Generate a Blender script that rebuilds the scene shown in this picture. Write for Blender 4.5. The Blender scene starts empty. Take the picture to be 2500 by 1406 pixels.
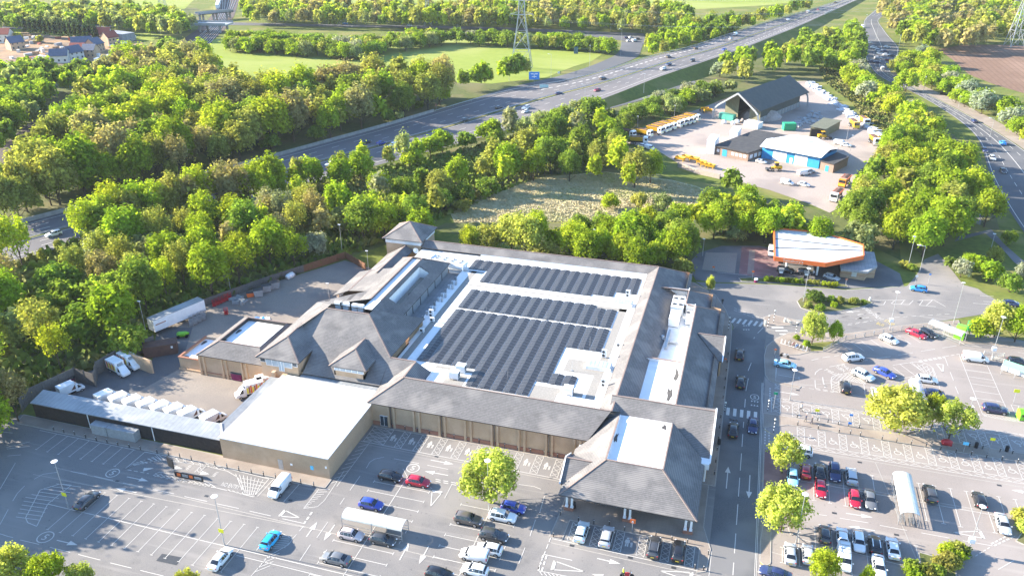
import bpy,math,random
from mathutils import Vector,Matrix
SC=bpy.context.scene
COL=SC.collection
rnd=random.Random(11)

# ------------------------------------------------------------------ camera
FPX,PITCH,ROLL,YAW,CAMH=1977.48,0.452284,-0.004921,0.292335,90.0
def cam_axes():
    ct,st=math.cos(PITCH),math.sin(PITCH)
    Rz=Matrix.Rotation(YAW,3,'Z')
    f=Rz @ Vector((0,ct,-st));r=Rz @ Vector((1,0,0));u=Rz @ Vector((0,st,ct))
    cr,sr=math.cos(ROLL),math.sin(ROLL)
    return cr*r+sr*u,-sr*r+cr*u,f
AX_R,AX_U,AX_F=cam_axes()
cd=bpy.data.cameras.new('camera');cam=bpy.data.objects.new('camera',cd);COL.objects.link(cam)
cd.sensor_width=36.0;cd.lens=FPX/2500.0*36.0;cd.clip_start=1.0;cd.clip_end=6000.0
mw=Matrix((AX_R,AX_U,-AX_F)).transposed().to_4x4();mw.translation=Vector((0,0,CAMH))
cam.matrix_world=mw
SC.camera=cam

# ------------------------------------------------------------------ world, sun, exposure
SUN_EL=math.radians(22.0);SUN_AZ_DIR=math.radians(181.0)       # sun stands towards -x
w=bpy.data.worlds.new('World');SC.world=w;w.use_nodes=True
nt=w.node_tree;bg=nt.nodes['Background']
sky=nt.nodes.new('ShaderNodeTexSky');sky.sky_type='NISHITA';sky.sun_disc=False
sky.sun_elevation=SUN_EL;sky.sun_rotation=math.radians(270.0)
sky.air_density=1.0;sky.dust_density=0.2;sky.ozone_density=4.0
nt.links.new(sky.outputs[0],bg.inputs[0]);bg.inputs[1].default_value=0.125
sl=bpy.data.lights.new('sun','SUN');sl.energy=5.0;sl.angle=math.radians(0.5);sl.color=(1.0,0.905,0.765)
so=bpy.data.objects.new('sun',sl);COL.objects.link(so)
sdir=Vector((math.cos(SUN_AZ_DIR)*math.cos(SUN_EL),math.sin(SUN_AZ_DIR)*math.cos(SUN_EL),math.sin(SUN_EL)))
so.rotation_euler=sdir.to_track_quat('Z','Y').to_euler();so.location=(-200,100,150)
SC.view_settings.view_transform='Standard';SC.view_settings.look='None'
SC.view_settings.exposure=2.1;SC.view_settings.gamma=1.0
SC.render.engine='CYCLES'
SC.cycles.max_bounces=8;SC.cycles.diffuse_bounces=4;SC.cycles.glossy_bounces=2
SC.cycles.transmission_bounces=5;SC.cycles.transparent_max_bounces=6
SC.cycles.caustics_reflective=False;SC.cycles.caustics_refractive=False

# ------------------------------------------------------------------ helpers
def g(px,py,z=0.0):
    """point of the place seen at a photograph position, at height z"""
    d=AX_R*(px-1250.0)+AX_U*(703.0-py)+AX_F*FPX
    t=(CAMH-z)/(-d.z)
    return Vector((d.x*t,d.y*t,z))
def g2(p,z=0.0):return g(p[0],p[1],z)
def onplane(px,py,P0,N):
    d=AX_R*(px-1250.0)+AX_U*(703.0-py)+AX_F*FPX
    o=Vector((0,0,CAMH));t=(P0-o).dot(N)/d.dot(N)
    return o+d*t
def proj(p):
    v=Vector(p)-Vector((0,0,CAMH));c=v.dot(AX_F)
    return 1250+FPX*v.dot(AX_R)/c,703-FPX*v.dot(AX_U)/c
def tag(o,label=None,cat=None,group=None,kind=None):
    if label:o['label']=label
    if cat:o['category']=cat
    if group:o['group']=group
    if kind:o['kind']=kind
    return o
def empty(name,loc,rz=0.0,label=None,cat=None,group=None):
    o=bpy.data.objects.new(name,None);COL.objects.link(o)
    o.empty_display_size=0.3
    o.location=loc;o.rotation_euler=(0,0,rz)
    return tag(o,label,cat,group)

class MB:
    """collects faces; build() links them as one mesh object"""
    def __init__(s):s.v=[];s.f=[];s.m=[]
    def add(s,vs,fs,mi=0):
        b=len(s.v);s.v += [tuple(v) for v in vs]
        s.f += [tuple(i+b for i in f) for f in fs];s.m += [mi]*len(fs);return s
    def poly(s,pts,mi=0):return s.add(pts,[tuple(range(len(pts)))],mi)
    def box(s,x0,x1,y0,y1,z0,z1,mi=0,M=None):
        vs=[Vector((x,y,z)) for z in (z0,z1) for x,y in ((x0,y0),(x1,y0),(x1,y1),(x0,y1))]
        if M:vs=[M @ v for v in vs]
        return s.add(vs,[(3,2,1,0),(4,5,6,7),(0,1,5,4),(1,2,6,5),(2,3,7,6),(3,0,4,7)],mi)
    def prism(s,pts,z0,z1,mi=0,top=None,bottom=True):
        n=len(pts);a=sum(pts[i][0]*pts[(i+1) % n][1]-pts[(i+1) % n][0]*pts[i][1] for i in range(n))
        if a <0:pts=pts[::-1]
        vs=[(p[0],p[1],z0) for p in pts]+[(p[0],p[1],z1) for p in pts]
        s.add(vs,[(i,(i+1) % n,n+(i+1) % n,n+i) for i in range(n)],mi)
        s.add(vs[n:],[tuple(range(n))],mi if top is None else top)
        if bottom:s.add(vs[:n],[tuple(reversed(range(n)))],mi)
        return s
    def tube(s,p,q,r0,r1=None,n=8,mi=0,caps=True):
        p=Vector(p);q=Vector(q);r1=r0 if r1 is None else r1
        d=(q-p);d.normalize()
        a=d.orthogonal().normalized();b=d.cross(a)
        vs=[]
        for c,r in ((p,r0),(q,r1)):
            for i in range(n):
                t=2*math.pi*i/n;vs.append(c+a*(r*math.cos(t))+b*(r*math.sin(t)))
        fs=[(i,(i+1) % n,n+(i+1) % n,n+i) for i in range(n)]
        if caps:fs += [tuple(reversed(range(n))),tuple(range(n,2*n))]
        return s.add(vs,fs,mi)
    def beam(s,p,q,w,h=None,mi=0):
        """square bar between two points"""
        p=Vector(p);q=Vector(q);h=w if h is None else h
        d=(q-p).normalized();up=Vector((0,0,1)) if abs(d.z) <0.95 else Vector((1,0,0))
        a=d.cross(up).normalized();b=a.cross(d)
        vs=[c+a*(sx*w/2)+b*(sy*h/2) for c in (p,q) for sx,sy in ((-1,-1),(1,-1),(1,1),(-1,1))]
        return s.add(vs,[(3,2,1,0),(4,5,6,7),(0,1,5,4),(1,2,6,5),(2,3,7,6),(3,0,4,7)],mi)
    def ball(s,c,rx,ry,rz,mi=0,n=8,m=5,jit=0.0):
        vs=[(c[0],c[1],c[2]-rz)];fs=[]
        for j in range(1,m):
            ph=-math.pi/2+math.pi*j/m
            for i in range(n):
                t=2*math.pi*i/n;k=1+jit*(rnd.random()-.5)
                vs.append((c[0]+rx*k*math.cos(ph)*math.cos(t),c[1]+ry*k*math.cos(ph)*math.sin(t),c[2]+rz*k*math.sin(ph)))
        vs.append((c[0],c[1],c[2]+rz));L=len(vs)-1
        for i in range(n):fs.append((0,1+(i+1) % n,1+i));fs.append((L,1+(m-2)*n+i,1+(m-2)*n+(i+1) % n))
        for j in range(m-2):
            for i in range(n):
                a=1+j*n+i;b=1+j*n+(i+1) % n;fs.append((a,b,b+n,a+n))
        return s.add(vs,fs,mi)
    def mesh(s,name,mats,smooth=False):
        me=bpy.data.meshes.new(name);me.from_pydata([tuple(v) for v in s.v],[],s.f);me.update()
        mats=mats if isinstance(mats,(list,tuple)) else [mats]
        for m in mats:me.materials.append(m)
        if len(mats) >1:me.polygons.foreach_set('material_index',s.m)
        if smooth:me.polygons.foreach_set('use_smooth',[True]*len(me.polygons))
        return me
    def build(s,name,mats,parent=None,smooth=False,loc=None):
        o=bpy.data.objects.new(name,s.mesh(name,mats,smooth));COL.objects.link(o)
        if parent:o.parent=parent
        if loc is not None:o.location=loc
        return o
def link(name,me,parent=None,loc=None,rz=None,color=None):
    o=bpy.data.objects.new(name,me);COL.objects.link(o)
    if parent:o.parent=parent
    if loc is not None:o.location=loc
    if rz is not None:o.rotation_euler=(0,0,rz)
    if color:o.color=color
    return o
KIDS={}
def copy_tree(o,parent=None,color=None):
    c=o.copy();COL.objects.link(c);c.parent=parent
    if color:c.color=color
    for ch in o.children:copy_tree(ch,c,color)
    return c

# ------------------------------------------------------------------ materials
def lin(r,gg,b):
    f=lambda c:(c/255/12.92) if c <= 10 else ((c/255+0.055)/1.055) ** 2.4
    return (f(r),f(gg),f(b),1.0)
def rgba(c):return (c[0],c[1],c[2],1.0)
MATS={}
def pm(name,c1,c2=None,sc=1.0,rough=0.8,spec=0.3,metal=0.0,bump=0.0,c3=None,sc3=0.08,coat=0.0,objcol=False,detail=4.0,lo=0.35,hi=0.65,bs=None):
    m=bpy.data.materials.new(name);m.use_nodes=True;n=m.node_tree.nodes;L=m.node_tree.links
    b=n['Principled BSDF'];b.inputs['Roughness'].default_value=rough
    b.inputs['Specular IOR Level'].default_value=spec;b.inputs['Metallic'].default_value=metal
    b.inputs['Coat Weight'].default_value=coat
    geo=n.new('ShaderNodeNewGeometry');pos=geo.outputs['Position']
    def noise(s,d=detail):
        t=n.new('ShaderNodeTexNoise');t.inputs['Scale'].default_value=s;t.inputs['Detail'].default_value=d
        L.new(pos,t.inputs['Vector']);return t
    def mix(fac,a,bb,mode='MIX'):
        x=n.new('ShaderNodeMix');x.data_type='RGBA';x.blend_type=mode
        for sock,val in ((x.inputs[0],fac),(x.inputs[6],a),(x.inputs[7],bb)):
            if hasattr(val,'links'):L.new(val,sock)
            else:sock.default_value=val
        return x.outputs[2]
    def ramp(fac,p0,p1):
        r=n.new('ShaderNodeMapRange');r.inputs[1].default_value=p0;r.inputs[2].default_value=p1
        L.new(fac,r.inputs[0]);return r.outputs[0]
    out=rgba(c1)
    if objcol:
        oi=n.new('ShaderNodeObjectInfo');out=oi.outputs['Color']
    if c2 is not None:
        out=mix(ramp(noise(sc).outputs[0],lo,hi),out,rgba(c2))
    if c3 is not None:
        out=mix(ramp(noise(sc3,3.0).outputs[0],0.48,0.62),out,rgba(c3))
    if hasattr(out,'links'):L.new(out,b.inputs['Base Color'])
    else:b.inputs['Base Color'].default_value=out
    if bump:
        bp=n.new('ShaderNodeBump');bp.inputs['Strength'].default_value=bump;bp.inputs['Distance'].default_value=0.05
        L.new(noise(bs or sc*3).outputs[0],bp.inputs['Height']);L.new(bp.outputs[0],b.inputs['Normal'])
    m['_h']=1
    MATS[name]=m
    return m
def mnodes(m):return m.node_tree.nodes,m.node_tree.links,m.node_tree.nodes['Principled BSDF']
def mixin(m,facsock,col2,mode='MIX',fac=1.0):
    """mixes another colour into a material's base colour by a factor socket"""
    n,L,b=mnodes(m);x=n.new('ShaderNodeMix');x.data_type='RGBA';x.blend_type=mode
    src=b.inputs['Base Color']
    if src.links:L.new(src.links[0].from_socket,x.inputs[6])
    else:x.inputs[6].default_value=src.default_value
    x.inputs[7].default_value=rgba(col2)
    mu=n.new('ShaderNodeMath');mu.operation='MULTIPLY';mu.inputs[1].default_value=fac
    L.new(facsock,mu.inputs[0]);L.new(mu.outputs[0],x.inputs[0]);L.new(x.outputs[2],src)
def bands(m,axis,period,width,col,fac=1.0,obj=False):
    """thin lines across a surface every period metres along an axis (0,1,2)"""
    n,L,b=mnodes(m)
    if obj:src=n.new('ShaderNodeTexCoord').outputs['Object']
    else:src=n.new('ShaderNodeNewGeometry').outputs['Position']
    sep=n.new('ShaderNodeSeparateXYZ');L.new(src,sep.inputs[0])
    dv=n.new('ShaderNodeMath');dv.operation='DIVIDE';dv.inputs[1].default_value=period;L.new(sep.outputs[axis],dv.inputs[0])
    fr=n.new('ShaderNodeMath');fr.operation='FRACT';L.new(dv.outputs[0],fr.inputs[0])
    ls=n.new('ShaderNodeMath');ls.operation='LESS_THAN';ls.inputs[1].default_value=width/period;L.new(fr.outputs[0],ls.inputs[0])
    mixin(m,ls.outputs[0],col,fac=fac)
def streak(m,col,scale=(0.25,0.25,0.05),lo=0.5,hi=0.7,fac=1.0,detail=5):
    n,L,b=mnodes(m);geo=n.new('ShaderNodeNewGeometry');mp=n.new('ShaderNodeMapping');mp.inputs['Scale'].default_value=scale
    L.new(geo.outputs['Position'],mp.inputs[0]);t=n.new('ShaderNodeTexNoise');t.inputs['Scale'].default_value=1.0;t.inputs['Detail'].default_value=detail
    L.new(mp.outputs[0],t.inputs['Vector']);r=n.new('ShaderNodeMapRange');r.inputs[1].default_value=lo;r.inputs[2].default_value=hi
    L.new(t.outputs[0],r.inputs[0]);mixin(m,r.outputs[0],col,fac=fac)

M_asph=pm('asphalt_worn',(.20,.185,.17),(.155,.148,.142),6,.9,.2,c3=(.235,.215,.195),sc3=.06,bump=.15)
streak(M_asph,(.11,.107,.104),(.3,.3,.3),.6,.72,.5)
for m_ in (M_asph,):streak(m_,(.07,.068,.066),(1.3,1.3,1.3),.66,.74,.45,2);streak(m_,(.27,.25,.23),(.05,.9,.3),.58,.7,.5,3)
M_asph2=pm('asphalt_dark',(.13,.127,.125),(.10,.10,.10),5,.9,.2,c3=(.16,.155,.15),sc3=.08,bump=.15)
M_asphR=pm('asphalt_pinkish',(.255,.22,.195),(.215,.19,.172),5,.9,.2,c3=(.28,.245,.22),sc3=.05,bump=.15)
M_mway=pm('motorway_asphalt',(.145,.135,.135),(.12,.115,.115),4,.9,.2,c3=(.17,.155,.15),sc3=.025)
M_aroad=pm('main_road_asphalt',(.11,.11,.115),(.09,.092,.095),4,.9,.2,c3=(.13,.127,.127),sc3=.03)
M_yard=pm('yard_concrete',(.27,.23,.19),(.22,.19,.16),3,.9,.2,c3=(.19,.165,.145),sc3=.07,bump=.1)
M_depot=pm('depot_concrete',(.36,.30,.255),(.30,.25,.215),2,.9,.2,c3=(.25,.21,.185),sc3=.05)
M_pave=pm('pavement',(.27,.222,.18),(.22,.182,.152),8,.9,.2,c3=(.30,.25,.205),sc3=.2)
bands(M_pave,0,.6,.05,(.16,.13,.115),.22);bands(M_pave,1,.6,.05,(.16,.13,.115),.22)
M_block=pm('red_block_paving',(.22,.125,.115),(.17,.10,.095),10,.9,.2,c3=(.25,.15,.135),sc3=.3)
M_kerb=pm('kerb_concrete',(.36,.33,.29),(.28,.26,.23),6,.9,.2)
M_white=pm('white_paint_line',(.53,.50,.45),(.38,.36,.33),9,.8,.3,lo=.45,hi=.8)
M_yline=pm('yellow_paint_line',(.55,.42,.12),(.38,.30,.12),9,.8,.3)
M_grass=pm('rough_grass',(.135,.16,.032),(.095,.12,.028),.6,1,.1,c3=(.18,.17,.055),sc3=.05,bump=.4)
M_floor=pm('woodland_floor',(.11,.125,.04),(.08,.095,.035),.5,1,.1,c3=(.14,.13,.06),sc3=.06)
M_field=pm('young_crop',(.225,.265,.05),(.195,.24,.042),.25,1,.1,c3=(.255,.28,.075),sc3=.012)
M_soil=pm('ploughed_soil',(.20,.125,.085),(.16,.10,.07),.5,1,.1,c3=(.24,.155,.11),sc3=.03)
streak(M_asphR,(.13,.115,.105),(1.2,1.2,1.2),.66,.74,.4,2);streak(M_asphR,(.33,.295,.26),(.05,.7,.3),.58,.7,.45,3);streak(M_mway,(.09,.085,.085),(.02,.02,.02),.5,.65,.4,6);streak(M_field,(.18,.22,.04),(.02,.12,.1),.5,.7,.5,4)
bands(M_soil,0,3.1,.8,(.13,.08,.055),.5)
M_reed=pm('dry_reed_ground',(.44,.37,.22),(.33,.30,.15),.8,1,.1)
M_bank=pm('dry_grass_bank',(.22,.19,.07),(.16,.16,.045),.35,1,.1,c3=(.10,.13,.03),sc3=.1,bump=.5)
M_ballast=pm('track_ballast',(.13,.105,.095),(.09,.075,.07),3,1,.1)
M_rail=pm('rail_steel',(.35,.31,.28),rough=.4,metal=.6)
M_slate=pm('slate_tiles',(.185,.175,.168),(.148,.141,.137),2.5,.95,.08,c3=(.23,.214,.20),sc3=.25)
streak(M_slate,(.10,.095,.09),(.22,.22,.9),.55,.75,.55)
bands(M_slate,2,.155,.03,(.075,.07,.068),.8)
M_ridge=pm('ridge_tile',(.27,.20,.165),(.21,.155,.135),4,.8,.3)
M_fascia=pm('dark_gutter',(.05,.045,.042),rough=.5)
M_brick=pm('buff_brick',(.46,.315,.195),(.39,.26,.16),9,.9,.2,c3=(.49,.34,.22),sc3=.3)
bands(M_brick,2,.15,.03,(.52,.42,.31),.5)
M_brick2=pm('red_brick_band',(.36,.17,.11),(.3,.14,.09),8,.9,.2)
M_dbrick=pm('depot_brick',(.27,.19,.145),(.21,.15,.115),6,.9,.2)
M_memb=pm('white_roof_membrane',(.80,.79,.76),(.70,.70,.68),.6,.6,.3,c3=(.74,.73,.70),sc3=.12)
M_memb2=pm('grey_walkway_matting',(.30,.28,.25),(.24,.225,.2),3,.9,.2)
M_puddle=pm('damp_dirt',(.05,.048,.045),(.09,.08,.07),3,.6,.4)
M_wht=pm('white_painted_metal',(.78,.78,.77),(.70,.70,.69),1.2,.45,.4)
M_grey=pm('grey_metal',(.32,.33,.33),(.26,.27,.27),2,.5,.4)
M_galv=pm('galvanised_steel',(.45,.46,.46),(.36,.37,.38),3,.45,.4,metal=.5)
M_dark=pm('dark_metal',(.035,.037,.04),(.05,.05,.05),3,.5,.4)
M_shed=pm('aged_metal_sheet',(.27,.285,.29),(.22,.23,.235),1.2,.5,.4,c3=(.31,.315,.315),sc3=.3)
bands(M_shed,0,.9,.1,(.18,.19,.2),.7)
M_timber=pm('dark_stained_timber',(.05,.042,.038),(.035,.03,.028),2,.9,.2)
bands(M_timber,0,.16,.03,(.018,.016,.015),.9)
M_fencer=pm('brown_timber_fence',(.21,.10,.055),(.16,.08,.045),3,.9,.2)
M_fenceg=pm('weathered_timber',(.15,.135,.12),(.11,.10,.09),3,.9,.2)
M_glass=pm('window_glass',(.03,.045,.06),rough=.08,spec=.6)
M_wglass=pm('pale_window_film',(.40,.45,.48),(.32,.37,.41),1,.25,.5)
M_tyre=pm('tyre_rubber',(.018,.018,.018),rough=.85)
M_rim=pm('alloy_rim',(.42,.42,.43),rough=.35,metal=.6)
M_paint=pm('car_paint',(1,1,1),rough=.32,spec=.5,coat=.6,objcol=True)
M_black=pm('black_plastic',(.02,.02,.022),rough=.5)
M_cglass=pm('car_glass',(.012,.016,.022),rough=.05,spec=.7)
M_lamp=pm('headlight_lens',(.7,.72,.74),rough=.1,spec=.6)
M_red=pm('red_light_lens',(.42,.012,.02),rough=.2,spec=.5)
M_plate=pm('yellow_plate',(.62,.47,.05),rough=.5)
M_plw=pm('white_plate',(.75,.75,.73),rough=.5)
M_orange=pm('orange_fascia',(.72,.16,.04),(.66,.145,.035),1,.4,.4)
M_obj=pm('painted_surface',(1,1,1),rough=.55,spec=.4,objcol=True)
M_olive=pm('olive_sheet',(.19,.18,.11),(.16,.15,.09),.8,.6,.3)
bands(M_olive,0,.8,.08,(.12,.115,.07),.6)
M_barn=pm('dark_barn_roof',(.075,.08,.07),(.06,.065,.06),.5,.7,.3)
bands(M_barn,0,.7,.06,(.045,.05,.045),.5)
M_blue=pm('blue_cladding',(.03,.28,.55),(.03,.25,.50),1,.5,.4)
bands(M_blue,0,.5,.06,(.02,.18,.38),.7)
M_roofw=pm('white_profiled_roof',(.72,.73,.72),(.65,.66,.66),.8,.5,.4)
bands(M_roofw,0,.6,.08,(.5,.51,.52),.5)
M_bitum=pm('black_bitumen_roof',(.05,.05,.052),(.07,.068,.066),.7,.85,.2)
M_bark=pm('bark',(.10,.075,.055),(.07,.055,.04),4,.95,.1)
M_lime=pm('lime_plastic',(.20,.55,.03),(.17,.48,.03),1,.4,.4)
M_green=pm('green_plastic',(.03,.28,.08),rough=.4)
M_signy=pm('yellow_sign',(.75,.70,.03),rough=.5)
M_signb=pm('blue_sign',(.04,.22,.62),rough=.5)
M_signl=pm('pale_blue_sign',(.12,.50,.72),rough=.5)
M_signg=pm('green_sign',(.02,.30,.14),rough=.5)
M_tent=pm('frosted_plastic',(.60,.60,.53),(.52,.52,.46),.8,.3,.4)
M_redp=pm('red_plastic',(.42,.02,.03),(.34,.02,.03),2,.5,.4)
M_purp=pm('maroon_plastic',(.16,.01,.07),rough=.5)
M_yel=pm('yellow_machine_paint',(.66,.38,.01),(.58,.33,.02),1.5,.45,.4)
M_rust=pm('rusty_brown_steel',(.14,.07,.05),(.10,.055,.042),1,.8,.3)
M_terr=pm('red_roof_tile',(.30,.085,.06),(.24,.07,.05),1.5,.85,.2)
M_rend=pm('pale_render',(.62,.57,.50),(.54,.50,.44),.7,.8,.2)
M_earth=pm('bare_earth',(.34,.22,.13),(.26,.17,.10),.4,1,.1,c3=(.2,.15,.11),sc3=.06)
M_salt=pm('salt_heap',(.42,.36,.32),(.33,.28,.25),1,.9,.2)
M_skin=pm('skin',(.45,.27,.2),rough=.6)

def panel_mat():
    m=pm('solar_cells',(.040,.040,.043),rough=.38,spec=.35)
    bands(m,0,.33,.03,(.07,.073,.08),.6,obj=True);bands(m,1,.35,.03,(.07,.073,.08),.6,obj=True)
    return m
M_panel=panel_mat()
M_pframe=pm('panel_frame',(.13,.13,.135),rough=.4,metal=.3)

def leaf_mat(name,trans=0.55,var=.35):
    m=bpy.data.materials.new(name);m.use_nodes=True;n=m.node_tree.nodes;L=m.node_tree.links
    for x in list(n):
        if x.type != 'OUTPUT_MATERIAL':n.remove(x)
    out=[x for x in n if x.type =='OUTPUT_MATERIAL'][0]
    oi=n.new('ShaderNodeObjectInfo');geo=n.new('ShaderNodeNewGeometry')
    t=n.new('ShaderNodeTexNoise');t.inputs['Scale'].default_value=.45;t.inputs['Detail'].default_value=4
    L.new(geo.outputs['Position'],t.inputs['Vector'])
    mr=n.new('ShaderNodeMapRange');mr.inputs[1].default_value=.3;mr.inputs[2].default_value=.7;mr.inputs[3].default_value=1-var;mr.inputs[4].default_value=1+var*.7
    L.new(t.outputs[0],mr.inputs[0])
    mr2=n.new('ShaderNodeMapRange');mr2.inputs[3].default_value=.7;mr2.inputs[4].default_value=1.3
    L.new(geo.outputs['Random Per Island'],mr2.inputs[0])
    mu=n.new('ShaderNodeMath');mu.operation='MULTIPLY';L.new(mr.outputs[0],mu.inputs[0]);L.new(mr2.outputs[0],mu.inputs[1])
    vm=n.new('ShaderNodeVectorMath');vm.operation='SCALE';L.new(oi.outputs['Color'],vm.inputs[0]);L.new(mu.outputs[0],vm.inputs[3])
    d=n.new('ShaderNodeBsdfDiffuse');L.new(vm.outputs[0],d.inputs['Color'])
    tr=n.new('ShaderNodeBsdfTranslucent')
    ty=n.new('ShaderNodeVectorMath');ty.operation='MULTIPLY';ty.inputs[1].default_value=(1.05,1.12,.6);L.new(vm.outputs[0],ty.inputs[0])
    L.new(ty.outputs[0],tr.inputs['Color'])
    mx=n.new('ShaderNodeMixShader');mx.inputs[0].default_value=trans
    L.new(d.outputs[0],mx.inputs[1]);L.new(tr.outputs[0],mx.inputs[2]);L.new(mx.outputs[0],out.inputs['Surface'])
    return m
M_leaf=leaf_mat('leaves')
M_blos=pm('hawthorn_blossom',(.50,.50,.42),rough=.9)

# ------------------------------------------------------------------ ground, roads, markings (the setting)
def sheet(name,pts,z,mat,px=True,kind='structure'):
    b=MB();b.poly([g(p[0],p[1],0)+Vector((0,0,z)) if px else Vector((p[0],p[1],z)) for p in pts])
    if b.v:
        a=sum(b.v[i][0]*b.v[(i+1) % len(b.v)][1]-b.v[(i+1) % len(b.v)][0]*b.v[i][1] for i in range(len(b.v)))
        if a <0:b.f=[tuple(reversed(b.f[0]))]
    o=b.build(name,mat);o['kind']=kind;return o
sheet('ground',[(-1500,-150),(1400,-150),(1400,1700),(-1500,1700)],0.0,M_grass,px=False)
WOODFLOORS=[
    [(-300,120),(140,150),(330,128),(430,120),(520,165),(575,212),(700,205),(850,165),(1000,172),(1200,185),(1300,190),(1200,235),(850,345),(645,400),(280,490),(60,545),(-400,700)],
    [(-400,700),(60,610),(300,540),(600,460),(900,412),(1080,372),(1220,330),(1440,262),(1600,210),(1760,165),(1900,120),(2000,170),(2010,200),(1760,235),(1640,270),(1500,345),(1520,365),(1560,410),(1650,440),(1330,425),(1100,500),(1060,545),(935,600),(840,632),(484,750),(375,810),(240,895),(70,985),(-300,1500),(-900,1500)],
    [(1050,560),(1090,545),(1500,545),(1750,480),(1900,490),(2030,520),(2050,570),(1880,600),(1760,600),(1760,650),(1600,640),(1300,610)],
    [(2080,330),(2140,300),(2200,280),(2330,330),(2420,480),(2440,560),(2300,600),(2210,640),(2100,590),(2030,560),(2060,480),(2090,420)],
    [(0,20),(480,20),(520,50),(430,70),(0,62)],
]
for i,p in enumerate(WOODFLOORS):sheet('woodland_ground',p,0.012+.003*i,M_floor)
FIELDS=[
    [(520,96),(700,112),(850,122),(870,125),(905,165),(935,190),(700,245),(560,225),(505,140)],
    [(893,120),(941,101),(1018,89),(1085,84),(1200,84),(1401,91),(1482,111),(1489,121),(1445,150),(1401,163),(1334,190),(1200,205),(1000,195),(920,165)],
    [(180,-6),(480,-6),(450,24),(300,22)],[(238,74),(400,84),(370,102),(245,92)],[(-60,70),(55,68),(50,82),(-60,88)],
    [(1180,-20),(1330,-4),(1500,4),(1660,26),(1870,14),(2010,0),(2080,-24),(1180,-30)],[(700,-20),(1140,-8),(1120,5),(900,12),(700,8)],
]
for i,p in enumerate(FIELDS):sheet('field',p,0.05+.004*i,M_field)
sheet('ploughed_field',[(2290,122),(2349,110),(2466,110),(2560,114),(2640,270),(2430,208),(2366,183),(2325,146)],0.06,M_soil)
sheet('reed_bed',[(1095,512),(1200,470),(1330,432),(1480,420),(1640,440),(1700,455),(1760,480),(1700,520),(1500,540),(1110,545)],0.07,M_reed)
sheet('grass_bank',[(2000,165),(2060,178),(2160,270),(2190,330),(2180,400),(2140,330),(2080,250),(2020,205)],0.07,M_bank)
sheet('railway_bed',[(520,-20),(590,-20),(572,40),(545,78),(512,105),(470,138),(300,200),(130,300),(0,420),(-60,420),(60,310),(250,190),(420,128),(448,96),(500,60),(530,20)],0.09,M_ballast)
sheet('building_site_ground',[(-40,95),(60,78),(140,90),(330,85),(350,108),(300,140),(210,158),(-40,158)],0.05,M_earth)
sheet('service_yard',[(484,752),(660,692),(842,636),(905,655),(960,668),(1000,900),(700,1050),(560,1090),(76,962),(240,898),(372,880),(384,800)],0.035,M_yard)
sheet('yard_tarmac',[(76,962),(240,898),(372,880),(384,800),(470,800),(440,900),(330,960),(300,1020)],0.042,M_asph2)
sheet('depot_yard',[(1505,345),(1530,325),(1640,290),(1720,262),(1760,245),(1900,200),(1985,198),(2010,222),(2065,262),(2125,305),(2150,345),(2140,385),(2095,420),(2080,450),(2085,490),(2025,520),(1980,500),(1880,465),(1760,432),(1660,402),(1600,365)],0.075,M_depot)

# car park: one sheet of worn tarmac, darker road and pinkish east side on top
sheet('car_park',[(-128.5,97.5),(-140,60),(-150,20),(160,20),(160,185),(88,185),(66,183),(52,185),(46.4,187),(35.2,179.6),(25.9,172.8),(18,171.8),(9,171.5),(8.8,150),(-3,150),(-3,113),(-62,113.6),(-62,97)],0.02,M_asph,px=False)
sheet('east_car_park',[(9,95),(9,20),(160,20),(160,184),(88,184),(66,182),(52,184),(46.2,186.5),(35.1,179.2),(25.9,172.3),(18,171.2),(12,168),(9,160)],0.026,M_asphR,px=False)
sheet('store_road',[(1.4,94),(1.4,160),(1.6,172),(-1,181),(-4.5,189),(-9,194),(-3.6,194.6),(11,198),(27.6,199.6),(42.6,205.8),(46,214),(49,224),(52.8,235.2),(56,246),(62,270),(72,268),(66,244),(54.8,224.8),(56.6,211),(64,207.4),(80,206.5),(110,207),(110,203),(85,202),(68,200.8),(56.6,193.8),(46.4,187.2),(35.2,179.8),(25.9,173),(18,172),(11.5,170.8),(8.8,164.5),(9.5,156),(8.8,149),(8.8,60),(1.6,60)],0.031,M_asph,px=False)
sheet('store_road_wheel_worn',[(1.6,94),(1.6,160),(1.4,170),(4,176),(9,172),(8.6,164),(9.2,156),(8.6,149),(8.6,94)],0.036,M_asph2,px=False)
sheet('forecourt',[(-12,204),(-10,213),(-4,220),(6,223),(12,222),(36,222),(42,214),(42,206),(27.6,200.2),(11,198.6),(-3.6,195.2),(-9,195)],0.034,M_asph2,px=False)
sheet('forecourt_paving',[(1.5,202),(1.5,221),(12,222),(12,200.8)],0.039,M_block,px=False)
sheet('forecourt_slab',[(-8,202),(-8,214),(0.5,216),(0.5,202)],0.039,M_yard,px=False)

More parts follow.
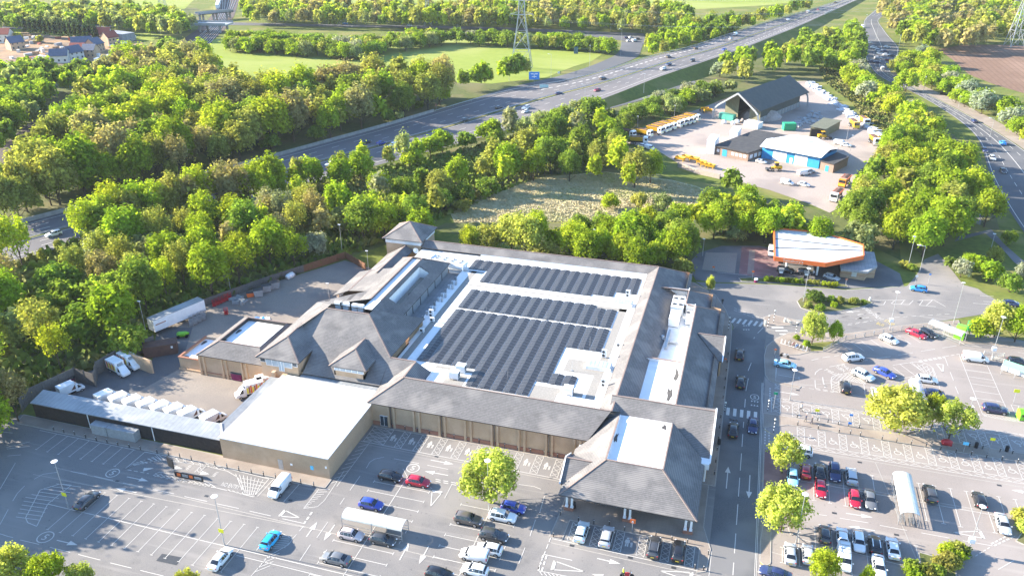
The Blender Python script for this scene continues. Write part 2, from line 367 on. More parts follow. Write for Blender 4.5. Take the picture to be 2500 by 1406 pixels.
def kerbed(name,pts,h,mat,kw=0.15,px=False):
    """raised paved area with a kerb course round its rim"""
    P=[g2(p) for p in pts] if px else [Vector((p[0],p[1],0)) for p in pts]
    b=MB();b.prism([(p.x,p.y) for p in P],0.0,h,1,top=0,bottom=False)
    n=len(P)
    for i in range(n):
        a,c=P[i],P[(i+1) % n]
        if (c-a).length >.05:b.beam(a+Vector((0,0,h/2+.006)),c+Vector((0,0,h/2+.006)),kw,h,1)
    o=b.build(name,[mat,M_kerb]);o['kind']='structure';return o
kerbed('store_pavement',[(-0.7,113.5),(1.45,113.5),(1.45,160),(1.3,172),(-0.6,180),(-3.5,187.5),(-9,193),(-16,195),(-16,189),(-9,186),(-3,178),(-0.8,170)],.11,M_pave)
kerbed('entrance_pavement',[(-22.1,100.2),(-22.4,94),(-20.4,94),(-20.2,98.6),(0.2,98.3),(0.2,93),(1.5,93.6),(1.8,98.4),(0.4,103),(0.4,114.5),(-22.1,114.5)],.10,M_pave)
kerbed('wall_foot_pavement',[(-61.7,113.75),(-23,113.75),(-23,113.15),(-61.7,113.15)],.09,M_pave)
kerbed('shed_front_pavement',[(-128,97.5),(-62,97.0),(-61.6,96.8),(-61.6,94.6),(-127,94.9)],.11,M_pave)
kerbed('crossing_island',[(1865,775),(1885,768),(1955,785),(1945,793),(1895,797),(1868,797)],.11,M_pave,px=True)
kerbed('bike_rack_pavement',[(1866,869),(1872,845),(1895,827),(1925,813),(1952,812),(2064,815),(2152,803),(2180,798),(2278,788),(2340,782),(2345,799),(2278,803),(2200,808),(2064,831),(2010,858),(1975,860),(1950,866),(1893,868),(1893,930),(1955,944),(1950,949),(1900,938),(1878,930),(1868,915)],.10,M_pave,px=True)
sheet('tree_corner_grass',[(1975,838),(2050,833),(2060,829),(2010,856),(1980,858)],.11,M_grass)
kerbed('walkway',[(8.9,138.0),(60,138.0),(90,138.6),(90,135.2),(60,135.2),(20,135.3),(13.5,135.3),(10.8,134.0),(8.9,133.2)],.09,M_pave)
kerbed('tree_bay_kerb',[(9.2,126.5),(13.3,126.0),(13.6,124.3),(13.6,114),(9.2,115.5)],.09,M_block)
kerbed('corner_island',[(9.1,103),(9.1,98),(9.9,97.2),(10.6,98),(10.6,106),(13,107.5),(13.6,105),(14.6,106),(14.6,109.5),(10,112)],.09,M_pave)
kerbed('shrub_island',[(1946,736),(1955,752),(1990,764),(2050,760),(2110,748),(2130,740),(2120,734),(2050,728),(1985,725),(1955,728)],.14,M_floor,px=True)
kerbed('forecourt_planting_strip',[(1.6,199.2),(5,200.6),(28,203),(28.4,201.4),(11,199.0),(2.4,197.4)],.12,M_floor)
kerbed('recycling_pavement',[(49.5,187.5),(50.4,182.4),(56,181.2),(66,183),(88,184),(88,181),(66,179.4),(56,178.8),(51,177.9),(47.2,182.3)],.10,M_pave)
kerbed('planting_bed',[(27.4,99.6),(27.4,97),(31.5,96.6),(36.4,101.2),(36.8,104.2),(34.6,106.2),(32.1,106.6),(31.8,100.2)],.14,M_floor)
kerbed('planting_bed',[(46.8,113.4),(48.6,116.4),(54,116),(53,110)],.14,M_floor)
sheet('hedge_ground',[(2185,470),(2420,560),(2450,640),(2560,740),(2560,800),(2400,715),(2330,660),(2290,620),(2240,640),(2200,640)],.045,M_grass)
sheet('footpath',[(2330,590),(2405,570),(2440,600),(2475,640),(2560,700),(2560,680),(2490,630),(2450,595),(2420,560),(2340,578)],.06,M_asph2)

# paint -----------------------------------------------------------
class Paint(MB):
    def __init__(s,z=0.05):MB.__init__(s);s.z=z
    def line(s,a,b,w=.1,mi=0):
        a=Vector((a[0],a[1]));b=Vector((b[0],b[1]));d=b-a
        if d.length <1e-4:return
        n=Vector((-d.y,d.x)).normalized()*(w/2)
        s.poly([(p.x,p.y,s.z) for p in (a-n,b-n,b+n,a+n)],mi)
    def path(s,pts,w=.1,mi=0):
        for a,b in zip(pts,pts[1:]):s.line(a,b,w,mi)
    def dash(s,a,b,on,off,w=.1,mi=0):
        a=Vector((a[0],a[1]));b=Vector((b[0],b[1]));L=(b-a).length;d=(b-a)/L;t=0
        while t <L:s.line(a+d*t,a+d*min(L,t+on),w,mi);t += on+off
    def tri(s,a,b,c,mi=0):s.poly([(p[0],p[1],s.z) for p in (a,b,c)],mi)
    def arrow(s,a,b,mi=0,w=.16):
        a=Vector((a[0],a[1]));b=Vector((b[0],b[1]));d=(b-a).normalized();n=Vector((-d.y,d.x));h=b-d*1.7
        s.line(a,h,w,mi);s.tri(h+n*.48,h-n*.48,b,mi)
    def hollow(s,apex,dirv,L=3.2,W=1.5,mi=0):
        d=Vector(dirv[:2]).normalized();n=Vector((-d.y,d.x));a=Vector(apex[:2]);c=a+d*L
        s.line(a,c+n*W/2,.14,mi);s.line(a,c-n*W/2,.14,mi);s.line(c+n*(W/2+.05),c-n*(W/2+.05),.5,mi)
    def lattice(s,x0,x1,y0,y1,step=1.2,w=.1,mi=0,rails=True):
        if rails:s.line((x0,y0),(x0,y1),w,mi);s.line((x1,y0),(x1,y1),w,mi)
        if abs(y1-y0) >abs(x1-x0):
            k=max(1,round(abs(y1-y0)/step));d=(y1-y0)/k
            for i in range(k):s.line((x0,y0+i*d),(x1,y0+(i+1)*d),w*.8,mi);s.line((x1,y0+i*d),(x0,y0+(i+1)*d),w*.8,mi)
        else:
            k=max(1,round(abs(x1-x0)/step));d=(x1-x0)/k
            s.line((x0,y0),(x1,y0),w,mi);s.line((x0,y1),(x1,y1),w,mi)
            for i in range(k):s.line((x0+i*d,y0),(x0+(i+1)*d,y1),w*.8,mi);s.line((x0+i*d,y1),(x0+(i+1)*d,y0),w*.8,mi)
    def ring(s,c,r,w=.1,a0=0,a1=360,mi=0,n=20,sy=1.0):
        P=[(c[0]+r*math.cos(math.radians(a0+(a1-a0)*i/n)),c[1]+r*sy*math.sin(math.radians(a0+(a1-a0)*i/n))) for i in range(n+1)]
        s.path(P,w,mi)
    def disc(s,c,r,mi=0,n=12):s.poly([(c[0]+r*math.cos(6.2832*i/n),c[1]+r*math.sin(6.2832*i/n),s.z) for i in range(n)],mi)
    def wheelchair(s,c,k=1.0,mi=0):
        x,y=c
        s.ring((x-.1*k,y-.35*k),.5*k,.12*k,110,370,mi);s.disc((x-.2*k,y+.75*k),.15*k,mi)
        s.path([(x-.2*k,y+.6*k),(x-.1*k,y),(x+.45*k,y-.02*k),(x+.7*k,y-.75*k),(x+.9*k,y-.7*k)],.14*k,mi);s.line((x-.15*k,y+.3*k),(x+.3*k,y+.3*k),.1*k,mi)
    def parent(s,c,k=1.0,mi=0):
        x,y=c
        s.disc((x-.2*k,y+.95*k),.2*k,mi);s.poly([(x-.5*k,y+.7*k,s.z),(x+.12*k,y+.7*k,s.z),(x+.2*k,y+.1*k,s.z),(x-.05*k,y-.05*k,s.z),(x-.45*k,y-.05*k,s.z),(x-.62*k,y+.1*k,s.z)][::-1],mi)
        s.line((x-.34*k,y),(x-.36*k,y-.8*k),.2*k,mi);s.line((x-.06*k,y),(x-.05*k,y-.8*k),.2*k,mi)
        s.disc((x+.5*k,y+.12*k),.15*k,mi);s.line((x+.5*k,y),(x+.5*k,y-.45*k),.3*k,mi);s.line((x+.1*k,y+.2*k),(x+.5*k,y-.1*k),.1*k,mi)
        s.line((x+.42*k,y-.4*k),(x+.42*k,y-.8*k),.12*k,mi);s.line((x+.6*k,y-.4*k),(x+.6*k,y-.8*k),.12*k,mi)
    def text(s,txt,o,r,u,mi=0):
        """lettering: o = lower left, r = whole width vector, u = letter height vector (3-D)"""
        vs,fs,wd,ht=glyphs(txt)
        o=Vector(o);r=Vector(r);u=Vector(u);o.z=o.z or s.z
        s.add([o+r*(v[0]/wd)+u*(v[1]/ht) for v in vs],fs,mi)
def glyphs(txt):
    cu=bpy.data.curves.new('lettering','FONT');cu.body=txt;cu.resolution_u=2
    ob=bpy.data.objects.new('lettering',cu);COL.objects.link(ob)
    dg=bpy.context.evaluated_depsgraph_get();me=bpy.data.meshes.new_from_object(ob.evaluated_get(dg))
    x0=min(v.co.x for v in me.vertices);y0=0.0
    vs=[(v.co.x-x0,v.co.y) for v in me.vertices];fs=[tuple(p.vertices) for p in me.polygons]
    wd=max(v[0] for v in vs);ht=max(v[1] for v in vs)
    bpy.data.objects.remove(ob);bpy.data.curves.remove(cu);bpy.data.meshes.remove(me)
    return vs,fs,wd,ht
def gp(*pts):return [g(x,y) for x,y in pts]

P=Paint(0.048)
def bays_v(x0,dx,n,y0,y1,tee=.5,skip=(),both=True):
    for i in range(n):
        if i in skip:continue
        x=x0+dx*i;P.line((x,y0),(x,y1),.1)
        for y in ((y0,y1) if both else (y0,)):P.line((x-tee/2,y),(x+tee/2,y),.1)
bays_v(-117.0,2.443,8,89.4,94.3,both=False)
P.line((-121,94.3),(-99.6,94.3),.1)
for i in range(3):P.line((-131+i*.6,91.5-i*2.6),(-125.2+i*.5,92.2-i*2.5),.1)
bays_v(-98.95,2.433,14,73.3,83.1,skip=())
P.line((-103.6,78.15),(-36,78.05),.12);P.line((-67,76.9),(-30,76.6),.1)
# hatched end of the centre row
e=gp((515/2.954,930+750/2.954),(430/2.954,930+742/2.954),(290/2.954,930+785/2.954),(185/2.954,930+985/2.954),(200/2.954,930+1020/2.954),(265/2.954,930+1047/2.954))
P.path(e,.12);P.path([e[-1],(-103.6,78.15),e[0]],.12)
for i in range(11):
    y=74.2+i*.85;P.line((-108.5+abs(y-78.5)*.55,y),(-103.4+abs(y-78.2)*.42,y+.5),.1)
# collection-bay loop near the box building
def q1(x,y):return g(x/2.954,930+y/2.954)
P.path([q1(905,632),q1(1045,512),q1(1370,570),q1(1480,590),q1(1940,705),q1(1830,835),q1(1690,800),q1(1560,770),q1(1340,725),q1(1105,680)],.12)
P.path([q1(905,632),q1(1040,585),q1(1200,570),q1(1330,590),q1(1480,612),q1(1640,650),q1(1710,690),q1(1745,740),q1(1750,810)],.1)
for i in range(9):
    t=i/9;a=q1(905+250*t,632-110*t);b=q1(960+230*t,612-45*t)
    P.line(a,b,.1);P.line(q1(930+240*t,605-80*t),q1(990+230*t,600-30*t),.1)
for i in range(8):
    t=i/8;P.line(q1(1200+440*t,530+85*t),q1(1240+440*t,575+75*t),.1)
    P.line(q1(1240+440*t,540+85*t),q1(1205+440*t,570+75*t),.1)
for i in range(8):
    P.line(q1(1700+i*28,668+i*6),q1(1752+i*12,800+i*4),.1)
for i in range(5):P.line(q1(1745+i*2,700+i*28),q1(1915-i*18,735+i*22),.1)
for i in range(10):
    t=i/10;P.line(q1(1120+400*t,665+85*t),q1(1170+400*t,700+75*t),.1);P.line(q1(1165+400*t,668+88*t),q1(1115+400*t,690+80*t),.1)
P.path([q1(1105,680),q1(1150,655),q1(1300,685),q1(1500,730),q1(1560,770)],.1)
P.lattice(q1(1420,640).x,q1(1460,640).x,q1(1410,660).y,q1(1470,600).y,.9)
P.text('VAN',q1(1352,648),q1(1385,612)-q1(1352,648),q1(1352,648)-q1(1374,655));P.text('VAN',q1(1545,695),q1(1578,660)-q1(1545,695),q1(1545,695)-q1(1567,700))
P.text('NO ENTRY',q1(1592,755),q1(1718,782)-q1(1592,755),q1(1612,728)-q1(1592,755))
P.arrow(q1(1030,640),q1(1110,628));P.arrow(q1(1240,622),q1(1322,634));P.arrow(q1(1430,658),q1(1512,672))
P.dash(q1(920,640),q1(1075,668),.8,.5,.12);P.dash(q1(1640,785),q1(1750,815),.5,.4,.3)
# lane arrows, lane dashes
P.arrow(q1(915,690),q1(1070,722));P.arrow(q1(985,805),q1(835,773));P.arrow(q1(410,1147),q1(560,1182));P.arrow(q1(455,1283),q1(310,1247))
for a in ((512,652,628,672),(678,686,815,716),(888,735,1030,765),(1102,781,1255,813),(1330,832,1495,868),(1562,884,1722,918),(1800,937,1955,972),(2037,992,2200,1028),(145,1145,283,1177),(360,1198,508,1235),(565,1250,725,1290),(795,1310,950,1348),(1012,1364,1180,1405)):
    P.line(q1(a[0],a[1]),q1(a[2],a[3]),.1)
P.path([q1(245,708),q1(310,672),q1(415,657)],.1);P.path([q1(92,865),q1(125,810),q1(178,755)],.1);P.line(q1(0,1035),q1(60,925),.1);P.path([q1(0,1100),q1(60,1120),q1(95,1128)],.1)
P.line(q1(45,480),q1(215,438),.1);P.line(q1(50,490),q1(215,470),.1);P.line(q1(55,540),q1(150,532),.1);P.line(q1(112,590),q1(0,780),.1)
for c,rr in ((q1(813,663),1.1),(q1(328,1125),1.2)):
    P.ring(c,rr,.16);P.text('5',(c.x-.35,c.y-.6,P.z),(.7,0,0),(0,1.2,0))
P.hollow(q1(2160,985),(-1,.05),3.2,1.5);P.dash(q1(2250,945),q1(2195,1025),.7,.4,.3);P.dash(q1(2190,1045),q1(2070,1185),1.2,.8,.1)
P.arrow(q1(2210,1122),q1(2288,1015));P.arrow(q1(2415,1035),q1(2335,1150));P.line(q1(2365,1015),q1(2285,1130),.1);P.line(q1(2240,1178),q1(2160,1298),.1)
# bays beside the white van, and the hatched corner
for x in (-59.3,-61.6,-64.2):P.line((x-7,94.2),(x-7.2,89.6),.1)
P.line((-73,94.3),(-64,94.3),.1)
for i in range(8):P.line(q1(2300-i*14,785+i*18),q1(2380-i*22,780+i*17),.1)
P.path([q1(2300,780),q1(2190,918),q1(2290,905),q1(2340,860),q1(2481,650)],.1)
for i in range(9):P.line((-61.3,96+i*1.3),(-59.9,97.3+i*1.3),.1)
P.line((-59.9,95.5),(-59.9,109),.1)
P.path([q1(1850,1220),q1(1920,1130),q1(2040,1100),q1(2110,1140),q1(2080,1180),q1(1940,1260),q1(1810,1406)],.1)
for i in range(7):P.line(q1(1960+i*12,1205-i*14),q1(2060+i*8,1200-i*14),.1)
for i in range(4):P.line(q1(1840+i*22,1375-i*30),q1(1950+i*22,1330-i*30),.1)
# middle lot
P.line((-49.4,101.2),(-49.6,60),.12);P.line((-33.1,97.3),(-33.3,60),.12)
for i in range(14):
    y=98.5-i*2.43
    if i not in (4,5):P.line((-54.4,y),(-44.3,y),.1)
    for x in (-54.4,-44.3):P.line((x,y-.3),(x,y+.3),.12)
for i in range(14):
    y=97.2-i*2.43;P.line((-38.2,y),(-28.4,y),.1)
    for x in (-38.2,-28.4):P.line((x,y-.3),(x,y+.3),.12)
P.path([(-53.5,100.4),(-46.2,100.6),(-44.2,99.6),(-46,98.6)],.1);P.line((-49.4,101.2),(-51,103),.1)
def q2(x,y):return g(830+x/2.954,930+y/2.954)
P.path([q2(190,628),q2(215,585),q2(250,562),q2(318,548)],.1);P.line(q2(390,560),q2(570,594),.1);P.arrow(q2(655,570),q2(820,600));P.line(q2(630,607),q2(780,636),.1);P.arrow(q2(780,680),q2(612,650));P.line(q2(868,655),q2(1000,680),.1)
c=q2(527,628);P.ring(c,1.1,.16);P.text('5',(c.x-.35,c.y-.6,P.z),(.7,0,0),(0,1.2,0))
P.dash(q2(690,708),q2(860,740),.9,.5,.15);P.dash(q2(690,722),q2(860,755),.9,.5,.15);P.line(q2(810,740),q2(755,845),.1);P.line(q2(145,685),q2(72,788),.1);P.line(q2(32,842),q2(0,890),.1)
P.hollow(q2(655,902),q2(700,800)-q2(655,902),3.6,1.7)
P.arrow(q2(430,1290),q2(500,1165));P.arrow(q2(640,1190),q2(570,1318));P.line(q2(1335,1200),q2(1290,1315),.1);P.line(q2(1475,830),q2(1440,950),.1);P.line(q2(1410,1000),q2(1370,1118),.1);P.path([q2(1290,745),q2(1400,760),q2(1450,780)],.1)
P.dash(q2(1520,1130),q2(1420,1380),.9,.6,.14);P.dash(q2(1490,1260),q2(1455,1370),.7,.5,.25);P.dash(q2(1466,1256),q2(1430,1366),.7,.5,.25)
P.line(q2(1475,1250),q2(1675,1292),.12);P.arrow(q2(1855,1278),q2(2025,1318));P.hollow(q2(1760,1372),q2(1600,1340)-q2(1760,1372),4.6,1.8);P.arrow(q2(1960,1425),q2(1815,1390));P.hollow(q2(2310,1368),q2(2450,1395)-q2(2310,1368),4.5,1.8)
P.path([q2(1425,1365),q2(1600,1400),q2(1700,1420)],.1)
for i in range(6):P.line(q2(1440+i*30,1372+i*6),q2(1460+i*34,1400+i*6),.1)
# parent bays along the south wall
P.line((-61.7,108.2),(-23.6,107.95),.12)
P.lattice(-61.2,-57.2,108.25,113.1,1.25);P.lattice(-61.2,-59.2,108.25,113.1,1.25,rails=False);P.lattice(-59.2,-57.2,108.25,113.1,1.25,rails=False)
for i in range(9):
    x=-55.05+3.64*i;P.lattice(x,x+1.3,108.25,113.1,1.2);P.parent((x-1.15,110.6),1.0)
# entrance bays (raised strip)
Q=Paint(0.052)
for x in (-19.6,-16.1,-12.5,-8.9,-5.3,-1.7):
    Q.lattice(x,x+1.2,93.9,98.3,1.15)
Q.line((-21.9,93.8),(0.2,93.4),.12);Q.parent((-10.4,96.2),1.0)
for p in (P,):pass
# store road
for y0,y1 in ((94,96.6),(98.6,103),(105,110),(112,117),(119,124),(126,130),(132,134),(139,142),(145,150),(153,156.5)):P.line((5.35+max(0,(y0-145))*.02,y0),(5.35+max(0,(y1-145))*.06,y1),.12)
P.line((2.0,60),(2.0,98),.08);P.line((8.4,60),(8.4,149),.08);P.line((8.62,60),(8.62,149),.08)
P.arrow((3.3,113.5),(3.3,119.5));P.arrow((7.0,118.2),(7.0,112))
for i in range(5):P.line((2.3+i*1.28,138.0),(2.3+i*1.28,135.4),.62)
for k in (0,1):
    for i in range(3):
        x=6.6+i*.55;y=140.0+k*1.3;P.tri((x-.2,y+(.5 if k else 0)),(x+.2,y+(.5 if k else 0)),(x,y+(0 if k else .5)))
        x=2.9+i*.55;P.tri((x-.2,134.2),(x+.2,134.2),(x,133.6))
c=Vector((7.1,143.2));P.ring(c,.8,.12,sy=1.25);P.text('5',(c.x-.25,c.y-.5,P.z),(.5,0,0),(0,1.0,0))
za,zb=g(1787,782),g(1868,793)
for i in range(6):
    t=(i+.3)/6;c=za.lerp(zb,t);P.line((c.x-.35,c.y-1.25),(c.x+.35,c.y+1.25),.55)
za,zb=g(1898,800),g(1918,816)
for i in range(3):c=za.lerp(zb,i/2);P.line((c.x-1.3,c.y-.35),(c.x+1.3,c.y+.45),.55)
P.dash(g(1792,752),g(1880,785),.8,.4,.12);P.dash(g(1792,757),g(1872,787),.8,.4,.12)
for k in (0,1):
    for i in range(3):c=g(1816+i*6,796+k*8);P.tri((c.x-.25,c.y),(c.x+.25,c.y),(c.x,c.y+(.5 if k ==0 else -.5)))
for y in range(6):P.line((10.0,147.5+0*y-y*.9),(10.0,147.0-y*.9),.25);P.line((9.3,133.0-y*.9),(9.3,132.5-y*.9),.2);P.line((10.0,132.0-y*.9),(10.0,131.5-y*.9),.2)
P.text('GIVE',(10.9,149.6,P.z),(0,-2.2,0),(.9,0,0));P.text('WAY',(10.9,146.6,P.z),(0,-2.0,0),(.9,0,0));P.text('GIVE',(12.2,124.5,P.z),(0,2.2,0),(-.9,0,0));P.text('WAY',(12.2,127.4,P.z),(0,2.0,0),(-.9,0,0))
# right lot, disabled rows
for i in range(22):
    x=15.0+3.655*i
    P.lattice(x,x+1.25,130.1,135.1,1.2);P.wheelchair((x-1.15,132.3),1.05)
    P.lattice(x-.8-.02*i,x+.45-.02*i,138.3,143.0,1.2);P.wheelchair((x-1.9,141.0),-1.05)
P.lattice(13.5,92,128.8,130.05,2.0);P.lattice(10.4,92,143.0,144.2,1.9);P.lattice(10.3,12.0,138.8,144.2,1.2)
# double rows
for i in range(14):
    if i in (5,6):continue
    x=17.35+2.436*i;P.line((x,114.5),(x,124.0),.1)
    for y in (114.5,124.0):P.line((x-.35,y),(x+.35,y),.12)
P.line((15.1,119.1),(45,118.9),.1);P.line((17.5,119.8),(44,119.6),.06)
for i,(ya,yb) in enumerate(((101.9,98.6),(106,98.6),(108,98),(108,98),(108,98),(108,97),(108,100),(108,103.8),(108,103.8))):
    x=12.3+2.45*i;P.line((x,ya),(x,yb),.1);P.line((x-.35,yb),(x+.35,yb),.12);P.line((x-.35,ya),(x+.35,ya),.12)
P.line((14.8,104.6),(29.2,103.1),.1)
def q3(x,y):return g(1660+x/2.954,930+y/2.954)
P.arrow(q3(1198,953),q3(1390,983));P.line(q3(1152,988),q3(1358,1022),.1);P.arrow(q3(1405,1078),q3(1212,1047));P.line(q3(1442,1040),q3(1638,1076),.1);P.line(q3(1740,1094),q3(1945,1132),.1);P.line(q3(1000,962),q3(1060,970),.1)
P.hollow(q3(1970,1090),q3(2140,1105)-q3(1970,1090),4.2,1.6);P.line(q3(2040,1150),q3(2255,1188),.1);P.dash(q3(2245,1175),q3(2350,1120),.6,.35,.22);P.dash(q3(2265,1187),q3(2400,1125),.6,.35,.22);P.dash(q3(2130,1262),q3(2240,1195),.6,.4,.12);P.arrow(q3(2485,800),q3(2390,785));P.line(q3(2295,1358),q3(2410,1292),.1)
P.arrow(q3(720,78),q3(862,102))
# upper lot
def q4(x,y):return g(1840+x/6.25,760+y/6.25)
for a in ((880,750,990,722),(1050,708,1165,690),(1230,682,1305,672),(1500,778,1740,745),(1870,722,2090,690),(1250,105,1475,72),(1585,58,1820,20),(1155,848,1385,805),(370,968,690,1022),(330,1060,350,860),(60,335,145,250),(0,420,15,395)):P.line(q4(a[0],a[1]),q4(a[2],a[3]),.12)
P.line(q4(690,1000),q4(695,1040),.12)
for a in ((1360,505,1530,635),(1495,475,1690,610),(1645,458,1830,598),(1785,432,1985,575),(1925,415,2120,550),(2200,370,2400,500)):P.line(q4(a[0],a[1]),q4(a[2],a[3]),.1)
P.path([q4(935,970),q4(950,930),q4(1000,890),q4(1048,875)],.12);P.path([q4(935,1050),q4(942,1170)],.12);P.dash(q4(942,1172),q4(1220,1225),.9,.5,.14);P.dash(q4(948,1190),q4(1220,1240),.9,.5,.14);P.dash(q4(700,1150),q4(940,1190),1.0,.8,.1)
P.path([q4(1052,1005),q4(1062,1085),q4(1080,1125)],.16);P.tri(q4(1070,1145),q4(1120,1145),q4(1085,1120));P.tri(q4(1080,1165),q4(1120,1145),q4(1075,1120))
P.arrow(q4(1760,92),q4(1550,118));P.dash(q4(1430,215),q4(1840,140),1.2,.9,.1)
P.text('LEFT',q4(1212,962),q4(1140,872)-q4(1300,945),(q4(1140,872)-q4(1195,860))*-1)
P.text('TURN',q4(1240,850),q4(1370,930)-q4(1240,850),(q4(1280,820)-q4(1245,850)))
P.text('ONLY',q4(1330,832),q4(1470,920)-q4(1330,832),(q4(1370,805)-q4(1335,832)))
P.path([q4(1525,925),q4(1250,970),q4(1190,1005),q4(1180,1060),q4(1190,1185),q4(1225,1225),q4(1310,1242),q4(1295,1060),q4(1335,1055)],.12)
P.path([q4(1500,925),q4(1710,1110),q4(1480,1065)],.12)
for i in range(6):P.line(q4(1230+i*48,972-i*8),q4(1440+i*46,1055+i*8),.1);P.line(q4(1195+i*60,1050),q4(1300+i*60,945+i*4),.1)
for i in range(4):P.line(q4(1188,1060+i*45),q4(1300,1120+i*40),.1);P.line(q4(1298,1070+i*45),q4(1190,1130+i*35),.1)
P.line(q4(1475,1080),q4(1502,1275),.1);P.line(q4(1680,1110),q4(1705,1300),.1);P.path([q4(1310,1242),q4(1510,1275),q4(1860,1335)],.1);P.line(q4(1870,1140),q4(1900,1340),.1)
def q5(x,y):return g(2180+x/7.03,780+y/7.03)
for a in ((90,275,290,415),(240,250,475,400),(530,330,640,385),(90,612,345,572),(480,548,722,508),(848,488,1090,452),(1240,445,1530,475),(885,635,945,798),(980,900,1038,1045),(1070,1150,1125,1280),(0,785,390,725),(0,820,195,970),(120,768,385,965),(290,738,600,960),(0,1045,395,968),(320,985,380,1150),(410,1100,800,1160),(1140,610,1450,1406),(1620,795,1890,1406),(1210,748,1620,800),(1250,862,1670,922),(1300,980,1720,1042),(1345,1100,1775,1165),(1395,1222,1830,1288),(1435,1350,1850,1406),(2150,565,2300,590)):P.line(q5(a[0],a[1]),q5(a[2],a[3]),.1)
P.path([q5(390,725),q5(520,740),q5(640,795),q5(690,840),q5(770,1060),q5(810,1195)],.1)
for i in range(5):P.line(q5(330+i*85,745+i*20),q5(480+i*60,870+i*28),.1);P.line(q5(410+i*70,820+i*40),q5(540+i*50,760+i*40),.1)
P.dash(q5(440,712),q5(880,640),.8,.4,.2);P.dash(q5(460,728),q5(900,655),.8,.4,.2);P.dash(q5(900,632),q5(1150,592),.9,.5,.12)
P.path([q5(860,905),q5(750,765),q5(865,775),q5(858,905)],.18)
def q6(x,y):return g(2180+x/6.39,980+y/6.39)
for a in ((1320,0,1395,195),(1720,0,1830,245),(1350,72,1420,82),(1840,50,1965,310),(1955,75,2045,280),(1840,50,1990,72),(1620,0,1720,15)):P.line(q6(a[0],a[1]),q6(a[2],a[3]),.1)
P.path([q6(1395,195),q6(1440,230),q6(1700,280),q6(2045,330)],.1);P.path([q6(1400,190),q6(1560,205),q6(1750,240),q6(1960,305)],.1)
for i in range(9):P.line(q6(1420+i*60,200+i*11),q6(1470+i*55,232+i*9),.1);P.line(q6(1420+i*55,228+i*9),q6(1480+i*60,205+i*11),.1)
P.dash(q6(1210,180),q6(1360,200),.6,.4,.2);P.dash(q6(1210,200),q6(1360,220),.6,.4,.2);P.tri(q6(1230,95),q6(1280,95),q6(1240,45))
# big road by the filling station
def q7(x,y):return g(1660+x/2.976,460+y/2.976)
for a in ((1395,815,1640,812),(1395,845,1480,845),(1540,840,1665,845),(1740,850,1860,860),(1740,812,1845,812),(1845,812,1930,860),(1480,845,1495,820),(1535,838,1560,815),(1605,842,1630,815),(1665,845,1695,815),(1740,848,1765,815),(1790,852,1835,812),(1130,942,1235,928),(1290,918,1400,905),(2130,835,2250,842),(2205,822,2330,830),(2180,780,2280,785),(270,610,490,632),(1210,738,1650,712)):P.line(q7(a[0],a[1]),q7(a[2],a[3]),.12)
P.dash(q7(1560,938),q7(1960,912),1.2,.9,.1);P.arrow(q7(1375,938),q7(1275,950));P.arrow(q7(1305,892),q7(1205,900));P.dash(q7(1220,985),q7(1560,940),1.2,.9,.1)
Y=Paint(0.049)
P.text('PETROL',q7(1315,868),q7(1375,905)-q7(1315,868),q7(1345,862)-q7(1320,872));P.text('ONLY',q7(1395,915),q7(1440,955)-q7(1395,915),q7(1425,910)-q7(1400,920))
Y.text('BUS',q7(1425,985),q7(1475,1003)-q7(1425,985),q7(1440,972)-q7(1425,985));Y.text('STOP',q7(1480,965),q7(1545,1000)-q7(1480,965),q7(1505,955)-q7(1485,968))
Y.path([q3(605,345),q3(640,370),q3(700,402)],.12);Y.path([q3(590,715),q3(610,745),q3(640,775)],.12);Y.path([(9.3,98.5),(9.2,97.6),(9.8,97.0),(10.5,97.6),(10.6,99)],.2)
for p_,n_,m_ in ((P,'parking_bay_markings',M_white),(Q,'entrance_bay_markings',M_white),(Y,'yellow_road_markings',M_yline)):
    p_.build(n_,m_)['kind']='structure'
D_=Paint(0.0445)
for x,y in ((-60,108.4),(-47,107.6),(-38,107.7),(-26,107.7),(-36,93),(-30.5,93.2),(-19,93),(-10,93),(-3.5,92.8),(-66,90),(-80,87),(-97,86),(-55,90),(20,112),(29,109.5),(36,107),(43,104),(25,127),(47,127),(15,148),(28,152),(40,158),(20,186),(34,188),(44,197)):D_.poly([(x,y,D_.z),(x+.7,y,D_.z),(x+.7,y+.45,D_.z),(x,y+.45,D_.z)])
D_.poly([(-78,72.5,D_.z),(-74.5,72.6,D_.z),(-74.6,74.2,D_.z),(-78.1,74,D_.z)])
D_.build('drain_covers',M_dark)['kind']='structure'
D_=Paint(0.043)
for a,b_ in (((-62,107.6),(-23,107.4)),((-110,86.2),(-36,84.9)),((-112,83.6),(-60,85.2)),((-22,92.9),(1,92.5)),((13,128.2),(70,127.6)),((28,127.8),(33,96)),((10,100.5),(45,96.5)),((16,150),(36,160)),((36,160),(39,148))):D_.line(a,b_,.16)
D_.build('tarmac_joints',M_kerb)['kind']='structure'
F=Paint(0.056)
for x0,x1,y0,y1 in ((3.6,5.2,202.5,219),):F.poly([(x0,y0,F.z),(x1,y0,F.z),(x1,y1,F.z),(x0,y1,F.z)])
for i in range(6):F.poly([(6.2,204+i*2.6,F.z),(9.5,204+i*2.6,F.z),(9.5,204.25+i*2.6,F.z),(6.2,204.25+i*2.6,F.z)])
F.build('forecourt_tank_strip',M_yard)['kind']='structure'

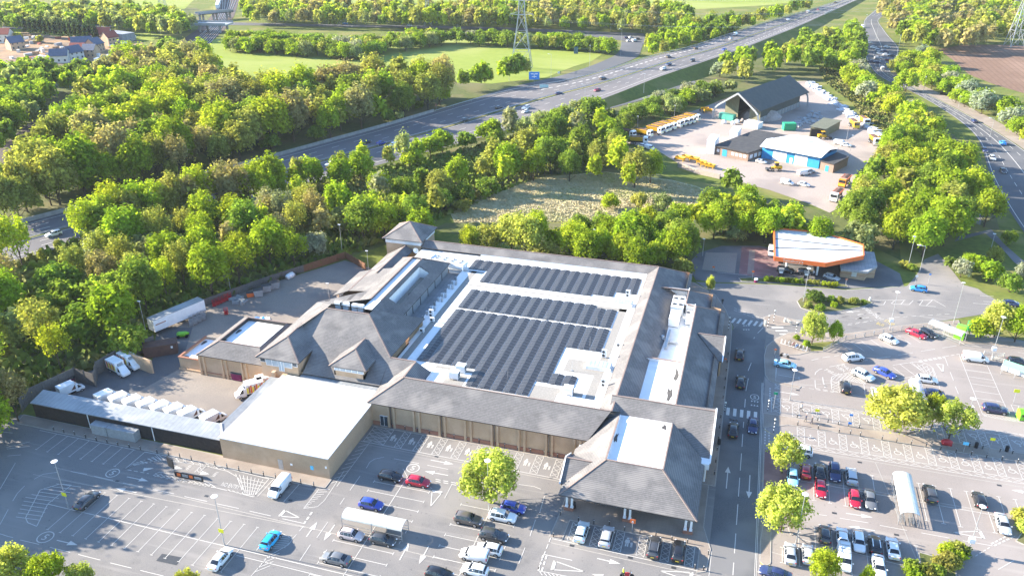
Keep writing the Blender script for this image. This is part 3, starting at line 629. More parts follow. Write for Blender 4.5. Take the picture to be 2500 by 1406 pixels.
# ------------------------------------------------------------------ motorway and main roads
def resample(pts,n):
    L=[0.0]
    for a,b in zip(pts,pts[1:]):L.append(L[-1]+(b-a).length)
    out=[];j=0
    for i in range(n+1):
        t=L[-1]*i/n
        while j <len(pts)-2 and L[j+1] <t:j += 1
        k=(t-L[j])/max(1e-6,L[j+1]-L[j]);out.append(pts[j].lerp(pts[j+1],k))
    return out
def mz(x):
    K=((-100,.2),(1100,.3),(1350,1.5),(1600,4.2),(1780,5.2),(1950,4.0),(2120,1.5))
    for (a,za),(b,zb) in zip(K,K[1:]):
        if x <= b:return za+(zb-za)*(x-a)/(b-a)
    return K[-1][1]
def up(pts):return [g(x,y,mz(x)) for x,y in pts]
FAR=up([(-60,575),(62,543),(275,487),(480,433),(645,391),(830,339),(964,303),(1099,261),(1247,219),(1340,207),(1411,194),(1603,134),(1670,122),(1858,59),(1972,27),(2043,5),(2090,-10)])
NEAR=up([(-60,660),(118,613),(480,520),(700,462),(914,405),(1079,363),(1220,322),(1300,300),(1398,268),(1500,232),(1606,188),(1670,168),(1821,116),(1952,64),(2093,0),(2120,-12)])
NS=120
fa=resample(FAR,NS);ne=resample(NEAR,NS)
def smooth(L,k=3):
    return [sum((L[max(0,min(len(L)-1,i+j))] for j in range(-k,k+1)),Vector())/(2*k+1) for i in range(len(L))]
fa=smooth(fa);ne=smooth(ne)
b=MB()
b.add(fa+ne,[(NS+1+i,NS+2+i,i+1,i) for i in range(NS)])
# embankment sides
for E,sgn in ((fa,1),(ne,-1)):
    nn=[((E[min(i+1,NS)]-E[max(0,i-1)]).normalized().cross(Vector((0,0,1))))*-sgn for i in range(NS+1)]
    nn=[n if (n.y >0) ==(sgn >0) else -n for n in nn]
    base=[Vector((E[i].x+nn[i].x*(1+2*E[i].z),E[i].y+nn[i].y*(1+2*E[i].z),-.05)) for i in range(NS+1)]
    b.add(E+base,[(i,i+1,NS+2+i,NS+1+i) for i in range(NS)],1)
b.build('motorway',[M_mway,M_grass])['kind']='structure'
def mpt(i,f):return fa[i].lerp(ne[i],f)+Vector((0,0,.06))
ML=MB()
def mline(f,i0=0,i1=NS,w=.2,on=None,off=0,f1=None):
    pts=[mpt(i,f if f1 is None else f+(f1-f)*(i-i0)/max(1,i1-i0)) for i in range(i0,i1+1)]
    def seg(a,c):
        d=(c-a);n=Vector((-d.y,d.x,0)).normalized()*(w/2);ML.poly([a-n,c-n,c+n,a+n])
    if on is None:
        for a,c in zip(pts,pts[1:]):seg(a,c)
    else:
        L=sum((c-a).length for a,c in zip(pts,pts[1:]));n=int(L/(on+off));R_=resample(pts,max(2,n*6))
        for k in range(n):
            j=k*6;seg(R_[j],R_[min(len(R_)-1,j+max(1,round(6*on/(on+off))))])
for f in (.08,.455,.545,.92):mline(f,w=.3)
for f in (.2,.33,.67,.8):mline(f,w=.28,on=4,off=7)
mline(.2,40,62,.9,on=2.5,off=2.5);mline(.22,62,72,.9,on=2,off=3,f1=.12);mline(.85,66,82,.9,on=2,off=3)
ML.build('motorway_lane_markings',M_white)['kind']='structure'
mb=MB()
for i in range(NS):
    a,c=mpt(i,.485),mpt(i+1,.485);a2,c2=mpt(i,.515),mpt(i+1,.515)
    mb.add([a,c,c2,a2],[(0,1,2,3)])
cr=mb.build('central_reserve',M_bank);cr['kind']='structure'
def barrier(name,pts,label,mat=M_galv,h=.8,cat='crash barrier'):
    r=empty(name,pts[0],0,label,cat);r.location=(0,0,0)
    bb=MB()
    for a,c in zip(pts,pts[1:]):bb.beam(a+Vector((0,0,h-.15)),c+Vector((0,0,h-.15)),.12,.32)
    pm_=MB();pm_.box(-.07,.07,-.07,.07,-.1,h);pm_=pm_.mesh('post',mat)
    for a in pts[::2]:link('post',pm_,r,a)
    bb.build('rail',mat,r);return r
barrier('crash_barrier',[mpt(i,.5) for i in range(0,NS+1)],'long steel crash barrier along the central reserve of the motorway')
barrier('crash_barrier',[mpt(i,.015) for i in range(30,NS+1)],'steel crash barrier on the far verge of the motorway, below the field')
wb=MB()
for i in range(0,30):wb.beam(mpt(i,0)+Vector((0,0,.6)),mpt(i+1,0)+Vector((0,0,.6)),.35,1.3)
tag(wb.build('parapet_wall',pm('grey_concrete',(.33,.31,.28),(.25,.24,.22),.8,.9,.2)),'pale concrete parapet wall on the far edge of the motorway at left','parapet')
def roadstrip(name,L,R,mat,z=.05,n=50,zz=None):
    A=smooth(resample([g(x,y,0)+Vector((0,0,z)) for x,y in L],n),2);B=smooth(resample([g(x,y,0)+Vector((0,0,z)) for x,y in R],n),2)
    b=MB();b.add(A+B,[(n+1+i,n+2+i,i+1,i) for i in range(n)]);o=b.build(name,mat);o['kind']='structure';return A,B
SA=roadstrip('slip_road',[(1099,261),(1247,212),(1334,195),(1374,185),(1450,160),(1512,132),(1518,100)],[(1180,240),(1250,222),(1340,207),(1395,196),(1480,170),(1560,142),(1572,100)],M_aroad,.1,30)
roadstrip('slip_road',[(1300,300),(1420,262),(1520,240),(1613,215),(1700,190)],[(1310,318),(1430,280),(1530,256),(1625,228),(1710,202)],M_aroad,.1,20)
roadstrip('far_road',[(-60,66),(300,60),(430,54),(540,55),(670,58),(840,61),(1000,63),(1250,68),(1420,76),(1520,80),(1600,84)],[(-60,74),(300,68),(430,61),(540,62),(670,64),(840,67),(1000,69),(1250,75),(1420,85),(1510,100),(1600,112)],M_aroad,.12,40)
W_,E_=roadstrip('main_road',[(2180,-10),(2108,50),(2110,100),(2112,145),(2130,168),(2140,188),(2184,205),(2248,235),(2298,265),(2349,299),(2376,322),(2399,353),(2407,403),(2436,470),(2500,571),(2560,650)],
                   [(2230,-10),(2140,50),(2170,90),(2198,118),(2192,144),(2170,158),(2168,178),(2198,198),(2258,228),(2332,265),(2416,312),(2500,366),(2600,440),(2700,540),(2760,620),(2800,700)],M_aroad,.11,80)
roadstrip('roadside_verge',[(2164,178),(2198,197),(2258,227),(2332,264),(2416,311),(2500,365),(2600,438)],[(2180,175),(2212,191),(2275,220),(2352,255),(2440,300),(2520,346),(2620,410)],M_pave,.14,40)
AL=MB()
def aline(f,i0,i1,w=.18,on=None,off=0):
    k=i0
    pts=[W_[i].lerp(E_[i],f)+Vector((0,0,.05)) for i in range(i0,i1+1)]
    R_=resample(pts,(i1-i0)*4)
    for j in range(len(R_)-1):
        if on and (j % 4) >= 2:continue
        a,c=R_[j],R_[j+1];d=c-a;n=Vector((-d.y,d.x,0)).normalized()*(w/2);AL.poly([a-n,c-n,c+n,a+n])
aline(.5,22,78,.25);aline(.04,0,80,.2);aline(.96,20,80,.2);aline(.27,40,78,.18,1);aline(.73,40,78,.18,1);aline(.3,0,20,.18,1);aline(.6,0,20,.18,1)
AL.build('main_road_lane_markings',M_white)['kind']='structure'
# dark sheet paints the underpass shade where the motorway bridges the roundabout road
def bridge(name,label,i0,i1):
    r=empty(name,(0,0,0),0,label,'bridge');b=MB();d=MB()
    for i in range(i0,i1):
        a,c=ne[i]+Vector((0,-.3,0)),ne[i+1]+Vector((0,-.3,0));b.beam(a+Vector((0,0,.25)),c+Vector((0,0,.25)),.5,1.7)
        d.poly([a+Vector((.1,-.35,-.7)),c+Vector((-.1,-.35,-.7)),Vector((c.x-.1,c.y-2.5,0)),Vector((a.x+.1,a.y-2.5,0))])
    b.build('parapet',M_galv,r);d.build('shade_sheet',pm('underpass_shade',(.10,.095,.09),rough=.9),r);return r
bridge('motorway_bridge','low motorway bridge with a dark opening behind the barn trees',93,97)
# railway
RL=MB()
def rail(pts):
    P3=smooth(resample([g(x,y,0)+Vector((0,0,.25)) for x,y in pts],40),2)
    for a,c in zip(P3,P3[1:]):RL.beam(a,c,.3,.2)
for k in (0,.13,.3,.43,.6,.73,.86,1):
    rail([(526+58*k,-15),(534+34*k,22),(522+24*k,60),(486+42*k,90),(448+52*k,120),(300+30*k,185+18*k)])
RL.build('railway_track',M_rail)['kind']='structure'
def road_bridge(name,label,p0,p1,zt,wdt,mat):
    r=empty(name,(0,0,0),0,label,'bridge');a,c=g(p0[0],p0[1],zt),g(p1[0],p1[1],zt);d=(c-a).normalized();n=Vector((-d.y,d.x,0))
    b=MB();b.beam((a+c)/2-(c-a)/2,c,wdt,.9);b.build('deck',mat,r)
    for s in (-1,1):
        q=MB();q.beam(a+n*s*wdt/2+Vector((0,0,.8)),c+n*s*wdt/2+Vector((0,0,.8)),.35,1.5);q.build('parapet',M_grey,r)
    for t in (.12,.5,.88):
        m=a.lerp(c,t)
        for s in (-.7,.7):q=MB();q.box(m.x-.6,m.x+.6,m.y+s*wdt/2-.6,m.y+s*wdt/2+.6,0,zt-.4);q.build('pier',M_grey,r)
    return r
road_bridge('road_bridge','grey road bridge carrying the far road over the railway',(432,58),(560,60),5.5,13,M_grey)
road_bridge('railway_bridge','dark arched footbridge over the railway beyond the road bridge',(480,36),(566,28),5.5,6,M_dark)

# ------------------------------------------------------------------ supermarket
STORE=empty('supermarket',(-40,150,0),0,'sprawling buff brick supermarket with slate hipped roofs and flat solar roof','supermarket')
STORE.location=(0,0,0)
T=math.tan(math.radians(30))
def roof(name,faces,ridges=(),mat=M_slate,parent=None,th=.16,label=None):
    """slate planes with thickness, dark eaves edge and ridge-tile courses as part of the same roof"""
    parent=parent or STORE
    b=MB()
    for f in faces:
        f=[Vector(p) for p in f];n=(f[1]-f[0]).cross(f[2]-f[0])
        if n.z <0:f=f[::-1]
        b.poly(f,0);lo=[p-Vector((0,0,th)) for p in f];b.poly(lo[::-1],2)
        for i in range(len(f)):
            j=(i+1) % len(f);b.poly([f[i],lo[i],lo[j],f[j]],2)
    for p,q in ridges:b.beam(Vector(p)+Vector((0,0,.02)),Vector(q)+Vector((0,0,.02)),.26,.12,1)
    o=b.build(name,[mat,M_ridge,M_fascia],parent)
    if label:o['label']=label
    return o
def walls(name,pts,z0,z1,mat=M_brick,parent=None):
    b=MB();n=len(pts)
    for i in range(n):
        a,c=pts[i],pts[(i+1) % n];b.poly([(a[0],a[1],z0),(c[0],c[1],z0),(c[0],c[1],z1),(a[0],a[1],z1)])
    return b.build(name,mat,parent or STORE)
def flat(name,pts,z,mat=M_memb,parent=None,rim=None,rmat=None):
    b=MB();a=sum(pts[i][0]*pts[(i+1) % len(pts)][1]-pts[(i+1) % len(pts)][0]*pts[i][1] for i in range(len(pts)))
    if a <0:pts=pts[::-1]
    b.poly([(p[0],p[1],z) for p in pts])
    if rim:
        for p,q in zip(pts,pts[1:]+pts[:1]):b.beam((p[0],p[1],z+rim/2),(q[0],q[1],z+rim/2),.3,rim,1)
    return b.build(name,[mat,rmat or M_wht],parent or STORE)
# main envelope
walls('wall',[(-62,113.75),(-7.2,113.75),(-7.2,124.9),(-1.6,124.9),(-1.6,170.3),(-3.9,171),(-3.9,177.5),(-10.4,178),(-10.4,188.5),(-79,188.5),(-79,180.2),(-62,180)],0,4.95)
FZ=6.3
flat('flat_roof',[(-57,119.5),(-19.6,119.5),(-19.6,181),(-79,181),(-79,171),(-62.6,171),(-62.6,124.8),(-57,124.8)],FZ)
# south wing roof: hipped west end, ridge, slope
rz=8.15;ry=118.7;rx=-17.55
roof('roof',[[(-62.5,113.3,5),(-20.6,113.3,5),(-17.6,118.7,rz),(-57.2,118.7,rz)],
              [(-62.5,113.3,5),(-57.2,118.7,rz),(-57.2,124.7,rz),(-62.5,119.1,5)],[(-62.5,119.1,5),(-57.2,124.7,rz),(-62.6,124.7,rz)],
              [(-57.2,118.7,rz),(-17.6,118.7,rz),(-17.6,119.1,rz-.25),(-19.9,120.4,FZ+.3),(-55,120.4,FZ+.3),(-57.2,119.1,rz)],
              [(-57.2,118.7,rz),(-54.0,121.6,FZ),(-54.0,124.6,FZ),(-57.2,124.7,rz)],
              # east ridge: west strip and east slope, back wing
              [(rx,118.7,rz),(rx,182.6,rz),(-19.9,180.4,6.85),(-19.9,121,6.85)],
              [(rx,118.7,rz),(-14.0,122.2,6.12),(-14.0,175.0,6.12),(-15.6,173.2,7.03),(-9.4,173.4,3.45),(-9.75,190.4,3.65),(rx,182.6,rz)],
              [(rx,182.6,rz),(-79,182.6,rz),(-79,180.4,6.9),(-19.9,180.4,6.9)],
              [(rx,182.6,rz),(-9.75,190.4,3.65),(-79,190.4,3.65),(-79,182.6,rz)]],
     [((-57.2,118.7,rz),(-17.6,118.7,rz)),((-62.5,113.3,5.0),(-57.2,118.7,rz)),((rx,118.7,rz),(rx,182.6,rz)),((rx,182.6,rz),(-79,182.6,rz)),((rx,182.6,rz),(-9.75,190.4,3.65)),((-57.2,118.7,rz),(-57.2,124.7,rz)),((-62.6,124.7,rz),(-57.2,124.7,rz))])
walls('parapet',[(-62.6,180.35),(-19.9,180.35),(-19.9,180.3),(-62.6,180.3)],FZ,6.9,M_wht)
walls('parapet',[(-19.95,121),(-19.95,180.4),(-20,180.4),(-20,121)],FZ,6.85,M_wht)
walls('parapet',[(-55,120.5),(-20,120.5),(-20,120.55),(-55,120.55)],FZ,FZ+.35,M_wht)
walls('parapet',[(-53.95,121.6),(-53.9,121.6),(-53.9,124.6),(-53.95,124.6)],FZ-.1,FZ+.2,M_wht)
# gable at the south-east corner
gz=8.8;gy=122.8
roof('roof',[[(-18.2,gy,gz),(.1,gy,gz),(.1,114.4,4.0),(-6.6,114.4,4.0),(-6.6,119.4,6.85),(-16.6,119.4,6.85),(-18.2,118.9,6.55)],
              [(-18.2,gy,gz),(.1,gy,gz),(.1,131,4.05),(-7.0,131,4.05),(-7,125,7.5),(-18.2,125.5,7.3)]],
     [((-18.2,gy,gz),(.1,gy,gz))])
gb=MB();gb.beam((.15,gy,gz),(.15,114.3,3.95),.28,.4);gb.beam((.15,gy,gz),(.15,130.9,4.0),.28,.4);gb.build('barge_board',M_wht,STORE)
gw=MB();gw.poly([(-.25,gy,gz-.3),(-.25,115.2,4.3),(-.25,124.9,4.3),(-.25,130,4.3)]);gw.box(-.5,-.2,114.9,130,0,4.3);gw.build('gable_wall',M_brick,STORE)
ew=MB();ew.box(-1.7,.1,113.4,115.3,3.2,4.35)
for x in (-1.4,-.5):ew.tube((x,114.3,0.1),(x,114.3,3.2),.2,.2,10)
ew.build('entrance_pillar',M_wht,STORE)
# portico over the entrance
PZ=7.6
roof('roof',[[(-22.4,99.4,4),(-.65,99.4,4),(-6.9,105.75,PZ),(-16.1,105.75,PZ)],
              [(-22.4,99.4,4),(-16.1,105.75,PZ),(-16.1,118.7,PZ),(-19.6,118.7,5.6),(-20.6,113.3,5.0),(-22.4,111.8,4)],
              [(-.65,99.4,4),(-.65,114.2,4),(-6.9,119.2,PZ),(-6.9,105.75,PZ)]],
     [((-22.4,99.4,4),(-16.1,105.75,PZ)),((-.65,99.4,4),(-6.9,105.75,PZ)),((-16.1,105.75,PZ),(-6.9,105.75,PZ)),((-16.1,105.75,PZ),(-16.1,117.6,PZ)),((-6.9,105.75,PZ),(-6.9,118.6,PZ))])
flat('flat_roof',[(-16.0,105.9),(-7.0,105.9),(-7.0,119.6),(-16.0,119.6)],PZ-.55)
pw=MB();pw.box(-16.05,-15.95,105.85,119,PZ-.8,PZ-.05);pw.box(-7.05,-6.95,105.85,119,PZ-.8,PZ-.05);pw.box(-16,-7,105.8,105.9,PZ-.8,PZ-.05);pw.build('parapet',M_wht,STORE)
# small side gable on the portico
A0=g(1385,1115,6.4);xw=-22.75;ym=A0.y
roof('roof',[[(xw,ym,6.3),(-18.4,ym,6.3),(-22.4,ym-4.0,4),(xw,ym-4.0,4)],[(xw,ym,6.3),(-18.4,ym,6.3),(-22.4,ym+4.0,4),(xw,ym+4.0,4)]],[((xw,ym,6.3),(-18.4,ym,6.3))])
mb=MB();mb.beam((xw-.05,ym,6.35),(xw-.05,ym-4.1,4),.2,.4);mb.beam((xw-.05,ym,6.35),(xw-.05,ym+4.1,4),.2,.4);mb.build('barge_board',M_wht,STORE)
mb=MB();mb.poly([(xw+.2,ym,6),(xw+.2,ym-3.6,3.9),(xw+.2,ym+3.6,3.9)]);mb.box(xw+.1,xw+.3,ym-3.6,ym+3.6,3.0,3.9);mb.build('gable_wall',M_brick,STORE)
cb=MB();cb.box(-22,-1,99.75,114,3.75,3.85);cb.build('soffit',M_wht,STORE)
for x in (-20.9,-11.45,-1.9):
    pb=MB();pb.box(x-.75,x+.75,100.6,101.7,.1,.55,1)
    for dx in (-.42,.42):
        pb.tube((x+dx,101.1,.5),(x+dx,101.1,3.8),.2,.18,12);pb.box(x+dx-.27,x+dx+.27,100.85,101.35,.5,.72)
    pb.build('entrance_pillar',[M_wht,M_brick2],STORE)
for y in (107,113):
    pb=MB();pb.box(-21.5,-20.4,y-.5,y+.5,.1,.55,1);pb.tube((-20.95,y,.5),(-20.95,y,3.8),.2,.18,12);pb.build('entrance_pillar',[M_wht,M_brick2],STORE)
sf=MB();sf.box(-21,-1.2,108.2,108.4,0.1,3.8,0);sf.box(-21,-1.2,108.0,108.18,2.9,3.7,1)
for i in range(9):sf.box(-20.9+i*2.4,-20.75+i*2.4,108.0,108.16,.1,2.9,1)
sf.build('shopfront',[M_glass,M_dark],STORE)
# south wall piers, plinth, fire door, boxes
pi=MB()
for i in range(8):
    x=-57.8+i*5.05
    for dx in (-.55,.55):pi.box(x+dx-.22,x+dx+.22,113.45,113.74,0,4.95)
pi.box(-61.7,-23,113.6,113.747,.75,.9,1);pi.box(-61.7,-23,113.62,113.748,0,.7,1)
pi.build('brick_piers',[M_brick,M_brick2],STORE)
dp=MB()
for i in (0,2,4,6):dp.tube((-57.8+i*5.05,113.4,0.1),(-57.8+i*5.05,113.4,4.9),.09,.09,6)
dp.build('drain_pipes',M_dark,STORE)
fd=MB();fd.box(-60.2,-58.5,113.6,113.72,.1,2.4,1)
for x in (-60.1,-59.3):fd.box(x,x+.68,113.55,113.61,.2,2.3,0)
fd.build('double_door',[M_glass,M_wht],STORE)
# dark sides: east wing inner well, white flat box, outer slate strip
flat('flat_roof',[(-14.05,142),(-7.2,142),(-7.2,175.1),(-14.05,175.1)],5.0)
flat('flat_roof',[(-15.9,124.2),(-7.2,124.2),(-7.2,141.6),(-15.9,141.6)],6.05)
wl=MB();wl.box(-14.1,-14.0,141,175,5,6.1);wl.box(-15.95,-15.85,124,141.6,6,6.9);wl.box(-7.3,-7.1,124.5,166,5,7.55);wl.box(-14.1,-9.2,175.0,175.1,5,6.6);wl.box(-9.4,-9.2,166,175.1,4.9,7.0);wl.box(-9.4,-7.2,166,166.15,4.9,7.3)
wl.build('well_wall',M_wht,STORE)
wl=MB();wl.box(-16.0,-7.2,141.5,141.8,5.0,6.5,0);wl.box(-16.0,-7.2,141.45,141.85,6.5,6.6,1);wl.build('parapet',[M_wht,M_ridge],STORE)
oz=7.6;ox=-7.0
roof('roof',[[(ox,124.0,oz),(-.6,124.0,3.9),(-.6,171.2,3.9),(ox,164.8,oz)],[(ox,164.8,oz),(-.6,171.2,3.9),(-9.2,171.2,4.2),(-9.2,166.2,oz-.5)]],
     [((ox,124.0,oz),(ox,164.8,oz)),((ox,164.8,oz),(-9.2,166.0,oz-.3)),((ox,164.8,oz),(-.6,171.2,3.9))])
roof('roof',[[(-9.3,166.2,7.2),(-2.9,166.2,3.5),(-2.9,179.7,3.5),(-9.3,173.3,7.2)],[(-9.3,173.3,7.2),(-2.9,179.7,3.5),(-10.5,179.7,3.5),(-15.8,173.3,7.15)]],
     [((-9.3,166.2,7.2),(-9.3,173.3,7.2)),((-15.8,173.3,7.2),(-9.3,173.3,7.2))])
roof('roof',[[(-5.6,153.6,7.0),(.1,153.6,7.0),(.1,148.4,4.0),(-.6,148.4,4.0)],[(-5.6,153.6,7.0),(.1,153.6,7.0),(.1,158.8,4.0),(-.6,158.8,4.0)]],[((-5.6,153.6,7.0),(.1,153.6,7.0))])
gb=MB();gb.beam((.12,153.6,7.02),(.12,148.3,3.95),.24,.36);gb.beam((.12,153.6,7.02),(.12,158.9,3.95),.24,.36);gb.build('barge_board',M_wht,STORE)
gw=MB();gw.poly([(-.2,153.6,6.7),(-.2,149,4.1),(-.2,158.2,4.1)]);gw.box(-.45,-.15,149,158.2,0,4.1);gw.build('gable_wall',M_brick,STORE)
# ------------------------------------------------ west block
mz_,mx0,mx1=12.7,-80.2,-70.5
roof('roof',[[(-79.2,119.1,5),(-62.6,119.1,5),(-62.6,124.7,rz),(mx1,132.45,mz_),(mx0,132.45,mz_),(-88.8,123.8,7.72),(-79.2,123.8,7.72)],
              [(mx0,132.45,mz_),(-88.85,118.2,7.7),(-88.85,143.1,7.7),(mx0,134.4,mz_)],
              [(mx1,132.45,mz_),(-62.6,124.7,8.15),(-62.4,142.0,8.0),(mx1,134.4,mz_)],
              [(mx0,134.4,mz_),(mx1,134.4,mz_),(-62.4,142.2,7.9),(-80,142.6,7.9)],
              [(mx0,134.4,mz_),(-88.85,143.1,7.7),(-74.9,142,11)],[(-88.85,143.1,7.7),(-80,142,8.0),(-74.9,142,11)],[(-88.85,143.1,7.7),(-80,142,8),(-80,151,8)]],
     [((mx0,132.45,mz_),(mx1,132.45,mz_)),((mx1,132.45,mz_),(-62.6,124.7,8.2)),((mx0,132.45,mz_),(-84.1,128.6,10.45))])
walls('wall',[(-88.2,119.9),(-79.9,119.9),(-79.9,119.6),(-62.2,119.6),(-62.2,124.5),(-62.9,127),(-62.9,150),(-68,150),(-68,170.2),(-79.4,170.2),(-79.4,178),(-83,178),(-88,165),(-88.2,143)],0,4.9)
walls('wall',[(-88.2,142.5),(-88.2,124),(-88.1,124),(-88.1,142.5)],4.9,7.5)
walls('wall',[(-68,142),(-68,170.2),(-79.4,170.2),(-79.4,170.1),(-68.1,170.1),(-68.1,142)],4.9,7.8)
walls('wall',[(-62.95,124.9),(-62.9,142)],FZ,7.85,M_brick)
# pavilion with windows, and the smaller dormer pavilion
def pavilion(x0,x1,y0,ez,back,name):
    hw=(x1-x0)/2;xc=(x0+x1)/2;az=ez+hw*T;ya=y0+hw;ye=119.1+(ez-5)/T
    roof('roof',[[(x0,y0,ez),(x1,y0,ez),(xc,ya,az)],[(x0,y0,ez),(xc,ya,az),(xc,back,az),(x0,ye,ez)],[(x1,y0,ez),(x1,ye,ez),(xc,back,az),(xc,ya,az)]],
         [((x0,y0,ez),(xc,ya,az)),((x1,y0,ez),(xc,ya,az)),((xc,ya,az),(xc,back,az))])
    return xc
pavilion(-88.9,-79.2,118.2,7.7,128.7,'p');pavilion(-73.2,-65.3,119.2,7.7,127.4,'d')
walls('wall',[(-88.2,118.8),(-79.9,118.8),(-79.9,124),(-88.2,124)],0,7.5)
def window_band(x0,x1,y,z0,z1,n,frame=M_wht,pane=M_glass):
    fr=MB();fr.box(x0,x1,y,y+.1,z0,z1);f=fr.build('window',frame,STORE);pn=MB();wv=(x1-x0)/n
    for i in range(n):pn.box(x0+wv*i+.08,x0+wv*(i+1)-.08,y-.03,y,z0+.1,z1-.1)
    pn.build('pane',pane,f);return f
window_band(-88.2,-87.0,118.65,6.5,7.4,1);window_band(-81.0,-79.9,118.65,6.5,7.4,1)
window_band(-86.9,-84.2,118.62,5.9,7.4,2,M_wht,M_wglass);window_band(-84.1,-82.9,118.6,5.0,7.4,2,M_wht,M_wglass);window_band(-82.8,-81.1,118.62,6.0,7.4,1,M_wht,M_wglass)
window_band(-72.4,-66.1,119.75,6.55,7.55,5,M_wht,M_wglass)
mb=MB();mb.box(-72.5,-66.0,119.8,123,5.2,6.5);mb.box(-72.5,-72.2,119.8,123.8,5.2,7.6);mb.box(-66.3,-66.0,119.8,123.8,5.2,7.6);mb.build('dormer_wall',M_brick,STORE)
sp=MB()
for x in (-80.4,-65.9):sp.box(x-.25,x+.25,123.2,124,7.2,7.9)
sp.build('gutter_ends',M_wht,STORE)
mb=MB();mb.box(-85.6,-84.9,117.9,118.8,0,4.8);mb.box(-83.3,-82.3,117.9,118.8,0,4.6);mb.build('brick_buttress',M_brick,STORE)
lr=MB();lr.box(-79.5,-62.8,118.0,119.6,4.2,4.6);lr.build('gutter_roof',M_shed,STORE)
# plant roof further back: hip with a flat top, sunken plant well in its east slope
pe=8.0;px0,px1=-80.0,-67.3;pt0,pt1=-74.9,-72.4;pty,pey=165.4,170.7;ptz=11.0
def ez_(x):return ptz-(x-pt1)*T
wx0,wx1,wy0,wy1=-71.9,-68.6,148.3,166.2
wc=[onplane(780+x/6.25,520+y/6.25,Vector((pt1,pty,ptz)),Vector((T,0,1))) for x,y in ((1525,820),(1690,915),(1210,1395),(1045,1300))]
wx0=(wc[0].x+wc[3].x)/2;wx1=(wc[1].x+wc[2].x)/2;wy1=(wc[0].y+wc[1].y)/2;wy0=(wc[2].y+wc[3].y)/2
def es(x,y):return (x,y,ez_(x))
ys=142.0;y6=135.8
roof('roof',[[(px0,pey,pe),(pt0,pty,ptz),(pt0,ys,ptz),(-80.0,ys,8.0)],[(px0,pey,pe),(px1,pey,pe),(pt1,pty,ptz),(pt0,pty,ptz)],
              [es(pt1,y6),es(wx0,y6),es(wx0,pty),es(pt1,pty)],[es(wx0,y6),es(px1,y6),es(px1,wy0),es(wx0,wy0)],[es(wx1,wy0),es(px1,wy0),es(px1,wy1),es(wx1,wy1)],
              [es(wx0,wy1),es(px1,wy1),(px1,pey,pe),es(wx0,pty+.4)]],
     [((pt1,ys,ptz),(pt1,pty,ptz)),((pt0,ys,ptz),(pt0,pty,ptz)),((pt1,pty,ptz),(px1,pey,pe)),((pt0,pty,ptz),(px0,pey,pe)),((pt0,pty,ptz),(pt1,pty,ptz))])
flat('flat_roof',[(pt0,134),(pt1,134),(pt1,pty),(pt0,pty)],ptz-.35,M_memb)
flat('flat_roof',[(wx0,wy0),(wx1,wy0),(wx1,wy1),(wx0,wy1)],7.6,M_memb2)
mb=MB()
for p_,q_ in (((wx0,wy0),(wx1,wy0)),((wx1,wy0),(wx1,wy1)),((wx1,wy1),(wx0,wy1)),((wx0,wy1),(wx0,wy0))):
    mb.poly([(p_[0],p_[1],7.6),(q_[0],q_[1],7.6),(q_[0],q_[1],ez_(q_[0])-.02),(p_[0],p_[1],ez_(p_[0])-.02)])
mb.build('well_wall',M_wht,STORE)
mb=MB()
for y in (144.5,148,152.5,157,161.5,166):mb.box(-67.95,-67.75,y-.15,y+.15,FZ-1,8)
mb.box(-67.9,-67.8,142,170.5,FZ-1.2,8.0,1);mb.build('louvre_screen',[M_fascia,M_galv],STORE)
flat('flat_roof',[(-67.8,142),(-62.6,142),(-62.6,171),(-67.8,171)],FZ-.9,M_shed)
mb=MB();mb.box(-62.7,-62.5,141.8,171,FZ-.9,FZ+.02);mb.box(-67.8,-62.6,170.9,171,FZ-.9,FZ+.1);mb.build('well_wall',M_wht,STORE)
mb=MB()
for dx in (0,.9):
    for i in range(10):mb.tube((-63.9+dx*(i % 3 != 0),144.5+i*2.3,FZ),(-63.9+dx*(i % 3 != 0),144.5+i*2.3,FZ+.75),.28,.28,8);mb.ball((-63.9+dx*(i % 3 != 0),144.5+i*2.3,FZ+.8),.36,.36,.2)
vp=mb.build('roof_vents',M_galv,STORE)
flat('flat_roof',[(-62.6,134),(-64.3,134),(-64.3,171),(-62.6,171)],FZ+.004,M_memb)
# long slate range towards the tower, loading canopy, tower
roof('roof',[[(-83.5,162.8,7),(-83.5,180.5,7),(-88.8,180.2,4),(-88.8,168.5,4)],[(-83.5,162.8,7),(-83.5,180.5,7),(-81.4,180.5,5.8),(-81.4,168,5.8)]],[((-83.5,162.8,7),(-83.5,180.5,7))])
roof('roof',[[(-91,153.5,4),(-90.9,167.9,4),(-86.9,166.6,5.6),(-86.9,154.2,5.6)],[(-86.9,166.6,5.6),(-86.9,154.2,5.6),(-80,151,7.9),(-80,164.5,7.9)],[(-88.85,143.1,7.72),(-84,148,7.7),(-80,151,8.0),(-80,142,8.0)]],[((-86.9,166.6,5.6),(-86.9,154.2,5.6))])
mb=MB()
for y in (154.6,160,166):mb.box(-90.4,-90.0,y-.2,y+.2,0,3.9)
mb.build('canopy_posts',M_wht,STORE)
tx,ty,th_,tz=-84.3,185.6,5.6,8.5
c4=[(tx-th_,ty-th_,tz),(tx+th_,ty-th_,tz),(tx+th_,ty+th_,tz),(tx-th_,ty+th_,tz)];ap=(tx,ty,tz+th_*T)
roof('tower_roof',[[c4[i],c4[(i+1) % 4],ap] for i in range(4)],[(c4[i],ap) for i in range(4)])
def sq(h):return [(tx-h,ty-h),(tx+h,ty-h),(tx+h,ty+h),(tx-h,ty+h)]
walls('tower_wall',sq(4.9),0,7.2);mb=MB();mb.prism(sq(5.0),7.2,8.4);mb.build('tower_band',M_wht,STORE)
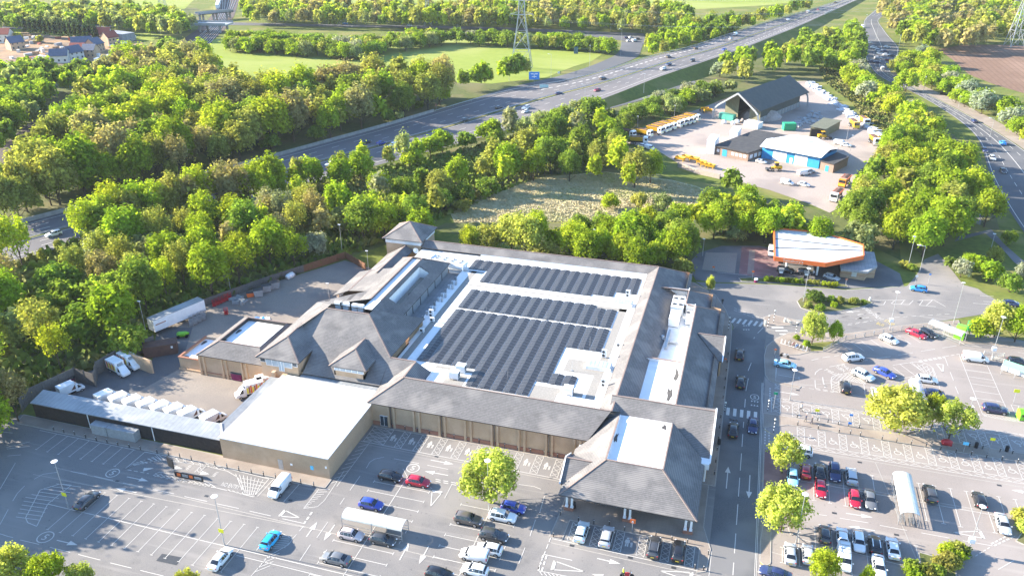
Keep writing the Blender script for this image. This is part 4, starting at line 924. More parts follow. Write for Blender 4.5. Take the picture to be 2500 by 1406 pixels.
# west wing: hipped rim round a white flat roof, low annex
roof('roof',[[(-104.0,119.35,5),(-88.4,119.4,5),(-90.9,122.8,6.95),(-100.6,122.8,6.95)],[(-104,119.35,5),(-100.6,122.8,6.95),(-100.6,133.6,6.95),(-103.8,136.6,5)],
              [(-103.8,136.6,5),(-100.6,133.6,6.95),(-90.5,133.6,6.95),(-88.9,136.6,5)],[(-90.9,122.8,6.95),(-90.9,133.6,6.95),(-88.9,136,5.9),(-88.9,120.5,5.9)]],
     [((-104,119.35,5),(-100.6,122.8,6.95)),((-100.6,122.8,6.95),(-90.9,122.8,6.95)),((-100.6,122.8,6.95),(-100.6,133.6,6.95)),((-100.6,133.6,6.95),(-90.9,133.6,6.95))])
flat('flat_roof',[(-100.5,122.9),(-91,122.9),(-91,133.5),(-100.5,133.5)],6.2)
mb=MB();mb.box(-100.55,-100.45,122.9,133.5,6.1,6.9);mb.box(-91.05,-90.95,122.9,133.5,6.1,6.9);mb.box(-100.5,-91,133.45,133.55,6.1,6.9);mb.box(-100.5,-91,122.85,122.95,6.1,6.9);mb.build('parapet',M_fascia,STORE)
walls('wall',[(-103.6,119.85),(-88.2,119.85),(-88.2,136.2),(-103.5,136.2)],0,4.95)
pi=MB()
for x in (-103.2,-97.9,-93.2):
    for dx in (-.5,.5):pi.box(x+dx-.22,x+dx+.22,119.6,119.85,0,4.9)
pi.box(-103.6,-88.2,119.72,119.845,.7,.85,1);pi.build('brick_piers',[M_brick,M_brick2],STORE)
mb=MB();mb.box(-109.4,-103.7,120.3,120.6,0,3);mb.box(-109.4,-109.1,120.6,129.5,0,3);mb.box(-109.1,-103.7,129.2,129.5,0,3);mb.box(-109.5,-103.6,120.2,120.65,3,3.15,1);mb.box(-109.5,-109.05,120.6,129.6,3,3.15,1);mb.box(-109.6,-103.6,120.0,120.3,0,.5);mb.build('annex_wall',[M_brick,M_brick2],STORE)
flat('flat_roof',[(-109.1,120.6),(-103.7,120.6),(-103.7,129.2),(-109.1,129.2)],2.6)
mb=MB()
for a_ in ((-109,-107.6,120.7,122.0),(-108.9,-107.9,126,129),(-101,-100.4+.6,124,125),(-100.3,-99.3,127,130)):
    z_=2.63 if a_[0] <-104 else 6.22
    pts=[(a_[0]+(a_[1]-a_[0])*(.5+.5*math.cos(t)*(.75+.25*math.sin(3*t))),a_[2]+(a_[3]-a_[2])*(.5+.5*math.sin(t)*(.8+.2*math.cos(2*t))),z_) for t in [i*6.283/14 for i in range(14)]];mb.poly(pts)
for a_ in ((-71.0,-69.6,151,154),(-70.5,-69.3,157.5,159.5),(-16.0,-15.2,111,114.5),(-8.6,-7.6,117,119.2),(-9.3,-8.0,126.5,133),(-8.7,-7.6,134,140.5),(-13.6,-12.8,143,146)):
    z_=7.63 if a_[0] <-60 else (PZ-.53 if a_[2] <120 else (6.07 if a_[2] <141 else 5.03))
    pts=[(a_[0]+(a_[1]-a_[0])*(.5+.5*math.cos(t)*(.7+.3*math.sin(3*t+a_[2]))),a_[2]+(a_[3]-a_[2])*(.5+.5*math.sin(t)*(.75+.25*math.cos(4*t+a_[0]))),z_) for t in [i*6.283/18 for i in range(18)]];mb.poly(pts)
mb.build('roof_puddles',M_puddle,STORE)
# grey walkway matting on the solar roof
wk=MB()
def mat_(x0,x1,y0,y1,z=FZ+.012):wk.poly([(x0,y0,z),(x1,y0,z),(x1,y1,z),(x0,y1,z)])
mat_(-61.9,-60.5,126,171.5);mat_(-60.5,-22.5,163.4,164.2);mat_(-67,-58.5,170.6,171.5);mat_(-23.4,-21.7,124,161.5);mat_(-29,-21.7,160.2,161.6)
mat_(-54,-45,126.4,127.4);mat_(-50.6,-46.6,120.8,125.2,FZ+.016);mat_(-46,-44,124.2,124.9)
mat_(-33,-24,124.2,125.6,FZ+.016);mat_(-33.5,-28.6,121.6,126,FZ+.02);mat_(-29.5,-22.6,132.2,137.2,FZ+.016)
wk.build('walkway_matting',M_memb2,STORE)

# ------------------------------------------------------------------ store roof: solar rows and plant
def strip_mesh(y0,y1,sgn):
    """one leaning strip of panels: frames with dark cells, 1.13 m apart along y"""
    b=MB();n=max(1,round((y1-y0)/1.13));p=(y1-y0)/n;W=1.17;tl=math.radians(11)
    def at(u,v,h=0):return (sgn*(.03+u*math.cos(tl)),v,.38-u*math.sin(tl)+h)
    for i in range(n):
        a,c=y0+p*i+.02,y0+p*(i+1)-.02
        q=[at(0,a),at(W,a),at(W,c),at(0,c)];b.poly(q if sgn >0 else q[::-1],1)
        q=[at(.05,a+.05,.006),at(W-.05,a+.05,.006),at(W-.05,c-.05,.006),at(.05,c-.05,.006)];b.poly(q if sgn >0 else q[::-1],0)
        q=[at(W,a),at(W,a,-.04),at(W,c,-.04),at(W,c)];b.poly(q,1)
    return b
SOL=[]
for i in range(17):
    y0=172.2 if i <2 else (165.7 if i <13 else (166.6 if i <15 else 169.2))
    SOL.append((-62.0+2.5*i,y0,177.9,'north block'))
for i in range(14):SOL.append((-57.4+2.5*i,151.7,161.3 if i <12 else 160.0,'middle block'))
for i in range(14):
    y0=127.9 if i <5 else (121.7 if i <10 else (124.5 if i ==10 else 141.2))
    if i ==10:y0=127.0
    SOL.append((-57.4+2.5*i,y0,150.9,'south block'))
for i in (11,12):SOL.append((-57.4+2.5*i,126.8,130.6,'small block'))
cnt={}
names={'north block':'northern solar block','middle block':'middle solar block','south block':'long southern solar block','small block':'short solar block beside the vent box'}
tot={k:sum(1 for s in SOL if s[3] ==k) for k in names}
ordw=['first','second','third','fourth','fifth','sixth','seventh','eighth','ninth','tenth','eleventh','twelfth','thirteenth','fourteenth','fifteenth','sixteenth','seventeenth','eighteenth','nineteenth','twentieth']
for x,y0,y1,k in SOL:
    j=cnt.get(k,0);cnt[k]=j+1
    e=empty('solar_panel_row',(x,y0,FZ),0,'%s tent shaped row from the left in the %s' % (ordw[j],names[k]),'solar panels','solar panel rows on the store roof')
    for sg in (-1,1):strip_mesh(0,y1-y0,sg).build('panel_strip',[M_panel,M_pframe],e)
    r=MB();r.beam((-1.1,.1,.06),(1.1,.1,.06),.06);r.beam((-1.1,y1-y0-.1,.06),(1.1,y1-y0-.1,.06),.06)
    for yy in (.1,y1-y0-.1):r.beam((0,yy,0),(0,yy,.36),.05)
    r.build('mounting_rail',M_galv,e)
def skylight(px,py,w,d,z,label):
    c=g(px,py,z+.8);e=empty('roof_skylight',(c.x,c.y,z),0,label,'skylight','box skylights on the store roof')
    b=MB();b.box(-w/2,w/2,-d/2,d/2,0,.75);b.build('kerb_box',M_wht,e)
    gl=MB();n=6
    for i in range(n):gl.box(-w/2+.08+(w-.16)/n*i,-w/2+.02+(w-.16)/n*(i+1),-d/2+.1,d/2-.1,.75,.84)
    gl.build('glazing',M_wglass,e)
skylight(1521,736,4.4,2.4,FZ,'long white skylight box between the north and middle solar panels');skylight(1463,888,4.9,2.6,FZ,'long white skylight box in the white gap near the east ridge')
def ventbox(px,py,label):
    c=g(px,py,FZ+.9);e=empty('roof_vent_box',(c.x,c.y,FZ),0,label,'vent box','white vent boxes on the store roof')
    b=MB();b.box(-.9,.9,-.7,.7,.3,1.7)
    for sx in (-.75,.75):
        for sy in (-.55,.55):b.box(sx-.06,sx+.06,sy-.06,sy+.06,0,.3)
    b.build('housing',M_wht,e);l=MB()
    for i in range(5):l.box(.9,.94,-.5,.5,.5+i*.22,.62+i*.22)
    l.build('louvre',M_dark,e)
ventbox(1110,914,'white vent box on legs near the south west solar corner');ventbox(1388,952,'white vent box on grey matting near the front ridge');ventbox(1126,898,'smaller white vent box beside the solar panels')
def condenser(c,rz,label,n=1):
    e=empty('condenser_unit',c,rz,label,'condenser unit','small condenser units on the store roof')
    b=MB();b.box(-.5,.5,-.2,.2,.15,.85*n+.15);b.box(-.45,-.3,-.2,.2,0,.15);b.box(.3,.45,-.2,.2,0,.15);b.build('housing',M_wht,e)
    for i in range(n):
        f=MB();f.tube((-.1,-.2,.55+.8*i),(-.1,-.23,.55+.8*i),.3,.3,12);f.build('fan',M_dark,e)
for x,y,n,l in ((1474,938,2,'twin fan condenser unit against the east ridge'),(1511,841,1,'single fan condenser unit at the foot of the east ridge'),(1475,866,2,'dark grilled condenser unit beside the southern skylight'),(1533,720,2,'dark grilled condenser unit beside the northern skylight'),(1053,768,2,'tall condenser unit at the end of the row of vents'),(1055,779,1,'low condenser unit at the end of the row of vents'),(1030,805,1,'squat condenser unit below the big slate roof')):
    c=g(x,y,FZ+.6);c.z=FZ if x >1060 else FZ-.0;condenser(c,0,l,n)
# chiller with eight fans
a,c=g(1060,630,8.2),g(1131,645,8.2);ce=(a+c)/2
e=empty('roof_chiller',(ce.x,ce.y+.6,FZ),math.atan2(c.y-a.y,c.x-a.x),'long white chiller on legs with eight round fans beside the tower','chiller')
b=MB();b.box(-4.6,4.6,-1.2,1.2,1.2,2.0);b.box(-4.75,-4.6,-1.25,1.25,.9,2.3)
b.build('housing',M_wht,e)
for sx in (-4.3,0,4.3):
    for sy in (-1,1):l=MB();l.box(sx-.1,sx+.1,sy-.1,sy+.1,0,1.2);l.build('leg',M_wht,e)
for i in range(4):
    for sy in (-.55,.55):
        f=MB();f.tube((-3.5+i*2.3,sy,2.0),(-3.5+i*2.3,sy,2.16),.48,.45,14);f.tube((-3.5+i*2.3,sy,2.16),(-3.5+i*2.3,sy,2.2),.2,.2,8,1);f.build('fan',[M_galv,M_dark],e)
def handler(px,py,w,d,h,z,label,fans=0):
    c=g(px,py,z+h);e=empty('air_handling_unit',(c.x,c.y,z),0,label,'air handling unit','air handling units in the roof well')
    b=MB();b.box(-w/2,w/2,-d/2,d/2,.25,h)
    for k in range(1,3):b.box(-w/2-.02,w/2+.02,-d/2+d*k/3-.03,-d/2+d*k/3+.03,.3,h+.03)
    b.build('housing',M_wht,e);s=MB();s.box(-w/2+.1,w/2-.1,-d/2+.1,d/2-.1,0,.25);s.build('plinth',M_grey,e)
    for k in range(fans):f=MB();f.tube((-w/4+(k % 2)*w/2,d/4-(k // 2)*d/2,h),(-w/4+(k % 2)*w/2,d/4-(k // 2)*d/2,h+.12),.5,.45,14,0);f.build('fan',M_dark,e)
handler(1656,736,2.7,6.0,2.2,5.0,'big white air handling unit with dark round fans at the end of the roof well',4)
handler(1648,768,2.2,5.0,1.9,5.0,'white and cream air handling unit in the middle of the roof well')
handler(1650,752,1.6,2.2,1.4,5.0,'low white air handling unit between the two larger units')
handler(1683,768,1.2,3.6,1.8,5.0,'narrow white air handling unit against the outer slate strip',1)
d_=MB();d_.beam((-11.5,148,5.5),(-11.5,156,5.5),.5);d_.beam((-11.5,151,5.4),(-8.6,151,5.4),.45);d_.tube((-12.6,152.5,5),(-12.6,152.5,5.9),.6,.35,10);tag(d_.build('roof_duct',M_galv),'pale ducting on the floor of the roof well south of the air units','duct')
# satellite dish by the tower
c=g(1016,612,8);e=empty('satellite_dish',(c.x,c.y,6.2),0,'white satellite dish on a pole beside the tower','satellite dish')
b=MB();b.tube((0,0,0),(0,0,1.6),.06);b.build('pole',M_dark,e)
b=MB();n=14;ring=[(.75*math.cos(6.283*i/n),-.25,1.9+.75*math.sin(6.283*i/n)) for i in range(n)];b.add(ring+[(0,.02,1.9)],[(i,(i+1) % n,n) for i in range(n)]);b.build('dish',M_wht,e)
# plant cluster at the crest of the big roof
b=MB()
for i,x in enumerate((-79.4,-77.6,-75.6,-74.2)):b.box(x,x+1.2,134.6,135.5,ptz+.2,13.1)
b.tube((-79.5,134.9,12.9),(-78.2,134.9,12.9),.45,.45,10);tag(b.build('roof_ductwork',M_wht),'white ducts and boxes behind the crest of the big slate roof','ductwork')
for i,(x,y) in enumerate(((1188,770),(1333,782),(1457,795),(1130,875),(1440,845),(1240,925),(1396,905),(1385,690),(1280,700))):
    c=g(x,y,FZ);m_=MB();m_.tube((c.x,c.y,FZ),(c.x,c.y,FZ+2.2),.035,.02,5);m_.box(c.x-.2,c.x+.2,c.y-.2,c.y+.2,FZ,FZ+.1)
    tag(m_.build('lightning_rod',M_galv),'thin steel lightning rod standing between the solar panel rows','lightning rod','lightning rods on the solar roof')

# ------------------------------------------------------------------ flat extension and the van shelter
EX=empty('store_extension',(0,0,0),0,'plain buff brick extension with a big blank white flat roof','building')
b=MB();b.box(-83.0,-61.85,96.85,118,0,4.35);b.build('wall',M_brick,EX)
b=MB();b.box(-83.15,-61.7,96.7,118.3,4.35,4.56);b.build('roof',M_memb,EX)
b=MB();b.box(-71.7,-70.8,96.79,96.85,.1,2.2);b.build('door',M_galv,EX);
b=MB();b.box(-65.4,-64.8,96.79,96.85,1.4,2.2);b.build('wall_sign',M_signl,EX);b=MB();b.box(-69.3,-68.9,96.79,96.85,1.4,1.8);b.box(-62.5,-62.2,96.75,96.85,2.3,2.7);b.build('wall_lamp',M_wht,EX)
SH=empty('van_shelter',(0,0,0),0,'long low open shelter with a pale sheet metal roof and dark timber back','shelter')
b=MB()
b.add([(-125.3,97.4,3.35),(-82.9,97.4,3.35),(-85.9,101.4,3.75),(-125.9,101.4,3.75),(-85.9,118,3.75),(-83.0,118,3.75),(-83.0,97.4,3.4)],[(0,1,2,3),(1,5,4,2)])
b.add([(-125.3,97.4,3.2),(-82.9,97.4,3.2),(-82.9,97.4,3.34),(-125.3,97.4,3.34)],[(0,1,2,3)]);b.build('roof',M_shed,SH)
b=MB();b.box(-125.2,-83.0,97.7,97.85,0,3.25);b.build('timber_wall',M_timber,SH)
b=MB();b.beam((-83.0,97.4,3.45),(-85.9,101.4,3.82),.3,.08)
for x in (-112.3,-98.0):b.tube((x,97.55,.1),(x,97.55,3.3),.08,.08,6)
b.build('drain_pipe',M_wht,SH)
for x in (-125.4,-117,-109,-101,-93,-86):q=MB();q.box(x-.1,x+.1,101.0,101.2,0,3.7);q.build('post',M_galv,SH)
for x0,x1,l in ((-110.6,-107.2,'smaller grey steel cabinet against the dark timber wall'),(-107.0,-101.0,'longer grey steel cabinet against the dark timber wall')):
    e=empty('plant_cabinet',(x0,96.1,.1),0,l,'cabinet','grey cabinets by the van shelter');b=MB();b.box(0,x1-x0,0,1.5,0,2.0);b.box(-.05,x1-x0+.05,-.05,1.5,2.0,2.08);b.build('housing',M_grey,e)
    for k in range(int((x1-x0)/1.6)):q=MB();q.box(.15+k*1.55,1.55+k*1.55,-.03,0,.15,1.85);q.build('door',M_grey,e)

# ------------------------------------------------------------------ fences
def fence(name,pts,h,mat,label,posts=2.5,cat='fence',boards=True):
    e=empty(name,(0,0,0),0,label,cat);b=MB();pm_=MB();pm_.box(-.08,.08,-.08,.08,0,h+.12);pm_=pm_.mesh('post',mat if not boards else (M_fenceg if mat != M_fencer else M_fencer))
    for a,c in zip(pts,pts[1:]):
        a=Vector((a[0],a[1],0));c=Vector((c[0],c[1],0))
        if boards:b.beam(a+Vector((0,0,h/2)),c+Vector((0,0,h/2)),.06,h)
        else:
            for zz in (h,h*.5):b.beam(a+Vector((0,0,zz)),c+Vector((0,0,zz)),.06)
            n=max(1,int((c-a).length/.5))
            for k in range(n):p=a.lerp(c,k/n);b.beam(p,p+Vector((0,0,h)),.03)
        n=max(1,int((c-a).length/posts))
        for k in range(n+1):link('post',pm_,e,a.lerp(c,k/n))
    b.build('panel' if boards else 'railing',mat,e);return e
F1=[g(484,752),g(660,690),g(842,632)]
fence('timber_fence',[g(*p) for p in ((500,748),(660,690),(742,664))],2.0,M_fenceg,'weathered timber fence behind the waste skips in the service yard')
fence('timber_fence',[g(*p) for p in ((742,664),(842,632))],2.0,M_fencer,'reddish brown timber fence at the far end of the service yard')
fence('yard_gate',[g(*p) for p in ((845,632),(893,660))],2.0,M_fencer,'dark brown boarded gates across the far end of the service yard',1.6,'gate')
fence('tall_timber_fence',[g(*p) for p in ((55,1005),(70,985),(188,930),(235,945),(240,915),(300,880),(330,870),(380,850))],3.2,M_fenceg,'tall weathered timber fence zigzagging round the corner of the van yard')
b=MB();a,c=g(300,885),g(375,912);b.beam(a+Vector((0,0,1.6)),c+Vector((0,0,1.6)),.4,3.2);tag(b.build('brick_wall',M_brick),'short buff brick wall beside the two parked box vans','wall')
fence('pedestrian_railing',[g(*p) for p in ((2010,858),(2064,830),(2200,807),(2278,802))],1.0,M_galv,'galvanised pedestrian railing along the edge of the upper car park',2.2,'railing',False)
fence('knee_rail',[q4(480,160),q4(560,205),q4(780,170)],.9,M_tent,'cream pedestrian railing on the crossing island',2.0,'railing',False)
fence('knee_rail',[q5(1560,600),q5(1900,640),q5(1700,690),q5(1900,740)],.8,M_tent,'cream timber rail behind the white van on the right',2.0,'railing',False)
fence('reed_bed_fence',[g(*p) for p in ((1085,515),(1190,466),(1330,432),(1430,410))],1.8,M_dark,'dark palisade fence along the far side of the reed bed',3,'fence',False)
b=MB()
for s in ((1655,407),(1700,425),(1755,440)):pass
pts=[g(1655,408),g(1700,424),g(1757,437)]
for a,c in zip(pts,pts[1:]):b.beam(a+Vector((0,0,.9)),c+Vector((0,0,.9)),.5,1.8)
tag(b.build('concrete_block_wall',M_depot),'low pale concrete block wall below the row of yellow spreaders','wall')

# ------------------------------------------------------------------ filling station
PS=empty('filling_station_canopy',(0,0,0),0,'big white filling station canopy roof with an orange edge and a clipped corner','canopy')
cz=5.4;cp=[g(*p,cz) for p in ((1890,557),(2006,567),(2107,598),(2108.6,624.7),(2016,643),(1892,628))]
b=MB();b.prism([(p.x,p.y) for p in cp],cz-.9,cz-.25);b.build('deck',M_wht,PS)
b=MB();n=6
for i in range(n):b.beam(cp[i]-Vector((0,0,.42)),cp[(i+1) % n]-Vector((0,0,.42)),.32,1.15)
b.build('fascia',M_orange,PS)
ins=[cp[0]+Vector((.4,-.4,0)),cp[1]+Vector((-.1,-.4,0)),cp[2]+Vector((-.4,-.3,0)),cp[3]+Vector((-.4,.3,0)),cp[4]+Vector((0,.4,0)),cp[5]+Vector((.4,.4,0))]
m_=pm('canopy_sheet',(.50,.53,.56),(.43,.46,.49),.8,.5,.4);bands(m_,0,1.0,.07,(.36,.38,.4),.6)
b=MB();b.poly([(p.x,p.y,cz-.18) for p in ins][::-1]);b.build('roof_sheet',m_,PS)
b=MB()
for t in (.36,.68):b.beam(Vector((ins[0].x,ins[0].y+(ins[5].y-ins[0].y)*t,cz-.12)),Vector((ins[2].x-.2,ins[2].y+(ins[3].y-ins[2].y)*(t*.9-.12),cz-.12)),.22,.14)
b.build('gutter',M_dark,PS)
for x,y in ((13.2,206.5),(21,206.8),(13.2,218),(21,218.5)):b=MB();b.tube((x,y,0),(x,y,cz-.9),.28,.28,10);b.build('column',M_wht,PS)
fa_,fb_=cp[5],cp[4];dr=(fb_-fa_).normalized();nn=Vector((dr.y,-dr.x,0))
L_=Paint();L_.text("Sainsbury's",fa_+dr*2.1+nn*.2+Vector((0,0,-.72)),dr*4.9,Vector((0,0,.75)));L_.build('lettering',M_tent,PS)
for i,(x,y) in enumerate(((12.0,203.6),(18.3,204.0),(12.0,212),(18.3,212))):
    e=empty('fuel_pump',(x,y,.05),0,('%s fuel pump under the canopy, %s row' % (('left','right')[i % 2],('front','back')[i // 2])),'fuel pump','fuel pumps under the canopy')
    b=MB();b.box(-.6,.6,-.25,.25,0,1.5);b.build('cabinet',M_dark,e);b=MB();b.box(-.45,.45,-.27,-.25,.9,1.4);b.build('display',M_wht,e);b=MB();b.box(-.65,.65,-.3,.3,1.5,2.2);b.build('header',M_grey,e);b=MB();b.tube((.62,0,.4),(.62,0,1.3),.06);b.build('hose',M_black,e)
KI=empty('filling_station_kiosk',(0,0,0),0,'buff brick filling station kiosk with a white flat roof','kiosk')
b=MB();b.prism([(26.8,207.4),(32.6,206.6),(33.3,208.6),(35.2,209),(35.4,218.2),(27,218.2)],0,2.7);b.build('wall',M_brick,KI)
b=MB();b.prism([(26.4,205.2),(32.8,205.0),(34.4,207.8),(35.5,209.4),(35.6,218.9),(26.6,218.9)],2.7,3.3);b.build('roof',M_shed,KI)
b=MB();b.box(29.4,30.6,206.7,207.0,.8,2.0);b.build('poster',M_tent,KI);b=MB();b.box(26.74,26.8,209,214,.2,2.6);b.build('window',M_glass,KI)
b=MB();b.prism([(26.75,207.35),(32.65,206.55),(33.35,208.55),(35.25,208.95),(35.45,217),(27,217)],1.2,1.3);b.build('brick_band',M_brick2,KI)

# ------------------------------------------------------------------ highways depot
BN=empty('salt_barn',(0,0,0),0,'huge dark roofed salt barn with pale curved portal legs and an open end','barn')
sw=Vector((2.6,356.6,0));se=Vector((23.8,401.2,0));nw=Vector((-16.9,366.2,0));ne_=se+(nw-sw);ez0,rz0=6.8,13.2
up_=lambda p,z:Vector((p.x,p.y,z));mw_=(sw+nw)/2;me_=(se+ne_)/2
roof('roof',[[up_(sw,ez0),up_(se,ez0),up_(me_,rz0),up_(mw_,rz0)],[up_(nw,ez0),up_(ne_,ez0),up_(me_,rz0),up_(mw_,rz0)]],mat=M_barn,parent=BN,th=.25)
din=(nw-sw).normalized();dal=(se-sw).normalized()
b=MB();i1,i2,i3,i4=sw+din*2.4+dal*6,se+din*2.4-dal*4,ne_-din*2.4-dal*4,nw-din*2.4+dal*6
b.add([up_(i1,2.5),up_(i2,2.5),up_(i2,7.6),up_(i1,7.6)],[(0,1,2,3)]);b.add([up_(i4,0),up_(i3,0),up_(i3,7.6),up_(i4,7.6)],[(3,2,1,0)]);b.build('side_wall',M_barn,BN)
b=MB();b.add([up_(i1,0),up_(i2,0),up_(i2,2.5),up_(i1,2.5)],[(0,1,2,3)])
for k in range(14):p=i1.lerp(i2,k/13)-din*.15;b.box(p.x-.15,p.x+.15,p.y-.15,p.y+.15,0,2.6)
b.build('concrete_base_wall',M_grey,BN)
mi=(i1+i4)/2;b=MB();wA=i1.lerp(i4,.3);wB=i1.lerp(i4,.62)
b.add([up_(i1,0),up_(wA,0),up_(wA,10.6),up_(i1,7.7)],[(0,1,2,3)]);b.add([up_(wB,0),up_(i4,0),up_(i4,7.7),up_(wB,11.4)],[(0,1,2,3)]);b.build('end_wall',M_olive,BN)
mi2=(i2+i3)/2;b=MB();b.add([up_(i2,0),up_(i3,0),up_(i3,7.7),up_(mi2,12.5),up_(i2,7.7)],[(0,1,2,3,4)]);b.build('back_wall',M_olive,BN)
for base,ed in ((sw,mw_),(nw,mw_),(se,me_),(ne_,me_)):
    b=MB();ind=(ed-base).normalized();P_=[up_(base,0),up_(base,3.2)+ind*.15,up_(base,5.2)+ind*.7,up_(base,6.6)+ind*2.0,up_(ed,rz0-.4)]
    for a,c in zip(P_,P_[1:]):b.beam(a,c,.55,.7)
    b.build('portal_frame',M_grey,BN)
b=MB();b.ball((mi.x+8,mi.y+7,0),9,7,4.5,0,12,7,.15);tag(b.build('salt_heap',M_salt,smooth=False),'brown salt heap seen inside the open end of the barn','salt heap')
def block(name,label,pts,h,wall,roofm,cat='building',over=.25):
    e=empty(name,(0,0,0),0,label,cat);b=MB();b.prism(pts,0,h,0);b.build('wall',wall,e)
    cx=sum(p[0] for p in pts)/len(pts);cy=sum(p[1] for p in pts)/len(pts)
    q=[(cx+(p[0]-cx)*(1+over/6),cy+(p[1]-cy)*(1+over/6)) for p in pts];b=MB();b.prism(q,h,h+.35,1,top=0);b.build('roof',[roofm,M_fascia],e);return e
OF=block('depot_office','brick depot office with a black flat roof',[(-12.2,311.2),(.2,304.6),(5.2,312.5),(9,322),(15.8,332),(2,338)],3.2,M_dbrick,M_bitum)
def facepatch(e,name,a,c,t0,t1,z0,z1,mat,off=.06):
    a=Vector((a[0],a[1],0));c=Vector((c[0],c[1],0));d=(c-a).normalized();n=Vector((d.y,-d.x,0))*off;p,q=a.lerp(c,t0)+n,a.lerp(c,t1)+n
    b=MB();b.add([up_(p,z0),up_(q,z0),up_(q,z1),up_(p,z1)],[(0,1,2,3)]);return b.build(name,mat,e)
for t in (.05,.5,.62,.74,.86):facepatch(OF,'window',(-12.2,311.2),(.2,304.6),t,t+.08,1.2,2.3,M_wht)
facepatch(OF,'door',(-12.2,311.2),(.2,304.6),.22,.36,.1,2.6,M_blue)
for t in (.1,.4,.7):facepatch(OF,'window',(.2,304.6),(5.2,312.5),t,t+.2,.9,2.4,M_wht)
WS=empty('depot_workshop',(0,0,0),0,'blue fronted depot workshop with a low pitched white roof','workshop')
b=MB();b.prism([(4.9,310.9),(25.0,302.5),(31.4,314.5),(8.5,323.5)],0,4.3);b.build('wall',M_blue,WS)
roof('roof',[[(3.8,310.1,4.6),(25.2,300.9,4.6),(28.4,307.9,5.9),(6.0,316.8,5.9)],[(28.4,307.9,5.9),(6.0,316.8,5.9),(8.2,323.8,4.6),(32.0,315.2,4.6)]],mat=M_roofw,parent=WS)
for t0,t1 in ((.2,.44),(.58,.8)):facepatch(WS,'shutter_door',(4.9,310.9),(25.0,302.5),t0,t1,.1,3.6,M_wht)
facepatch(WS,'side_door',(4.9,310.9),(25.0,302.5),.5,.55,.1,2.2,M_wht)
WS2=empty('depot_workshop',(0,0,0),0,'smaller white roofed workshop behind the blue workshop, with two rooflights','workshop')
b=MB();b.prism([(9,324.4),(30.0,317),(24.5,329.5),(16,331)],0,4.0);b.build('wall',M_dbrick,WS2)
b=MB();b.prism([(8.6,324.0),(30.6,316.4),(24.6,330),(15.8,331.4)],4.0,4.4);b.build('roof',M_roofw,WS2)
for x,y in ((17,327.2),(22.5,322.6)):b=MB();b.box(x-1,x+1,y-.8,y+.8,4.41,4.48);b.build('rooflight',M_grey,WS2)
EB=block('depot_store','low brick depot store with a black roof at the right end of the workshop',[(25.4,301.6),(29.7,298.6),(35.2,309.2),(31.6,314)],3.1,M_dbrick,M_bitum);facepatch(EB,'door',(25.4,301.6),(29.7,298.6),.4,.65,.1,2.2,M_blue)
OS=empty('olive_store_shed',(0,0,0),0,'olive green open fronted shed behind the workshop','shed')
b=MB();b.prism([(23.2,347.2),(28.6,347.0),(35.6,362.6),(29.2,362.6)],0,3.6);b.build('wall',M_olive,OS)
roof('roof',[[(22.6,346.2,4.4),(29.0,346.2,3.7),(36.2,363.2,3.7),(28.8,363.2,4.4)]],mat=M_olive,parent=OS);facepatch(OS,'opening',(23.2,347.2),(28.6,347),.08,.92,0,3.2,M_black)  # black face on the solid wall paints the shaded inside of the shed
def crate_shed(name,label,px,py,w,d,h,mat,rz,cat):
    c=g(px,py);e=empty(name,c,rz,label,cat);b=MB();b.box(-w/2,w/2,-d/2,d/2,0.15,h);b.box(-w/2-.04,w/2+.04,-d/2-.04,d/2+.04,h,h+.12);b.build('body',mat,e)
    b=MB();b.box(-w/2+.2,-.05,-d/2-.05,-d/2,.3,h-.2);b.box(.05,w/2-.2,-d/2-.05,-d/2,.3,h-.2);b.build('doors',mat,e);return e
RZD=math.atan2(304.6-311.2,12.4)
crate_shed('site_cabin','white site cabin nearest the office on the left',1738,370,9,3.2,5.4,M_wht,RZD+1.95,'cabin');crate_shed('site_cabin','white site cabin behind the other, closer to the barn',1793,345,9,3.2,5.0,M_wht,RZD+1.95,'cabin')
crate_shed('storage_container','dark green storage container beside the bagged salt',1925,318,5,3,3,M_signg,.3,'container');crate_shed('storage_container','teal storage container in front of the barn opening',1775,293,7,2.6,2.6,pm('teal_paint',(.06,.28,.22),rough=.5),-.45,'container');crate_shed('white_tank_store','white box store at the corner of the barn',1838,312,6.5,4.5,2.6,M_wht,-.45,'store')

# ------------------------------------------------------------------ houses far left
def house(px,py,w,d,h,rz,wall,rf,label):
    c=g(px,py);e=empty('house',c,rz,label,'house','new houses on the building site');b=MB();b.box(-w/2,w/2,-d/2,d/2,0,h)
    r=h+d*.42;b.poly([(-w/2,-d/2,h),(-w/2,d/2,h),(-w/2,0,r)]);b.poly([(w/2,-d/2,h),(w/2,d/2,h),(w/2,0,r)]);b.build('wall',wall,e)
    roof('roof',[[(-w/2-.3,-d/2-.4,h-.3),(w/2+.3,-d/2-.4,h-.3),(w/2+.3,0,r+.1),(-w/2-.3,0,r+.1)],[(-w/2-.3,d/2+.4,h-.3),(w/2+.3,d/2+.4,h-.3),(w/2+.3,0,r+.1),(-w/2-.3,0,r+.1)]],mat=rf,parent=e)
    for k in range(3):
        for zz in (1.0,3.6):
            if zz+1.2 <h:q=MB();x=-w/2+w*(k+.5)/3;q.box(x-.5,x+.5,-d/2-.06,-d/2,zz,zz+1.2);q.build('window',M_glass,e)
M_dslate=pm('blue_grey_roof',(.10,.12,.17),(.08,.10,.14),1,.8,.3)
